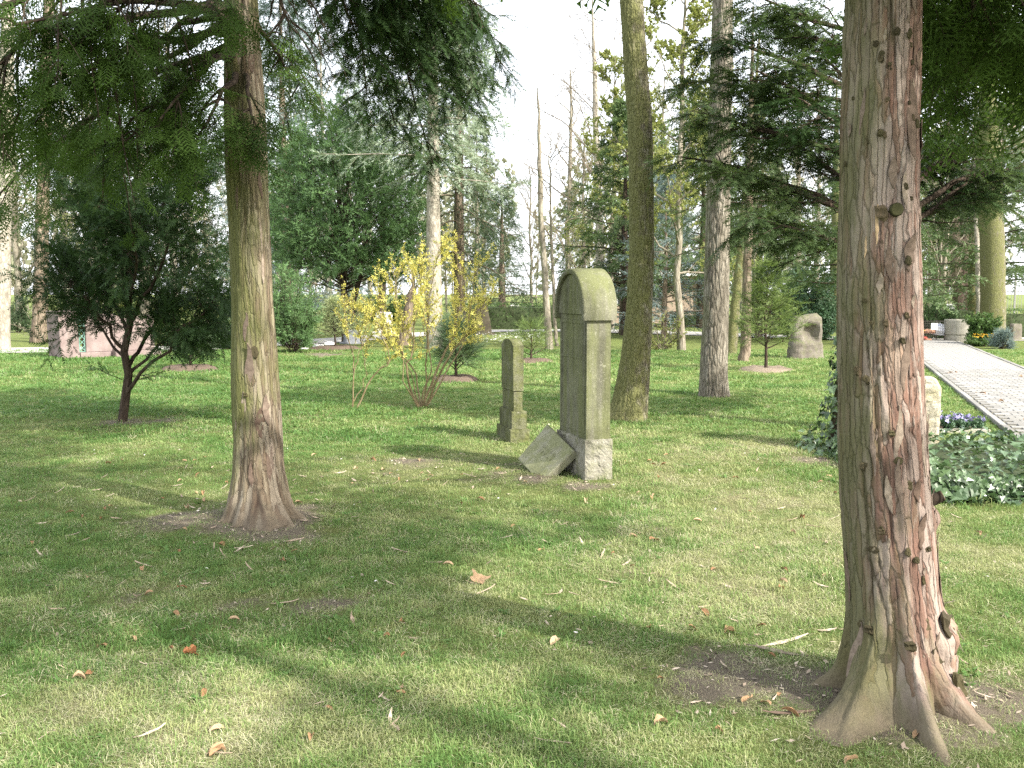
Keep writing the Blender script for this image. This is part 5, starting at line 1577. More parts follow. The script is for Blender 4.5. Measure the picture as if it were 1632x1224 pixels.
# --- crown of the left foreground tree: hanging cypress sprays, also over the lawn
rg = np.random.default_rng(11)
def lax_at(z): return np.array([np.interp(z, A_[:, 0], A_[:, 1]) for _ in (0,)] + [Yl])
A_ = np.array(sorted(lax))
def from_trunk(z): return np.array((np.interp(z, A_[:, 0], A_[:, 1]), Yl, z))
L_TARGETS = [  # start height, pixel and distance of the tip, weight
    (3.4, 20, 40, 5.4, 1.0), (3.5, -60, 120, 5.5, 1.0), (3.5, -130, 40, 5.3, .9), (3.7, 60, -40, 5.6, 1.0), (3.3, 60, 150, 6.4, .9), (3.5, 200, 90, 6.6, .7), (3.3, -20, 330, 7.4, .7), (3.6, 150, 10, 5.6, .8),
    (3.2, 200, 225, 6.0, .5), (3.2, 255, 190, 5.8, .5), (3.1, 325, 205, 6.15, .38), (3.1, 400, 200, 6.3, .12), (3.6, 160, 130, 7.6, .5), (3.7, 330, 20, 6.2, .45), (3.4, 120, 215, 8.0, .5),
    (3.5, 462, 120, 7.3, .40)]
for (z0, px, py, Yt, wgt) in L_TARGETS:
    P = limb_set([from_trunk(z0)], [AT(px, py, Yt)], .03, .28, .16, rg)[0]
    spray_limb(left_tree, P, .022 + .012 * wgt, rg, M['thuja'], THUJA_B, int(9 * wgt) + 2, .50 * wgt + .12, 4, .24, .20, 2, .85, roll=.22, t0=.42, tint=(.0, .35) if rg.random() < .4 else (.3, 1.0), spread=.7)
# long limbs reaching right over the lawn in front of the silver spruce
for (z0, px, py, Yt, wgt) in ((6.0, 680, 70, 9.6, 1.0), (6.2, 630, 200, 9.8, .9), (6.1, 750, 120, 10.2, .9), (6.3, 760, 30, 9.8, 1.1), (5.9, 585, 150, 9.2, .7), (6.4, 620, 20, 9.0, 1.0), (6.1, 800, 115, 10.6, .6), (6.0, 690, 260, 10.2, .8), (6.2, 725, 170, 10.4, 1.0), (6.0, 560, 40, 8.6, .6), (6.3, 655, 120, 9.4, .9)):
    P = limb_set([from_trunk(z0)], [AT(px, py, Yt)], .03, .22, .10, rg)[0]
    spray_limb(left_tree, P, .026, rg, M['yew'], YEW_N, int(11 * wgt) + 4, .60 * wgt, 5, .30, .20, 5, .25, t0=.60, roll=.3, tint=(.35, 1.0))
# thin hanging sprays over open sky
for (z0, px, py, Yt) in ((4.4, 490, 190, 8.2), (4.6, 525, 130, 8.4), (4.0, 478, 110, 7.6)):
    P = limb_set([from_trunk(z0)], [AT(px, py, Yt)], .012, .35, .12, rg)[0]
    spray_limb(left_tree, P, .012, rg, M['yew'], YEW_N, 7, .4, 3, .25, .13, 2, .7, t0=.45)
def crown_mass(tree, name, ztop, zlow, rad, nprim, seed, leafmat, tmpl, size, k2=9, nleaf=7, lowcut=None, up=.25, droop=.35):
    """the upper crown, mostly above the picture: it shades the lawn"""
    r = np.random.default_rng(seed)
    o = np.array(tree.location)
    z = r.uniform(zlow, ztop, nprim)
    a = np.arange(nprim) * 2.399 + r.normal(0, .3, nprim)
    L = rad * (1 - .75 * ((z - zlow) / (ztop - zlow)) ** 1.2) * r.uniform(.7, 1.1, nprim)
    st = np.stack((np.zeros(nprim), np.zeros(nprim), z), -1)
    d = unit(np.stack((np.cos(a), np.sin(a), np.full(nprim, up)), -1))
    P = paths(st, d, L, 7, droop, .15, r)
    wood = MB(); tubes(P, taper(nprim, 7, .012 + .012 * L, .25), 5, wood)
    p2, d2, t2 = kids(P, k2, .2, 1, .9, .5, r)
    P2 = paths(p2, d2, .9 * (1.1 - .6 * t2) * r.uniform(.6, 1.2, len(t2)), 5, .4, .2, r)
    tubes(P2, taper(len(P2), 5, .007, .3), 3, wood)
    w = wood.build('upper_limbs', M['bark_yew'], tree); tag(w, kind='stuff')
    fol = MB()
    leaves_on(fol, tmpl, P2, nleaf, .05, 1.0, .7, .6, size, r, (.2, .8), .6, .4)
    f = fol.build('crown', leafmat, tree); tag(f, kind='stuff')
crown_mass(left_tree, 'crown', 9.8, 4.5, 3.2, 32, 5, M['thuja'], THUJA_T, .36, 8, 5)

# --- crown of the right foreground tree
A2_ = np.array(sorted(rax))
def from_rtrunk(z): return np.array((np.interp(z, A2_[:, 0], A2_[:, 1]), Yr, z))
rg = np.random.default_rng(12)
for (z0, px, py, Yt, wgt) in ((3.0, 1600, 60, 4.2, .8), (3.1, 1540, 20, 4.6, .8), (3.2, 1660, 100, 4.6, .8), (3.3, 1500, -10, 4.9, .7), (2.9, 1640, 20, 3.8, .7)):
    P = limb_set([from_rtrunk(z0)], [AT(px, py, Yt)], .03, .25, .15, rg)[0]
    spray_limb(right_tree, P, .02, rg, M['thuja'], THUJA_B, int(9 * wgt) + 3, .55 * wgt, 4, .25, .22, 2, .45, roll=.22, tint=(.1, .95))
for (z0, dx, dy, dz, wgt) in ((3.3, 2.3, -1.9, 1.0, .9), (3.5, 1.7, -2.5, 1.0, .9), (3.2, 1.2, -1.5, .8, .8), (3.6, 2.7, -2.7, 1.2, 1.0), (3.4, .4, -2.2, .9, .7), (3.8, 2.4, -1.0, 1.0, .8), (3.7, 1.0, -3.0, 1.2, .8)):
    b0 = from_rtrunk(z0)
    P = limb_set([b0], [b0 + np.array((dx, dy, dz))], .03, .15, .12, rg)[0]
    spray_limb(right_tree, P, .03, rg, M['thuja'], THUJA_T, int(9 * wgt), .75 * wgt, 4, .30, .28, 3, .35)
for k in range(13):      # short dense limbs close round the trunk, above the picture
    a = math.atan2(-.8, -.6) + rg.uniform(-1.3, 1.3); z0 = rg.uniform(3.3, 5.2)
    b0 = from_rtrunk(z0)
    P = limb_set([b0], [b0 + np.array((math.cos(a) * 1.25, math.sin(a) * 1.25, .35))], .03, .1, .1, rg)[0]
    spray_limb(right_tree, P, .02, rg, M['thuja'], THUJA_T, 10, .45, 4, .24, .28, 3, .25)
crown_mass(right_tree, 'crown', 9.5, 3.7, 3.0, 24, 6, M['thuja'], THUJA_T, .38, 8, 6)

# --- slim cypress beside the path to the right of the viewer: its shade dapples the near lawn
shade_tree = empty('cypress_tree', (5.45, -.75, 0), .3, 'slim dark cypress standing right of the viewer beside the ivy grave', 'tree')
m_ = MB(); tubes(np.array([[(0, 0, -.2), (.02, 0, 1), (0, .02, 3), (0, 0, 6), (0, 0, 8.6)]]), np.array([[.2, .15, .12, .07, .01]]), 14, m_); m_.build('trunk', M['bark_brown'], shade_tree)
crown_mass(shade_tree, 'crown', 8.0, 2.7, 1.6, 16, 8, M['thuja'], THUJA_T, .36, 7, 4, droop=.3)

# --- bare crowns of the two tall deciduous trunks
def bare_crown(tree, z0, zt, n1, L1, seed, k2=8, k3=6, up=.8, axis=None, name='crown', mat=None, r1=.04, buds=None):
    r = np.random.default_rng(seed)
    z = r.uniform(z0, zt, n1)
    a = np.arange(n1) * 2.399 + r.normal(0, .3, n1)
    ax = np.zeros((n1, 3)); ax[:, 2] = z
    if axis is not None: ax[:, 0] = np.interp(z, axis[:, 0], axis[:, 1])
    L = L1 * (1.15 - .7 * (z - z0) / max(zt - z0, .1)) * r.uniform(.6, 1.15, n1)
    d = unit(np.stack((np.cos(a), np.sin(a), up + r.normal(0, .2, n1)), -1))
    P = paths(ax, d, L, 8, -.12 * r.random(n1), .22, r)
    w = MB()
    tubes(P, taper(n1, 8, r1 * L / L1, .25), 5, w)
    p2, d2, t2 = kids(P, k2, .15, 1, .7, 3, r); L2 = L1 * .42 * (1.1 - .6 * t2) * r.uniform(.5, 1.2, len(t2))
    P2 = paths(p2, d2, L2, 6, -.15, .25, r); tubes(P2, taper(len(P2), 6, r1 * .32 * (L2 / (L1 * .42)) ** .7 + .002, .3), 4, w)
    p3, d3, t3 = kids(P2, k3, .15, 1, .65, 3, r); L3 = L1 * .17 * r.uniform(.5, 1.3, len(t3))
    P3 = paths(p3, d3, L3, 4, -.1, .25, r); tubes(P3, taper(len(P3), 4, r1 * .11 + .001, .4), 3, w)
    o = w.build(name, mat or M['twig'], tree); tag(o, kind='stuff')
    if buds:
        b = MB(); leaves_on(b, BROAD_S, P3, buds[1], .2, 1, .6, 3, buds[2], r, (.2, .9), .8, .1)
        f = b.build('spring_leaves', buds[0], tree); tag(f, kind='stuff')
    return o
bare_crown(moss_tree, 5.6, 10.5, 12, 2.6, 41, 6, 5)
bare_crown(grey_tree, 6.4, 10.5, 11, 2.6, 42, 6, 5)

# --- small dark yew on the left lawn: many rising stems from one leg
def px_limb(Y0, pts, s=10):
    """a bent stem through pixels (px, py, distance)"""
    P = np.array([AT(a, b, c) for a, b, c in pts])
    t = np.linspace(0, 1, len(P)); u = np.linspace(0, 1, s)
    return np.stack([np.interp(u, t, P[:, k]) for k in range(3)], -1)
yw = empty('yew_tree', (YEWP[0], YEWP[1], 0), 0, 'small dark many stemmed yew in the shade before the pink tomb', 'tree')
rg = np.random.default_rng(21)
Dy = YEWP[1]
stems = [([(193, 672, Dy), (199, 600, Dy), (203, 540, Dy), (208, 440, Dy - .1), (215, 330, Dy), (222, 200, Dy)], .060),
         ([(203, 625, Dy), (245, 575, Dy - .2), (295, 525, Dy - .4), (345, 470, Dy - .5)], .026), ([(202, 590, Dy), (235, 540, Dy + .3), (275, 480, Dy + .5), (320, 400, Dy + .7)], .028),
         ([(201, 560, Dy), (170, 520, Dy - .2), (140, 480, Dy - .4), (100, 440, Dy - .5)], .024), ([(204, 530, Dy), (180, 480, Dy + .4), (150, 400, Dy + .7), (110, 320, Dy + .9)], .026),
         ([(206, 520, Dy), (240, 460, Dy - .4), (275, 380, Dy - .7), (300, 290, Dy - .9)], .026), ([(208, 470, Dy), (190, 400, Dy - .5), (165, 320, Dy - .8), (150, 240, Dy - .9)], .024),
         ([(210, 440, Dy), (250, 370, Dy + .5), (300, 300, Dy + .8), (340, 230, Dy + .9)], .024), ([(208, 420, Dy), (170, 350, Dy + .1), (130, 280, Dy), (105, 230, Dy)], .02), ([(212, 400, Dy), (260, 320, Dy - .2), (290, 230, Dy - .3), (300, 150, Dy - .3)], .022),
         ([(202, 580, Dy), (160, 515, Dy + .2), (125, 465, Dy + .4)], .02), ([(204, 600, Dy), (260, 545, Dy + .1), (330, 500, Dy + .2)], .022), ([(207, 500, Dy), (215, 420, Dy - .8), (225, 330, Dy - 1.2)], .022), ([(207, 500, Dy), (205, 420, Dy + .8), (200, 330, Dy + 1.3)], .022)]
o3 = np.array((YEWP[0], YEWP[1], 0))
twood, tf_ = MB(), MB()
for pts, r0 in stems:
    P = px_limb(Dy, pts)[None] - o3
    P[:, 1:-1] += rg.normal(0, .025, P[:, 1:-1].shape)
    if r0 > .05: P[0, 0, 2] = -.1
    tubes(P, taper(1, 10, r0, .3), 9, twood)
    big = r0 > .05
    p2, d2, t2 = kids(P, 34 if big else 24, .42 if big else .32, 1, .8, 3, rg)
    P2 = paths(p2, d2, .75 * (1.1 - .5 * t2) * rg.uniform(.5, 1.2, len(t2)), 5, .02, .22, rg)
    P2[:, :, 2] = np.maximum(P2[:, :, 2], .95)
    tubes(P2, taper(len(P2), 5, .006, .3), 3, twood)
    p3, d3, t3 = kids(P2, 7, .15, 1, .7, 3, rg)
    P3 = paths(p3, d3, .26 * rg.uniform(.6, 1.2, len(t3)), 3, .1, .15, rg)
    leaves_on(tf_, YEW_M, P3, 4, .05, 1, .6, 1.0, .19, rg, (.2, .8), .7, .1)
    leaves_on(tf_, YEW_M, P2, 4, .3, 1, .6, 1.0, .15, rg, (.2, .8), .7, .1)
# small shoots low on the leg
Ps = paths(np.array([AT(195, 605, Dy) - o3, AT(203, 600, Dy) - o3, AT(204, 615, Dy) - o3]), unit(np.array([(-.8, 0, .5), (.9, -.2, .3), (.8, .1, .4)])), .45, 4, .1, .2, rg)
tubes(Ps, taper(3, 4, .006), 4, twood); leaves_on(tf_, YEW_M, Ps, 7, .2, 1, .7, .8, .14, rg, (.1, .8))
twood.build('trunk', M['bark_yew'], yw)
tag(tf_.build('crown', M['yew'], yw), kind='stuff')

# --- yew standing right behind the large trunk, long level limbs
Yb = 11.2
yb0 = AT(1405, 700, Yb); yb = empty('yew_tree', (yb0[0], Yb, 0), 0, 'spreading yew with long level limbs behind the large peeling trunk', 'tree')
m_ = MB()
tp = np.array([[(0, 0, -.1), (.03, 0, 1), (-.02, .05, 2), (.02, 0, 3.2), (0, .05, 5), (0, 0, 7)]]); tubes(tp, np.array([[.21, .17, .15, .13, .09, .03]]), 14, m_)
m_.build('trunk', M['bark_yew'], yb)
rg = np.random.default_rng(31)
for (zs, px, py, Yt, wgt) in ((2.55, 1165, 282, 11.0, 1.0), (2.5, 1085, 250, 11.6, .9), (2.3, 1200, 345, 10.6, .9), (3.3, 1120, 180, 11.4, 1.0), (3.5, 1200, 110, 10.8, 1.0), (2.9, 1220, 210, 12.2, 1.0), (3.9, 1150, 60, 11.2, 1.0), (4.2, 1240, 30, 11.8, 1.0), (3.2, 1280, 160, 10.2, .8), (2.3, 1240, 350, 11.4, .6), (3.6, 1290, 70, 12.6, .9), (4.0, 1090, 130, 11.8, .6), (4.6, 1190, -10, 11.6, .8),
                            (2.9, 1600, 180, 11.4, 1.0), (3.2, 1560, 90, 11.0, 1.0), (2.5, 1580, 270, 11.6, .8), (3.8, 1640, 60, 11.8, 1.0), (2.7, 1680, 240, 12.0, .9), (3.5, 1520, 110, 10.4, .7), (2.3, 1540, 300, 12.4, .6), (4.2, 1580, 10, 11.4, 1.0), (3.0, 1500, 230, 12.2, .6), (2.6, 1640, 300, 13, .6)):
    P = limb_set([(yb0[0], Yb, zs - .35)], [AT(px, py, Yt)], .03, .14, .10, rg)[0]
    spray_limb(yb, P, .042 * wgt + .006, rg, M['yew_olive'] if rg.random() < .55 else M['yew'], YEW_M, int(15 * wgt) + 5, .75 * wgt + .15, 5, .28, .205, 5, .14, t0=.28, spread=.28, roll=.3, tint=(.0, .4) if rg.random() < .5 else (.3, 1.0))
crown_mass(yb, 'crown', 7.2, 4.6, 2.6, 9, 33, M['yew'], YEW_M, .26, 8, 12)

# ------------------------------------------------------------------ generic trees
def conifer_meshes(seed, H, z0, R, nprim, tmpl, size, leafmat, bark, r0, droop=.25, up=.05, k2=9, nleaf=6, hang=0.0, shape=1.0, l2=.30, tint=(.2, .85)):
    r = np.random.default_rng(seed)
    t = (np.arange(nprim) + r.random(nprim)) / nprim
    z = z0 + (H * .98 - z0) * t
    L = R * (1 - t) ** shape * r.uniform(.75, 1.12, nprim) + .08 * R
    a = np.arange(nprim) * 2.399 + r.normal(0, .25, nprim)
    d = unit(np.stack((np.cos(a), np.sin(a), up + .5 * t), -1))
    st = np.stack((np.zeros(nprim), np.zeros(nprim), z), -1)
    P = paths(st, d, L, 7, droop, .10, r)
    P[..., 2] += .18 * L[:, None] * np.linspace(0, 1, 7)[None] ** 4
    wood = MB()
    tr = np.array([[(0, 0, -.15), (.01, .01, .15), (0, 0, H * .25), (.03 * r.normal(), .03 * r.normal(), H * .5), (0, .02, H * .8), (0, 0, H)]])
    tubes(tr, np.array([[r0 * 1.5, r0 * 1.12, r0 * .9, r0 * .65, r0 * .28, .008]]), 12, wood)
    trunk = wood.mesh('trunk', bark)
    w2 = MB()
    tubes(P, taper(nprim, 7, .010 * L + .006, .2), 4, w2)
    p2, d2, t2 = kids(P, k2, .12, 1.0, .85, .35, r)
    L2 = np.repeat(L, k2) * l2 * (1.15 - .7 * t2) * r.uniform(.6, 1.2, len(t2)) + .08
    P2 = paths(p2, d2, L2, 4, .25 + hang, .15, r)
    tubes(P2, taper(len(P2), 4, .004, .4), 3, w2)
    br = w2.mesh('branches', bark)
    fol = MB()
    leaves_on(fol, tmpl, P2, nleaf, .0, 1.0, .6, .7, size, r, tint, .6, .25 + hang)
    leaves_on(fol, tmpl, P, k2, .25, 1.0, .5, .7, size, r, tint, .6, .2)
    return [('trunk', trunk, None), ('branches', br, 'stuff'), ('crown', fol.mesh('crown', leafmat), 'stuff')]
def bare_meshes(seed, H, z0, r0, n1, L1, bark, k2=9, k3=7, up=1.0, lean=0.0, buds=None, twig=None, k4=0):
    r = np.random.default_rng(seed)
    m1 = MB()
    s = 12
    zz = np.linspace(0, H, s)
    ax = np.stack((lean * zz + np.cumsum(r.normal(0, .05, s)), np.cumsum(r.normal(0, .05, s)), zz), -1); ax[0, :2] = 0; ax[0, 2] = -.2
    tubes(ax[None], (r0 * np.concatenate(([1.35], np.linspace(1.0, .12, s - 1) ** .8)))[None], 10, m1)
    t = (np.arange(n1) + r.random(n1)) / n1
    z = z0 + (H * .97 - z0) * t
    st = np.stack((np.interp(z, zz, ax[:, 0]), np.interp(z, zz, ax[:, 1]), z), -1)
    a = np.arange(n1) * 2.399 + r.normal(0, .4, n1)
    L = L1 * (1.1 - .75 * t) * r.uniform(.6, 1.15, n1)
    d = unit(np.stack((np.cos(a), np.sin(a), up + .5 * t + r.normal(0, .2, n1)), -1))
    P = paths(st, d, L, 8, -.08, .2, r)
    tubes(P, taper(n1, 8, r0 * .36 * (L / L1) + .008, .2), 5, m1)
    w = MB()
    p2, d2, t2 = kids(P, k2, .15, 1, .65, 3, r); L2 = np.repeat(L, k2) * .42 * (1.1 - .6 * t2) * r.uniform(.5, 1.2, len(t2)); d2[:, 2] += .25
    P2 = paths(p2, unit(d2), L2, 5, -.1, .22, r); tubes(P2, taper(len(P2), 5, .006 + .006 * L2, .3), 4, w)
    p3, d3, t3 = kids(P2, k3, .15, 1, .6, 3, r); L3 = np.repeat(L2, k3) * .45 * r.uniform(.5, 1.3, len(t3)) + .1
    P3 = paths(p3, d3, L3, 4, -.08, .22, r); tubes(P3, taper(len(P3), 4, .0055, .5), 3, w)
    if k4:
        p4, d4, t4 = kids(P3, k4, .2, 1, .6, 3, r)
        P4 = paths(p4, d4, .5 * r.uniform(.4, 1.2, len(t4)), 3, -.05, .2, r); tubes(P4, taper(len(P4), 3, .0045, .5), 3, w)
    out = [('trunk', m1.mesh('trunk', bark), None), ('twigs', w.mesh('twigs', twig or M['twig']), 'stuff')]
    if buds:
        b = MB(); leaves_on(b, BROAD_S, P3, buds[1], .2, 1, .6, 3, buds[2], r, (.2, .9), .8, .1)
        out.append(('spring_leaves', b.mesh('spring_leaves', buds[0]), 'stuff'))
    return out
def plant_tree(name, meshes, x, y, label, cat='tree', group=None, rz=0.0, s=1.0, z=0.0, tilt=(0, 0)):
    e_ = empty(name, (x, y, z), rz, label, cat, group)
    e_.rotation_euler = (tilt[0], tilt[1], rz)
    e_.scale = (s,) * 3 if not hasattr(s, '__len__') else s
    for nm, me, kd in meshes:
        o = link(nm, me, e_)
        if kd: tag(o, kind=kd)
    return e_
def g_at(px, py): return G(px, py)

# large round evergreen, centre left
def round_evergreen(seed, H, z0, R, leafmat, nprim, tmpl, size, k2, k3, nleaf, bark, r0=.14, squash=1.0):
    """dense ball on a short forked leg, branches visible underneath"""
    r = np.random.default_rng(seed)
    w = MB()
    legs = np.array([[(0, 0, -.1), (.03, 0, .6), (0, 0, z0 * .8), (-.1, 0, z0 + .5), (0, .1, z0 + 2)], [(.02, 0, -.1), (.12, .04, .6), (.2, .05, z0 * .8), (.45, .1, z0 + .5), (.7, .1, z0 + 1.8)]])
    tubes(legs, np.array([[r0 * 1.2, r0, r0 * .85, r0 * .6, r0 * .2], [r0 * .9, r0 * .75, r0 * .7, r0 * .5, r0 * .2]]), 10, w)
    cz = (H + z0) / 2
    a = np.arange(nprim) * 2.399
    v = 1 - (np.arange(nprim) + .5) / nprim * 1.72
    tgt = np.stack((np.cos(a) * np.sqrt(np.clip(1 - v * v, 0, 1)) * R, np.sin(a) * np.sqrt(np.clip(1 - v * v, 0, 1)) * R, cz + v * (H - z0) / 2), -1) * 1.0
    rr = r.uniform(.78, 1.0, nprim)
    org = np.stack((np.zeros(nprim), np.zeros(nprim), np.clip(z0 * .75 + (tgt[:, 2] - z0) * .45, z0 * .7, H)), -1)
    tgt = org + (tgt - org) * rr[:, None]
    P = limb_set(org, tgt, .02, -.06, .12, r, 7)
    tubes(P, taper(nprim, 7, .022, .15), 4, w)
    p2, d2, t2 = kids(P, k2, .5, 1, .8, 3, r)
    P2 = paths(p2, d2, R * .30 * r.uniform(.5, 1.2, len(t2)), 4, -.1, .2, r); tubes(P2, taper(len(P2), 4, .006, .4), 3, w)
    p3, d3, t3 = kids(P2, k3, .1, 1, .7, 3, r)
    P3 = paths(p3, d3, R * .11 * r.uniform(.5, 1.2, len(t3)), 3, 0, .15, r)
    f = MB(); leaves_on(f, tmpl, P3, nleaf, 0, 1, .7, 3, size, r, (.1, .85), .8, .05)
    return [('trunk', w.mesh('trunk', bark), None), ('crown', f.mesh('crown', leafmat), 'stuff')]
g = G(575, 547)
plant_tree('evergreen_tree', round_evergreen(51, 7.3, 1.55, 2.65, M['box'], 130, YEW_B, .205, 9, 4, 4, M['bark_yew']), g[0] - .45, g[1], 'big round dark evergreen with a dense ball crown behind the yellow shrub')

# silver spruce group
g = G(692, 556)
plant_tree('silver_spruce', conifer_meshes(52, 15, 4.7, 2.7, 84, SPR_M, .42, M['silver'], M['bark_pale'], .21, .34, .10, 10, 6, .15), g[0], g[1], 'tall silvery spruce with a pale bare lower trunk behind the yellow shrub')
g = G(728, 549)
plant_tree('spruce_tree', conifer_meshes(53, 14, 2.6, 2.4, 70, SPR_M, .34, M['spruce'], M['bark_brown'], .18, .6, -.05, 9, 7, .75), g[0], g[1] + 1.5, 'green spruce with drooping threadlike branchlets just right of the silver spruce')
bs = AT(455, 400, 38)
blue = conifer_meshes(54, 15, 1.2, 3.4, 96, SPR_M, .50, M['blue'], M['bark_brown'], .20, .28, .08, 9, 5, .1)
plant_tree('blue_spruce', blue, bs[0], 38, 'tall blue-grey spruce behind the tan trunk of the hanging cypress')
plant_tree('spruce_tree', conifer_meshes(55, 6.5, .5, 2.6, 56, SPR_M, .34, M['spruce'], M['bark_brown'], .18, .3, .05, 9, 5, .15), AT(800, 450, 46)[0], 46, 'dark green spruce behind the clipped hedge near the slender sapling')
plant_tree('spruce_tree', conifer_meshes(56, 5.6, .25, 2.4, 46, SPR_M, .30, M['blue'], M['bark_brown'], .10, .2, .15, 9, 6, .05), AT(1062, 520, 33)[0], 33.5, 'low spreading blue-green fir between the mossy trunk and the grey trunk')
plant_tree('spruce_tree', conifer_meshes(57, 4.2, .2, 2.0, 42, SPR_M, .28, M['spruce'], M['bark_brown'], .09, .2, .1, 9, 6, .05), AT(990, 510, 38)[0], 38, 'dark fir standing before the left end of the flat roofed pavilion')
plant_tree('spruce_tree', conifer_meshes(58, 8, .5, 2.2, 50, SPR_M, .30, M['spruce'], M['bark_brown'], .12, .25, .1, 9, 6, .1), AT(1250, 500, 33)[0] - .6, 34, 'dark green fir filling the gap behind the pair of slim trunks')

fill = conifer_meshes(59, 13, .4, 3.0, 60, SPR_M, .42, M['spruce'], M['bark_far'], .17, .3, .08, 8, 6, .15)
for px_, Y_, s_, l_ in ((560, 52, 1.0, 'green far spruce between the round evergreen and the silver spruce'), (395, 47, 1.0, 'green far spruce right behind the tan cypress trunk'), (170, 55, .95, 'green far spruce behind the pink tomb'), (905, 62, .62, 'small green far spruce left of the round-topped gravestone'), (760, 58, .9, 'green far spruce right of the drooping spruce')):
    plant_tree('spruce_tree', fill, AT(px_, 480, Y_)[0], Y_, l_, rz=px_ * .7, s=s_)

# pair of slim trunks right
def slim(name, rows, Yd, mat, label, seed, htop, crown):
    pts = [AT(px, py, Yd) for py, px, hw in rows]
    P = np.array(pts + [pts[-1] + (pts[-1] - pts[-2]) * (htop - pts[-1][2]) / max(pts[-1][2] - pts[-2][2], .1)])
    base = np.array((pts[0][0], Yd, 0))
    P = P - base
    P[0, 2] = -.15
    t = empty(name, tuple(base), 0, label, 'tree')
    u = np.linspace(0, 1, 22); tt = np.linspace(0, 1, len(P))
    R = [hw * Yd / F_PX for _, _, hw in rows] + [.02]
    Pf = np.stack([np.interp(u, tt, P[:, k]) for k in range(3)], -1); Rf = np.interp(u, tt, R)
    rr = np.random.default_rng(seed); Pf[1:-1, :2] += rr.normal(0, .012, (20, 2))
    m1 = MB(); tubes(Pf[None], Rf[None], 14, m1)
    V = np.concatenate(m1.V); V += .018 * fbm(V * np.array((9, 9, 3)), 3, seed)[:, None] * np.array((1, 1, 0)); m1.V = [V]
    m1.build('trunk', mat, t)
    if crown: crown(t, np.c_[Pf[:, 2], Pf[:, 0], Pf[:, 1]])
    return t
def yewish(t, ax):
    r = np.random.default_rng(77)
    n = 22
    z = r.uniform(2.3, 6.0, n); a = r.uniform(0, 6.28, n)
    st = np.stack((np.interp(z, ax[:, 0], ax[:, 1]), np.zeros(n), z), -1)
    P = paths(st, unit(np.stack((np.cos(a), np.sin(a), np.full(n, .1)), -1)), r.uniform(1.0, 2.4, n), 6, .3, .15, r)
    w = MB(); tubes(P, taper(n, 6, .022, .2), 4, w)
    p2, d2, t2 = kids(P, 9, .15, 1, .85, .5, r); P2 = paths(p2, d2, .6 * r.uniform(.5, 1.2, len(t2)), 4, .4, .2, r); tubes(P2, taper(len(P2), 4, .005), 3, w)
    tag(w.build('branches', M['bark_yew'], t), kind='stuff')
    f = MB(); leaves_on(f, YEW_M, P2, 12, 0, 1, .7, .8, .22, r, (.15, .85), .7, .3)
    tag(f.build('crown', M['yew_olive'], t), kind='stuff')
slim('slim_tree', ((566, 1165, 9), (520, 1169, 8), (470, 1174, 7.5), (420, 1179, 6.5), (340, 1186, 6)), 24.9, M['bark_moss'], 'slim mossy trunk leaning right, left one of the pair by the young spruce', 5, 8, None)
slim('slim_tree', ((577, 1184, 9.5), (555, 1188, 8.5), (500, 1190, 7.5), (430, 1191, 7), (340, 1193, 6)), 22.8, M['bark_brown'], 'slim flaky brown trunk, right one of the pair by the young spruce', 6, 8, yewish)
# slender young tree in the middle distance
slim('slender_tree', ((557, 876, 7), (500, 872, 5.8), (420, 867, 5.0), (340, 863, 4.2), (260, 861, 3.2), (190, 859, 2.2)), 27.6, M['bark_far'], 'slender bare young tree left of the tall round-topped gravestone', 7, 7.2, lambda t, ax: bare_crown(t, 2.0, 6.8, 16, 1.5, 61, 5, 4, .7, None, 'twigs', M['twig'], .022))
slim('slender_tree', ((545, 889, 3.2), (470, 882, 2.6), (400, 880, 2.2), (330, 878, 1.6)), 29, M['bark_far'], 'thin leafless stem close behind the slender young tree', 8, 5.6, lambda t, ax: bare_crown(t, 1.6, 5.2, 10, 1.1, 62, 5, 4, .9, None, 'twigs', M['twig'], .014))

# trunks left
slim('tall_tree', ((546, 62, 15), (520, 63, 12.5), (450, 66, 11), (380, 66, 10.5), (300, 69, 10), (200, 72, 9.5), (60, 76, 8.5)), 31, M['bark_brown'], 'tall brown trunk with dead side twigs left of the pink tomb', 9, 15, lambda t, ax: bare_crown(t, 4.2, 13, 26, 2.4, 63, 7, 5, .25, None, 'twigs', M['twig'], .028))
slim('tall_tree', ((560, 2, 15), (480, 2, 13), (380, 5, 12), (280, 8, 11.5), (180, 10, 11), (60, 12, 10)), 27, M['bark_pale'], 'pale grey trunk standing at the very left behind the path', 10, 14, lambda t, ax: bare_crown(t, 4.5, 12, 16, 2.2, 64, 7, 5, .5, None, 'twigs', M['twig'], .028))
# right background trunks
slim('tall_tree', ((548, 1583, 24), (520, 1581, 20), (470, 1582, 19), (400, 1582, 18.5), (330, 1579, 18), (260, 1577, 17.5)), 31, M['bark_moss'], 'broad mossy trunk right beside the round concrete planter', 11, 13, lambda t, ax: bare_crown(t, 5, 12, 16, 3, 65, 7, 6, .5, None, 'twigs', M['twig'], .04))
slim('tall_tree', ((520, 1549, 9), (460, 1551, 8), (400, 1552, 7.5), (330, 1553, 7)), 40, M['bark_moss'], 'narrow green trunk between the birch stem and the two dark trunks', 12, 11, None)
slim('birch_tree', ((515, 1560, 4.5), (460, 1559, 4), (400, 1557, 3.5), (330, 1555, 3)), 37, M['bark_pale'], 'thin pale birch stem behind the round planter', 13, 8, lambda t, ax: bare_crown(t, 2.6, 7.5, 14, 1.8, 66, 6, 5, .4, None, 'twigs', M['twig'], .02))
slim('dark_tree', ((500, 1529, 9), (460, 1527, 9), (420, 1524, 8.5), (350, 1520, 8)), 48, M['bark_yew'], 'dark leaning trunk, left of two over the far right hedge', 14, 11, None)
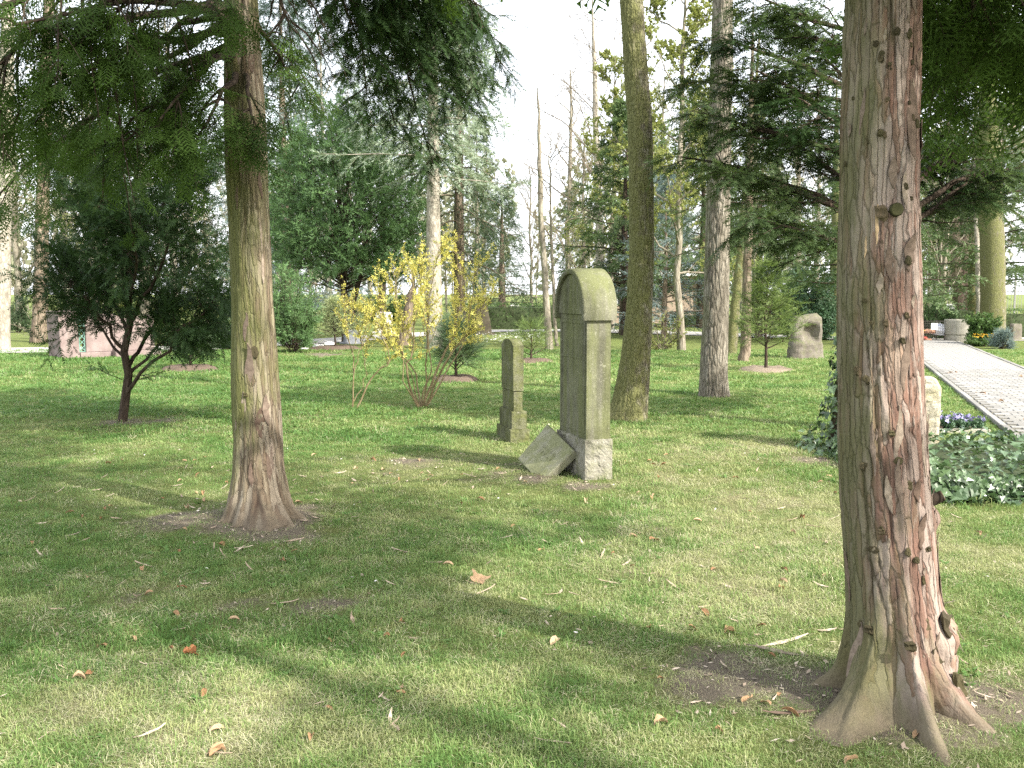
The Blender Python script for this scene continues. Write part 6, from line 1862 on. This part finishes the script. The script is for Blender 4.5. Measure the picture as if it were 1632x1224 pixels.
slim('dark_tree', ((500, 1538, 8), (460, 1537, 8), (420, 1535, 7.5), (350, 1536, 7)), 49, M['bark_yew'], 'dark upright trunk, right of two over the far right hedge', 15, 11, None)
slim('olive_tree', ((510, 1334, 9), (470, 1333, 9), (420, 1333, 9), (340, 1333, 8)), 40, M['bark_moss'], 'olive green trunk rising behind the glossy laurel bush', 16, 10, None)
slim('tree_stump', ((560, 642, 16), (540, 645, 12), (515, 648, 9.5), (490, 652, 8), (470, 655, 7)), 29.5, M['bark_brown'], 'brown broken stump with a widening foot seen through the yellow shrub', 17, 1.75, None)
slim('dark_tree', ((525, 608, 7), (480, 609, 6), (420, 609, 5.5), (360, 610, 5)), 42, M['bark_yew'], 'dark far trunk between the round evergreen and the yellow shrub', 18, 9, None)
slim('birch_tree', ((505, 957, 8), (440, 956, 7), (360, 955, 6), (240, 951, 5), (130, 948, 4)), 47, M['bark_pale'], 'tall pale bare tree with arching limbs rising behind the round-topped gravestone', 19, 15.5, lambda t, ax: bare_crown(t, 3.5, 14.5, 26, 4.2, 67, 8, 6, .65, None, 'twigs', M['twig'], .05))

# yew-like masses upper right background
mass = conifer_meshes(71, 9, 1.6, 3.2, 50, YEW_F, .34, M['yew_olive'], M['bark_yew'], .16, .3, .15, 10, 9, .2, .8)
plant_tree('yew_tree', mass, AT(1610, 400, 37)[0], 38, 'dark evergreen closing the view right of the broad mossy trunk', rz=1.0)
plant_tree('yew_tree', mass, AT(1515, 300, 52)[0], 53, 'dark far evergreen above the two dark leaning trunks', rz=2.2, s=1.15)
plant_tree('yew_tree', mass, AT(1120, 300, 44)[0], 44, 'olive evergreen rising above the pavilion roof', rz=.3, s=1.1)
plant_tree('yew_tree', mass, AT(1000, 330, 36)[0], 36.5, 'olive evergreen left of the leaning mossy trunk', rz=4.0, s=.95)
plant_tree('yew_tree', mass, AT(1385, 300, 30)[0], 30, 'dark evergreen hidden mostly by the large peeling trunk', rz=5.0, s=.9)

# bare hazy trees in rows
bare = [bare_meshes(80, 14, 2.2, .19, 22, 4.2, M['bark_far'], 8, 6, .95, .01), bare_meshes(81, 12, 1.2, .15, 24, 3.6, M['bark_far'], 8, 6, 1.3, -.02, (M['spring'], 2, .10)), bare_meshes(82, 16, 3.0, .21, 22, 4.0, M['bark_pale'], 8, 6, .8, .0), bare_meshes(83, 9, .5, .10, 24, 3.2, M['bark_far'], 8, 6, 1.5, .03)]
rb = random.Random(31)
PLACES = [(20, ' at the far left beyond the path'), (90, ' behind the tall brown trunk left of the pink tomb'), (200, ' far behind the pink tomb'), (300, ' far behind the small dark yew'), (360, ' far behind the tan cypress trunk'),
          (500, ' between the tan trunk and the round evergreen'), (640, ' far behind the round evergreen'), (740, ' far behind the yellow shrub'), (800, ' right of the silver spruce'), (880, ' behind the slender bare young tree'), (920, ' just left of the round-topped gravestone'),
          (960, ' right above the round-topped gravestone'), (1030, ' behind the leaning mossy trunk'), (1070, ' just right of the leaning mossy trunk'), (1130, ' just left of the grey furrowed trunk'), (1230, ' behind the pair of slim trunks'), (1290, ' behind the boulder gravestone'),
          (1320, ' behind the laurel bush'), (1400, ' behind the large peeling trunk'), (1490, ' at the far end of the paved path'), (1560, ' behind the rubbish cage'), (1650, ' at the right edge beyond the planter'), (9999, ' beyond the right end of the hedge')]
BG = [(0, 30, 48, 0), (0, 110, 55, 2), (0, 150, 44, 1), (0, 230, 50, 0), (0, 275, 60, 2), (0, 330, 46, 3), (0, 395, 58, 0), (0, 470, 64, 1), (0, -20, 40, 3), (0, 520, 56, 2), (0, 590, 66, 0), (0, 660, 60, 3), (0, 770, 75, 1), (0, 845, 62, 3), (0, 905, 66, 0), (0, 930, 58, 1), (0, 1010, 60, 2), (0, 1050, 55, 1), (0, 1085, 68, 0), (0, 1200, 60, 1), (0, 1270, 52, 0), (0, 1300, 64, 2), (0, 1350, 58, 3), (0, 1480, 64, 1), (0, 1500, 44, 3), (0, 1640, 56, 0), (0, 1660, 66, 2)]
for k, (_, px, Yd, v) in enumerate(BG):
    p = AT(px, 480, Yd)
    lab = ('leafless hazy tree with rising twigs', 'tree flushed with pale spring leaves', 'tall pale leafless tree', 'low many branched leafless tree')[v]
    lab += next(t for lim, t in PLACES if px < lim)
    plant_tree('bare_tree', bare[v], p[0], Yd, lab, 'tree', ('leafless far trees', 'far trees in spring leaf', 'pale leafless far trees', 'low leafless far trees')[v], rb.uniform(0, 6.28), rb.uniform(.85, 1.2))
plant_tree('leafing_tree', bare_meshes(84, 11, 2.0, .10, 24, 2.6, M['bark_far'], 8, 6, .7, .01, (M['spring'], 4, .13)), AT(1088, 480, 27)[0], 27, 'slim tree with pale yellow-green spring leaves between the mossy trunk and the grey trunk')
plant_tree('leafing_tree', bare_meshes(85, 11, 2.5, .10, 20, 2.4, M['bark_far'], 8, 6, .7, .01, (M['spring'], 4, .13)), AT(975, 480, 41)[0], 41, 'tree in pale spring leaf just left of the leaning mossy trunk')
# far wood that reads as one mass
r = np.random.default_rng(91)
w, f = MB(), MB()
n = 310
xx, yy = r.uniform(-110, 110, n), r.uniform(76, 120, n)
h = r.uniform(6, 15, n)
st = np.stack((xx, yy, np.zeros(n)), -1)
P = paths(st, unit(np.stack((r.normal(0, .08, n), r.normal(0, .08, n), np.ones(n)), -1)), h, 6, 0, .06, r)
tubes(P, taper(n, 6, r.uniform(.04, .11, n), .2), 4, w, r.uniform(.2, .8, n))
p2, d2, t2 = kids(P, 22, .12, 1, .7, 3, r); d2[:, 2] += .3
P2 = paths(p2, unit(d2), r.uniform(.8, 3.2, len(t2)), 3, -.1, .2, r); tubes(P2, taper(len(P2), 3, .022, .4), 3, w)
tag(w.build('far_woodland', M['bark_far']), 'hazy leafless woodland closing the view far behind the graves', kind='stuff')
pos, d, _ = kids(P2[::2], 5, .1, 1, .7, 3, r)
inst(f, FAR_LEAF, pos, frames(d, UP + r.normal(0, .8, d.shape)), r.uniform(.4, 1.0, len(pos)), r.uniform(0, 1, len(pos)))
tag(f.build('woodland_foliage', M['twigleaf']), 'pale twiggy foliage haze of the far woodland', kind='stuff')

# ------------------------------------------------------------------ shrubs, saplings, hedges
def bush_meshes(seed, h, rx, ry, n, tmpl, size, leafmat, nleaf=8, stems=8, bark=None, k2=9, low=.05, top_bias=1.0, mid=.5):
    r = np.random.default_rng(seed)
    a = r.uniform(0, 6.28, n); v = r.random(n) ** top_bias
    rr = np.sqrt(np.clip(1 - ((v - mid) / max(mid, 1 - mid)) ** 2 * .85, .05, 1)) * r.uniform(.55, 1, n)
    tgt = np.stack((np.cos(a) * rr * rx, np.sin(a) * rr * ry, low + v * (h - low)), -1)
    org = np.stack((np.cos(a) * .08 * rx, np.sin(a) * .08 * ry, tgt[:, 2] * .15 - .04), -1)
    P = limb_set(org, tgt, .01, -.1, .15, r, 6)
    w = MB(); tubes(P, taper(n, 6, .012, .25), 4, w)
    p2, d2, t2 = kids(P, k2, .35, 1, .7, 3, r)
    P2 = paths(p2, d2, h * .16 * r.uniform(.5, 1.2, len(t2)), 4, 0, .2, r); tubes(P2, taper(len(P2), 4, .004), 3, w)
    f = MB(); leaves_on(f, tmpl, P2, nleaf, 0, 1, .7, 3, size, r, (.1, .9), .8, .1)
    return [('stems', w.mesh('stems', bark or M['bark_yew']), 'stuff'), ('foliage', f.mesh('foliage', leafmat), 'stuff')]
def bush(name, meshes, px, py, label, rz=0, s=1.0, cat='shrub', dy=0):
    g = G(px, py)
    return plant_tree(name, meshes, g[0], g[1] + dy, label, cat, None, rz, s)
bush('yew_bush', bush_meshes(101, 2.15, .72, .7, 70, YEW_F, .15, M['box'], 7, low=.25, mid=.35), 466, 561, 'dense rounded yew bush just right of the tan cypress trunk')
bush('variegated_shrub', bush_meshes(102, 1.5, 1.0, .8, 45, BROAD, .11, M['varieg'], 4, mid=.5), 535, 538, 'pale variegated shrub behind the white stones', dy=2)
bush('variegated_shrub', bush_meshes(103, 1.7, .9, .8, 45, BROAD, .13, M['varieg'], 4, mid=.6), 1290, 540, 'silvery variegated shrub over the boulder gravestone', dy=3)
bush('laurel_bush', bush_meshes(104, 2.5, 1.3, 1.0, 75, BROAD, .20, M['rhodo'], 4, mid=.5), 1318, 545, 'glossy dark green laurel bush behind the boulder gravestone', dy=2)
bush('juniper', bush_meshes(105, .75, .95, .8, 50, SPR_M, .16, M['juniper'], 7, mid=.4), 10, 561, 'low light green juniper at the path on the far left', cat='shrub', dy=4.5)
bush('ivy_shrub', bush_meshes(106, .75, 1.2, .6, 60, BROAD, .11, M['ivy'], 5, mid=.5), 335, 556, 'low glossy ivy mound between the small yew and the tan trunk')
bush('dark_shrub', bush_meshes(107, 1.4, .45, .45, 40, SPR_M, .18, M['spruce'], 7, mid=.4), 30, 530, 'small dark upright conifer behind the path on the far left')
bush('bare_shrub', bush_meshes(108, 1.0, .75, .6, 30, BROAD_S, .06, M['spring'], 2, bark=M['twig'], mid=.7), 1056, 558, 'low open shrub with few leaves between the two tall trunks')
bush('round_shrub', bush_meshes(109, .95, .6, .5, 50, BROAD, .10, M['hedge'], 5, mid=.5), 1618, 556, 'trimmed round shrub at the right edge beyond the paved path', dy=2)
bush('dark_shrub', bush_meshes(110, 1.3, 1.2, .8, 50, YEW_F, .16, M['yew'], 8, mid=.5), 1478, 540, 'dark shrub behind the rubbish cage')
bush('brown_thicket', bush_meshes(111, 1.4, 2.4, .8, 70, BROAD_S, .05, M['twigleaf'], 2, bark=M['twig'], mid=.6), 30, 548, 'brown leafless thicket behind the left path', dy=3)
bush('brown_thicket', bush_meshes(112, 4.2, 3.0, 1.5, 90, BROAD_S, .06, M['twigleaf'], 2, bark=M['twig'], mid=.65), 1505, 520, 'grey tangled leafless thicket above the rubbish cage', dy=3)
bush('far_shrub', bush_meshes(113, 1.6, 2.2, 1, 60, BROAD, .16, M['varieg'], 4, mid=.5), 520, 515, 'pale far shrub left of the round evergreen leg', dy=2)
bush('far_shrub', bush_meshes(114, 1.4, 2.4, 1, 60, BROAD, .16, M['hedge'], 4, mid=.5), 600, 515, 'green far shrub right of the round evergreen leg', dy=2)
bush('far_shrub', bush_meshes(115, 1.5, 3.0, 1, 60, BROAD, .16, M['hedge'], 4, mid=.5), 400, 520, 'green far shrubs behind the tan cypress trunk', dy=4)
bush('far_shrub', bush_meshes(116, 1.8, 3.0, 1, 60, BROAD, .18, M['spring'], 3, mid=.5), 150, 520, 'yellow-green far shrub behind the pink tomb', dy=6)

def sapling(px, py, h, R, tmpl, size, leafmat, label, seed, nprim=26, z0=.2, mound=.5, up=.55, name='young_spruce', k2=5, nleaf=5, droop=.05):
    g = G(px, py)
    me = conifer_meshes(seed, h, z0, R, nprim, tmpl, size, leafmat, M['bark_yew'], .018 + .006 * h, droop, up, k2, nleaf, -.1, .9, .35, (.2, .95))
    t = plant_tree(name, me, g[0], g[1], label, 'young conifer')
    n = 26
    rr = np.random.default_rng(seed)
    rows = [(1.0, -.03), (.85, .045), (.6, .085), (.3, .075), (.02, .07)]
    th = np.linspace(0, 2 * math.pi, n, endpoint=False)
    V = np.array([[(r_ * mound * math.cos(a) * 1.15, r_ * mound * math.sin(a), z) for a in th] for r_, z in rows]).reshape(-1, 3)
    V += fbm(V * 9, 3, seed)[:, None] * np.array((.03, .03, .03))
    m1 = MB(); m1.add(V, [(k * n + j, k * n + (j + 1) % n, (k + 1) * n + (j + 1) % n, (k + 1) * n + j) for k in range(4) for j in range(n)], .5, 0, True)
    o = m1.build('soil_mound', M['soil_dry'] if px > 1000 else M['soil']); o.location = (g[0], g[1], 0); o.rotation_euler = (0, 0, seed)
    tag(o, 'mound of bare soil heaped round a young conifer', kind='structure')
    return t
sapling(726, 606, .98, .50, PINE, .30, M['pine'], 'young bluish pine on bare soil behind the yellow shrub', 121, 34, .15, .45, .8, 'young_pine', 4, 5)
sapling(303, 588, .72, .58, PINE, .30, M['pine'], 'tiny pale young pine between the small yew and the tan trunk', 122, 26, .1, .55, .7, 'young_pine', 3, 4)
sapling(846, 577, .85, .55, PINE, .26, M['young'], 'thin young pine on bare soil behind the small slim gravestone', 123, 18, .12, .5, .4, 'young_pine', 3, 4)
sapling(1220, 591, 2.15, .78, SPR_N, .22, M['young'], 'bright green young spruce on a soil mound left of the boulder gravestone', 124, 42, .42, .58, .45, 'young_spruce', 6, 8)
sapling(534, 556, 1.35, .75, SPR_M, .18, M['varieg'], 'yellowish young conifer on a soil ring left of the thin shrub', 125, 34, .3, .7, .3, 'young_spruce', 6, 5)

# yellow flowering shrub
def flower_shrub(px, py, stems, label, seed, blossoms, spread, k2=9, name='flowering_shrub'):
    g = G(px, py)
    t = empty(name, (g[0], g[1], 0), 0, label, 'shrub')
    o = np.array((g[0], g[1], 0))
    r = np.random.default_rng(seed)
    allP = []
    w_, b_, l_ = MB(), MB(), MB()
    for pts, r0 in stems:
        P = px_limb(0, [(a, b, g[1] + c) for a, b, c in pts], 12)[None] - o
        P[:, 1:-1] += r.normal(0, .012, P[:, 1:-1].shape)
        w1 = MB(); tubes(P, taper(1, 12, r0, .3), 7, w1); w1.build('stem', M['twig_yellow'], t)
        p2, d2, t2 = kids(P, k2, .42, 1, .55, 3, r); d2[:, 2] = np.abs(d2[:, 2]) * .8 + .25
        P2 = paths(p2, unit(d2), spread * (1.1 - .5 * t2) * r.uniform(.5, 1.2, len(t2)), 6, .02, .2, r); tubes(P2, taper(len(P2), 6, .005, .4), 4, w_)
        p3, d3, t3 = kids(P2, 5, .15, 1, .6, 3, r); d3[:, 2] += .3
        P3 = paths(p3, unit(d3), spread * .42 * r.uniform(.4, 1.2, len(t3)), 4, 0, .2, r); tubes(P3, taper(len(P3), 4, .0025, .5), 3, w_)
        leaves_on(b_, FLOWER, P3, blossoms, .1, 1, .9, 3, .032, r, (.1, 1), 1.5, 0)
        leaves_on(b_, FLOWER, P2, blossoms * 2, .25, 1, .9, 3, .032, r, (.1, 1), 1.5, 0)
        leaves_on(l_, BROAD_S, P3, 1, .2, 1, .6, 3, .035, r, (.3, 1), 1, 0)
    tag(w_.build('twigs', M['twig_yellow'], t), kind='stuff')
    tag(b_.build('blossoms', M['yellow'], t), kind='stuff')
    tag(l_.build('young_leaves', M['spring'], t), kind='stuff')
flower_shrub(673, 650, [([(668, 650, 0), (655, 625, 0), (648, 590, -.1), (655, 560, -.1), (662, 500, 0), (655, 430, .1)], .020), ([(672, 650, 0), (690, 610, .1), (705, 570, .2), (728, 520, .2), (735, 450, .1), (728, 400, 0)], .022), ([(676, 650, 0), (698, 600, -.2), (720, 560, -.3), (745, 530, -.4), (775, 475, -.5)], .020),
              ([(670, 650, 0), (665, 600, .3), (640, 560, .4), (615, 520, .5), (600, 470, .5)], .014), ([(671, 650, 0), (680, 590, .1), (682, 520, .2), (690, 450, .3), (700, 390, .3)], .012), ([(666, 650, 0), (643, 610, -.2), (641, 560, -.2), (640, 500, -.2), (625, 430, -.2)], .010), ([(674, 650, 0), (686, 580, -.2), (678, 500, -.3), (668, 430, -.3)], .012), ([(670, 650, 0), (650, 580, .2), (618, 545, .4), (590, 500, .5)], .010), ([(678, 650, 0), (712, 590, .3), (740, 545, .5), (752, 480, .6), (760, 430, .6)], .014)],
             'large yellow flowering shrub with bare rising stems on the lawn', 131, 4, .56, 12)
flower_shrub(566, 652, [([(562, 652, 0), (563, 600, 0), (562, 560, .1), (552, 520, .1), (545, 470, .2)], .011), ([(568, 652, 0), (586, 610, 0), (602, 593, 0), (622, 578, -.1), (612, 540, -.1), (606, 500, 0)], .014), ([(564, 640, 0), (584, 600, .1), (575, 550, .2), (570, 490, .2)], .007), ([(563, 600, 0), (575, 555, 0), (590, 500, .1)], .008)],
             'thin yellow budded shrub left of the large yellow shrub', 132, 2, .42, 8)

def hedge(name, p0, p1, h, t, label, mat, seed, leaf=.07, dens=210):
    p0, p1 = np.array(p0), np.array(p1)
    L = float(np.linalg.norm(p1 - p0)); a = math.atan2(*(p1 - p0)[::-1])
    e_ = empty(name, (p0[0], p0[1], 0), a, label, 'hedge')
    r = np.random.default_rng(seed)
    n = int(L * dens)
    P = np.stack((r.uniform(0, L, n), r.uniform(-t / 2, t / 2, n), r.uniform(.03, h, n)), -1)
    face = r.integers(0, 3, n)
    P[face == 0, 1] = -t / 2; P[face == 1, 2] = h; P[face == 2, 1] = t / 2
    P += r.normal(0, .035, P.shape)
    f = MB(); d = unit(r.normal(size=(n, 3)) + np.array((0, -.2, .5)))
    inst(f, BROAD, P, frames(d, UP + r.normal(0, .8, d.shape)), leaf * r.uniform(.7, 1.5, n), r.uniform(0, 1, n))
    tag(f.build('foliage', mat, e_), kind='stuff')
    w_ = MB()
    m_ = int(L * 14)
    st = np.stack((r.uniform(0, L, m_), r.uniform(-t * .3, t * .3, m_), np.full(m_, -.05)), -1)
    tubes(paths(st, unit(np.stack((r.normal(0, .2, m_), r.normal(0, .15, m_), np.ones(m_)), -1)), h * r.uniform(.7, 1.05, m_), 5, 0, .12, r), taper(m_, 5, .012, .3), 4, w_)
    tag(w_.build('stems', M['bark_yew'], e_), kind='stuff')
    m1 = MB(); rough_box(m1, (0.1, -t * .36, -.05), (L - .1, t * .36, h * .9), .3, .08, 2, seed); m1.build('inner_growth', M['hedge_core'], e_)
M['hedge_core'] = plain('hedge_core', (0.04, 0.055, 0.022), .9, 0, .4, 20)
a_, b_ = G(715, 527), G(884, 527)
hedge('hedge', (a_[0], 42.6), (b_[0] + .5, 42.6), 1.05, .7, 'clipped green hedge along the pale far path', M['hedge'], 141)
hedge('hedge', (AT(740, 490, 52)[0], 52), (AT(890, 490, 52)[0], 51), .95, .6, 'second low hedge farther behind the clipped hedge', M['hedge'], 142, .09, 120)
hedge('hedge', (AT(1475, 505, 38)[0], 38), (AT(1560, 505, 38)[0], 38.6), 1.0, .7, 'hedge behind the rubbish cage and the round planter', M['hedge'], 143)
hedge('hedge', (AT(1600, 505, 34)[0], 34.5), (AT(1700, 505, 34)[0], 34.5), .95, .8, 'hedge right of the broad mossy trunk', M['hedge'], 144)
hedge('hedge', (AT(1060, 530, 46)[0], 45.5), (AT(1130, 530, 46)[0], 45.5), .6, .6, 'low hedge before the flat roofed pavilion', M['hedge'], 145)

# ------------------------------------------------------------------ ivy
IVY = [t_ivy(s) for s in range(4)]
IVY_ME = []
for k, (tv, tf, tt) in enumerate(IVY):
    m1 = MB(); m1.add(tv, tf, np.clip(tt + .25 + .2 * k, 0, 1)); IVY_ME.append(m1.mesh('leaf', M['ivy']))
def ivy_over(parent, pts, nrm, size, n_single, seed):
    r = np.random.default_rng(seed)
    o = np.array(parent.location)
    n = len(pts)
    d = unit(np.stack((r.normal(0, .6, n), r.normal(0, .6, n), -.5 + r.normal(0, .4, n)), -1) - 0.0 * nrm)
    d = unit(d - nrm * np.sum(d * nrm, 1, keepdims=True) * .8)
    up = nrm + r.normal(0, .35, nrm.shape)
    R = frames(d, up)
    s = size * np.clip(r.lognormal(0, .32, n), .4, 1.7)
    order = np.argsort(np.linalg.norm(pts - np.array((0, 0, 1.6)), axis=1) - s * 6 - r.random(n) * .2)
    m4 = np.zeros((4, 4)); m4[3, 3] = 1
    for i in order[:n_single]:
        lo = link('leaf', IVY_ME[r.integers(0, 4)], parent)
        m4[:3, :3] = R[i] * s[i]; m4[:3, 3] = pts[i] - o
        lo.matrix_local = Matrix(m4.tolist())
    rest_ = order[n_single:]
    f = MB()
    kk = r.integers(0, 4, len(rest_))
    for k in range(4):
        ii_ = rest_[kk == k]
        inst(f, IVY[k], pts[ii_] - o, R[ii_], s[ii_], r.uniform(.1, .9, len(ii_)))
    tag(f.build('leaves', M['ivy'], parent), kind='stuff')
# mound of ivy on the grave right
A0 = G(1478, 800)
ib = empty('ivy_bed', (A0[0] + .2, A0[1] + .4, 0), 0, 'low clipped block of dark ivy on a grave right of the large peeling trunk', 'ivy bed')
r = np.random.default_rng(151)
x0, x1, y0, y1, hh = A0[0] - .05, A0[0] + 2.35, A0[1] + .02, G(1500, 715)[1] - .35, .22
n = 2600
P = np.stack((r.uniform(x0, x1, n), r.uniform(y0, y1, n), hh + r.normal(0, .03, n)), -1)
N = np.tile(UP, (n, 1)) + r.normal(0, .3, (n, 3))
k = n * 2 // 5
P[:k, 1] = y0 + r.normal(0, .03, k); P[:k, 2] = r.uniform(.02, hh, k); N[:k] = np.array((0, -1, .35)) + r.normal(0, .25, (k, 3))
k2_ = k + n // 10
P[k:k2_, 0] = x0 + r.normal(0, .03, k2_ - k); P[k:k2_, 2] = r.uniform(.02, hh, k2_ - k); N[k:k2_] = np.array((-1, 0, .4)) + r.normal(0, .25, (k2_ - k, 3))
P[:, 2] += .09 * n2(P[:, 0], P[:, 1], 1.6, 5)
ne = 420        # runners creeping out over the grass
Pe = np.stack((r.uniform(x0 - .05, x1, ne), y0 - np.abs(r.normal(0, .09, ne)), .02 + np.abs(r.normal(0, .035, ne))), -1)
q_ = ne // 3
Pe[:q_, 0] = x0 - np.abs(r.normal(0, .08, q_)); Pe[:q_, 1] = r.uniform(y0, y1, q_)
P = np.vstack((P, Pe)); N = np.vstack((N, np.tile(UP, (ne, 1)) + r.normal(0, .35, (ne, 3))))
ivy_over(ib, P, unit(N), .062, 290, 152)
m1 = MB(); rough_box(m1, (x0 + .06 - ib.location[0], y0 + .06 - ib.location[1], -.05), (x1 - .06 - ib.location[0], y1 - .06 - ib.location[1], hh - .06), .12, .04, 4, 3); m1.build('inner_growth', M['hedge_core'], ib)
# ivy covered stump
g = G(1352, 716)
ist = empty('ivy_stump', (g[0], g[1], 0), 0, 'tree stump overgrown with ivy at the left edge of the large peeling trunk', 'ivy stump')
m1 = MB(); tubes(np.array([[(0, 0, -.1), (0, 0, .35), (.02, 0, .8), (.03, 0, 1.22)]]), np.array([[.24, .17, .15, .13]]), 14, m1, cap=True); m1.build('stump', M['bark_yew'], ist)
r = np.random.default_rng(153)
n = 760
z = np.concatenate((r.uniform(.02, 1.3, 560), np.abs(r.normal(0, .07, 200)) + .03)); a = r.uniform(0, 6.283, n)
rad = np.interp(z, [0, .15, .35, .8, 1.3], [.46, .36, .24, .19, .13]) * r.uniform(.8, 1.2, n); rad[560:] = r.uniform(.25, .52, 200)
P = np.stack((g[0] + np.cos(a) * rad, g[1] + np.sin(a) * rad, z), -1)
N = np.stack((np.cos(a), np.sin(a), np.where(np.arange(n) > 559, 1.5, .5)), -1)
ivy_over(ist, P, unit(N), .060, 220, 154)

# pansies in a small edged bed behind the ivy
pb = G(1528, 690)
fb = empty('flower_bed', (pb[0], pb[1], 0), -.05, 'narrow grave bed with a pale front edge behind the ivy block', 'flower bed')
part_box('edging', M['concrete'], fb, (-.38, -.06, -.05), (.30, -.035, .055), .006)
part_box('edging', M['concrete'], fb, (-.38, .62, -.05), (.30, .645, .045), .006)
part_box('edging', M['concrete'], fb, (.305, -.06, -.05), (.33, .645, .05), .006)
m1 = MB(); rough_box(m1, (-.375, -.03, -.05), (.30, .615, .03), .06, .02, 8, 3); m1.build('soil', M['soil'], fb)
pan_f = leaf_mesh('flower', 3, [(math.cos(a) * (.75 + .25 * math.cos(5 * a)), math.sin(a) * (.75 + .25 * math.cos(5 * a))) for a in np.linspace(0, 6.283, 20, endpoint=False)], .3, M['pansy'])
r = random.Random(5)
plants = [(-.28, .08), (-.10, .05), (.08, .1), (.22, .04), (-.3, .3), (-.12, .28), (.05, .32), (.2, .28), (-.25, .5), (-.02, .5), (.18, .5)]
fol_me = bush_meshes(160, .11, .09, .09, 14, BROAD, .05, M['rhodo'], 3, k2=4)
for k, (x, y) in enumerate(plants):
    t = empty('pansy_plant', (pb[0] + x, pb[1] + y, .03), r.uniform(0, 6), 'violet and white pansy plant in the narrow edged bed', 'flower', 'violet pansies in the edged bed')
    for nm, me, kd in fol_me: tag(link(nm, me, t), kind=kd)
    for q in range(6):
        tl = 1.1 if q < 4 else .5
        a = r.uniform(0, 6.28)
        link('flower', pan_f, t, (math.cos(a) * r.uniform(.02, .09), math.sin(a) * r.uniform(.02, .09), r.uniform(.09, .15)), (r.uniform(.3, 1.2), r.uniform(-.5, .5), r.uniform(0, 6.28)), r.uniform(.026, .038))
pa = pan_f.attributes['tint'].data
pa.foreach_set('value', np.random.default_rng(2).uniform(.1, 1.0, len(pa)).astype(np.float32))
# orange flowers and green mat by the broad trunk
ob = G(1570, 552)
bm = bush_meshes(161, .28, .7, .35, 36, BROAD, .07, M['hedge'], 4, k2=5)
bt = plant_tree('flower_bed', bm, ob[0], ob[1], 'green grave mat with orange blossoms at the foot of the broad mossy trunk', 'flower bed')
f = MB(); r_ = np.random.default_rng(6)
n = 45
inst(f, FLOWER, np.stack((r_.uniform(-.4, .35, n), r_.uniform(-.25, .2, n), r_.uniform(.26, .36, n)), -1), frames(r_.normal(0, .4, (n, 3)) + UP, r_.normal(size=(n, 3))), .038, r_.uniform(0, 1, n))
tag(f.build('blossoms', M['orange'], bt), kind='stuff')
bush('grave_shrub', bush_meshes(162, .55, .3, .3, 30, SPR_M, .14, M['blue'], 6, mid=.4), 1597, 556, 'small blue-green dwarf conifer beside the orange blossoms')
# white spring flowers: low drift before the hedge
r_ = np.random.default_rng(171)
f = MB()
n = 420
px_ = r_.uniform(690, 880, n); py_ = r_.uniform(536, 552, n)
pp = np.array([G(a, b) for a, b in zip(px_, py_)])
inst(f, FLOWER, np.c_[pp, r_.uniform(.08, .16, n)], frames(r_.normal(0, .5, (n, 3)) + UP, r_.normal(size=(n, 3))), .035, r_.uniform(0, 1, n))
tag(f.build('spring_flowers', M['white_petal']), 'drift of tiny white spring flowers on the lawn before the hedge', kind='stuff')
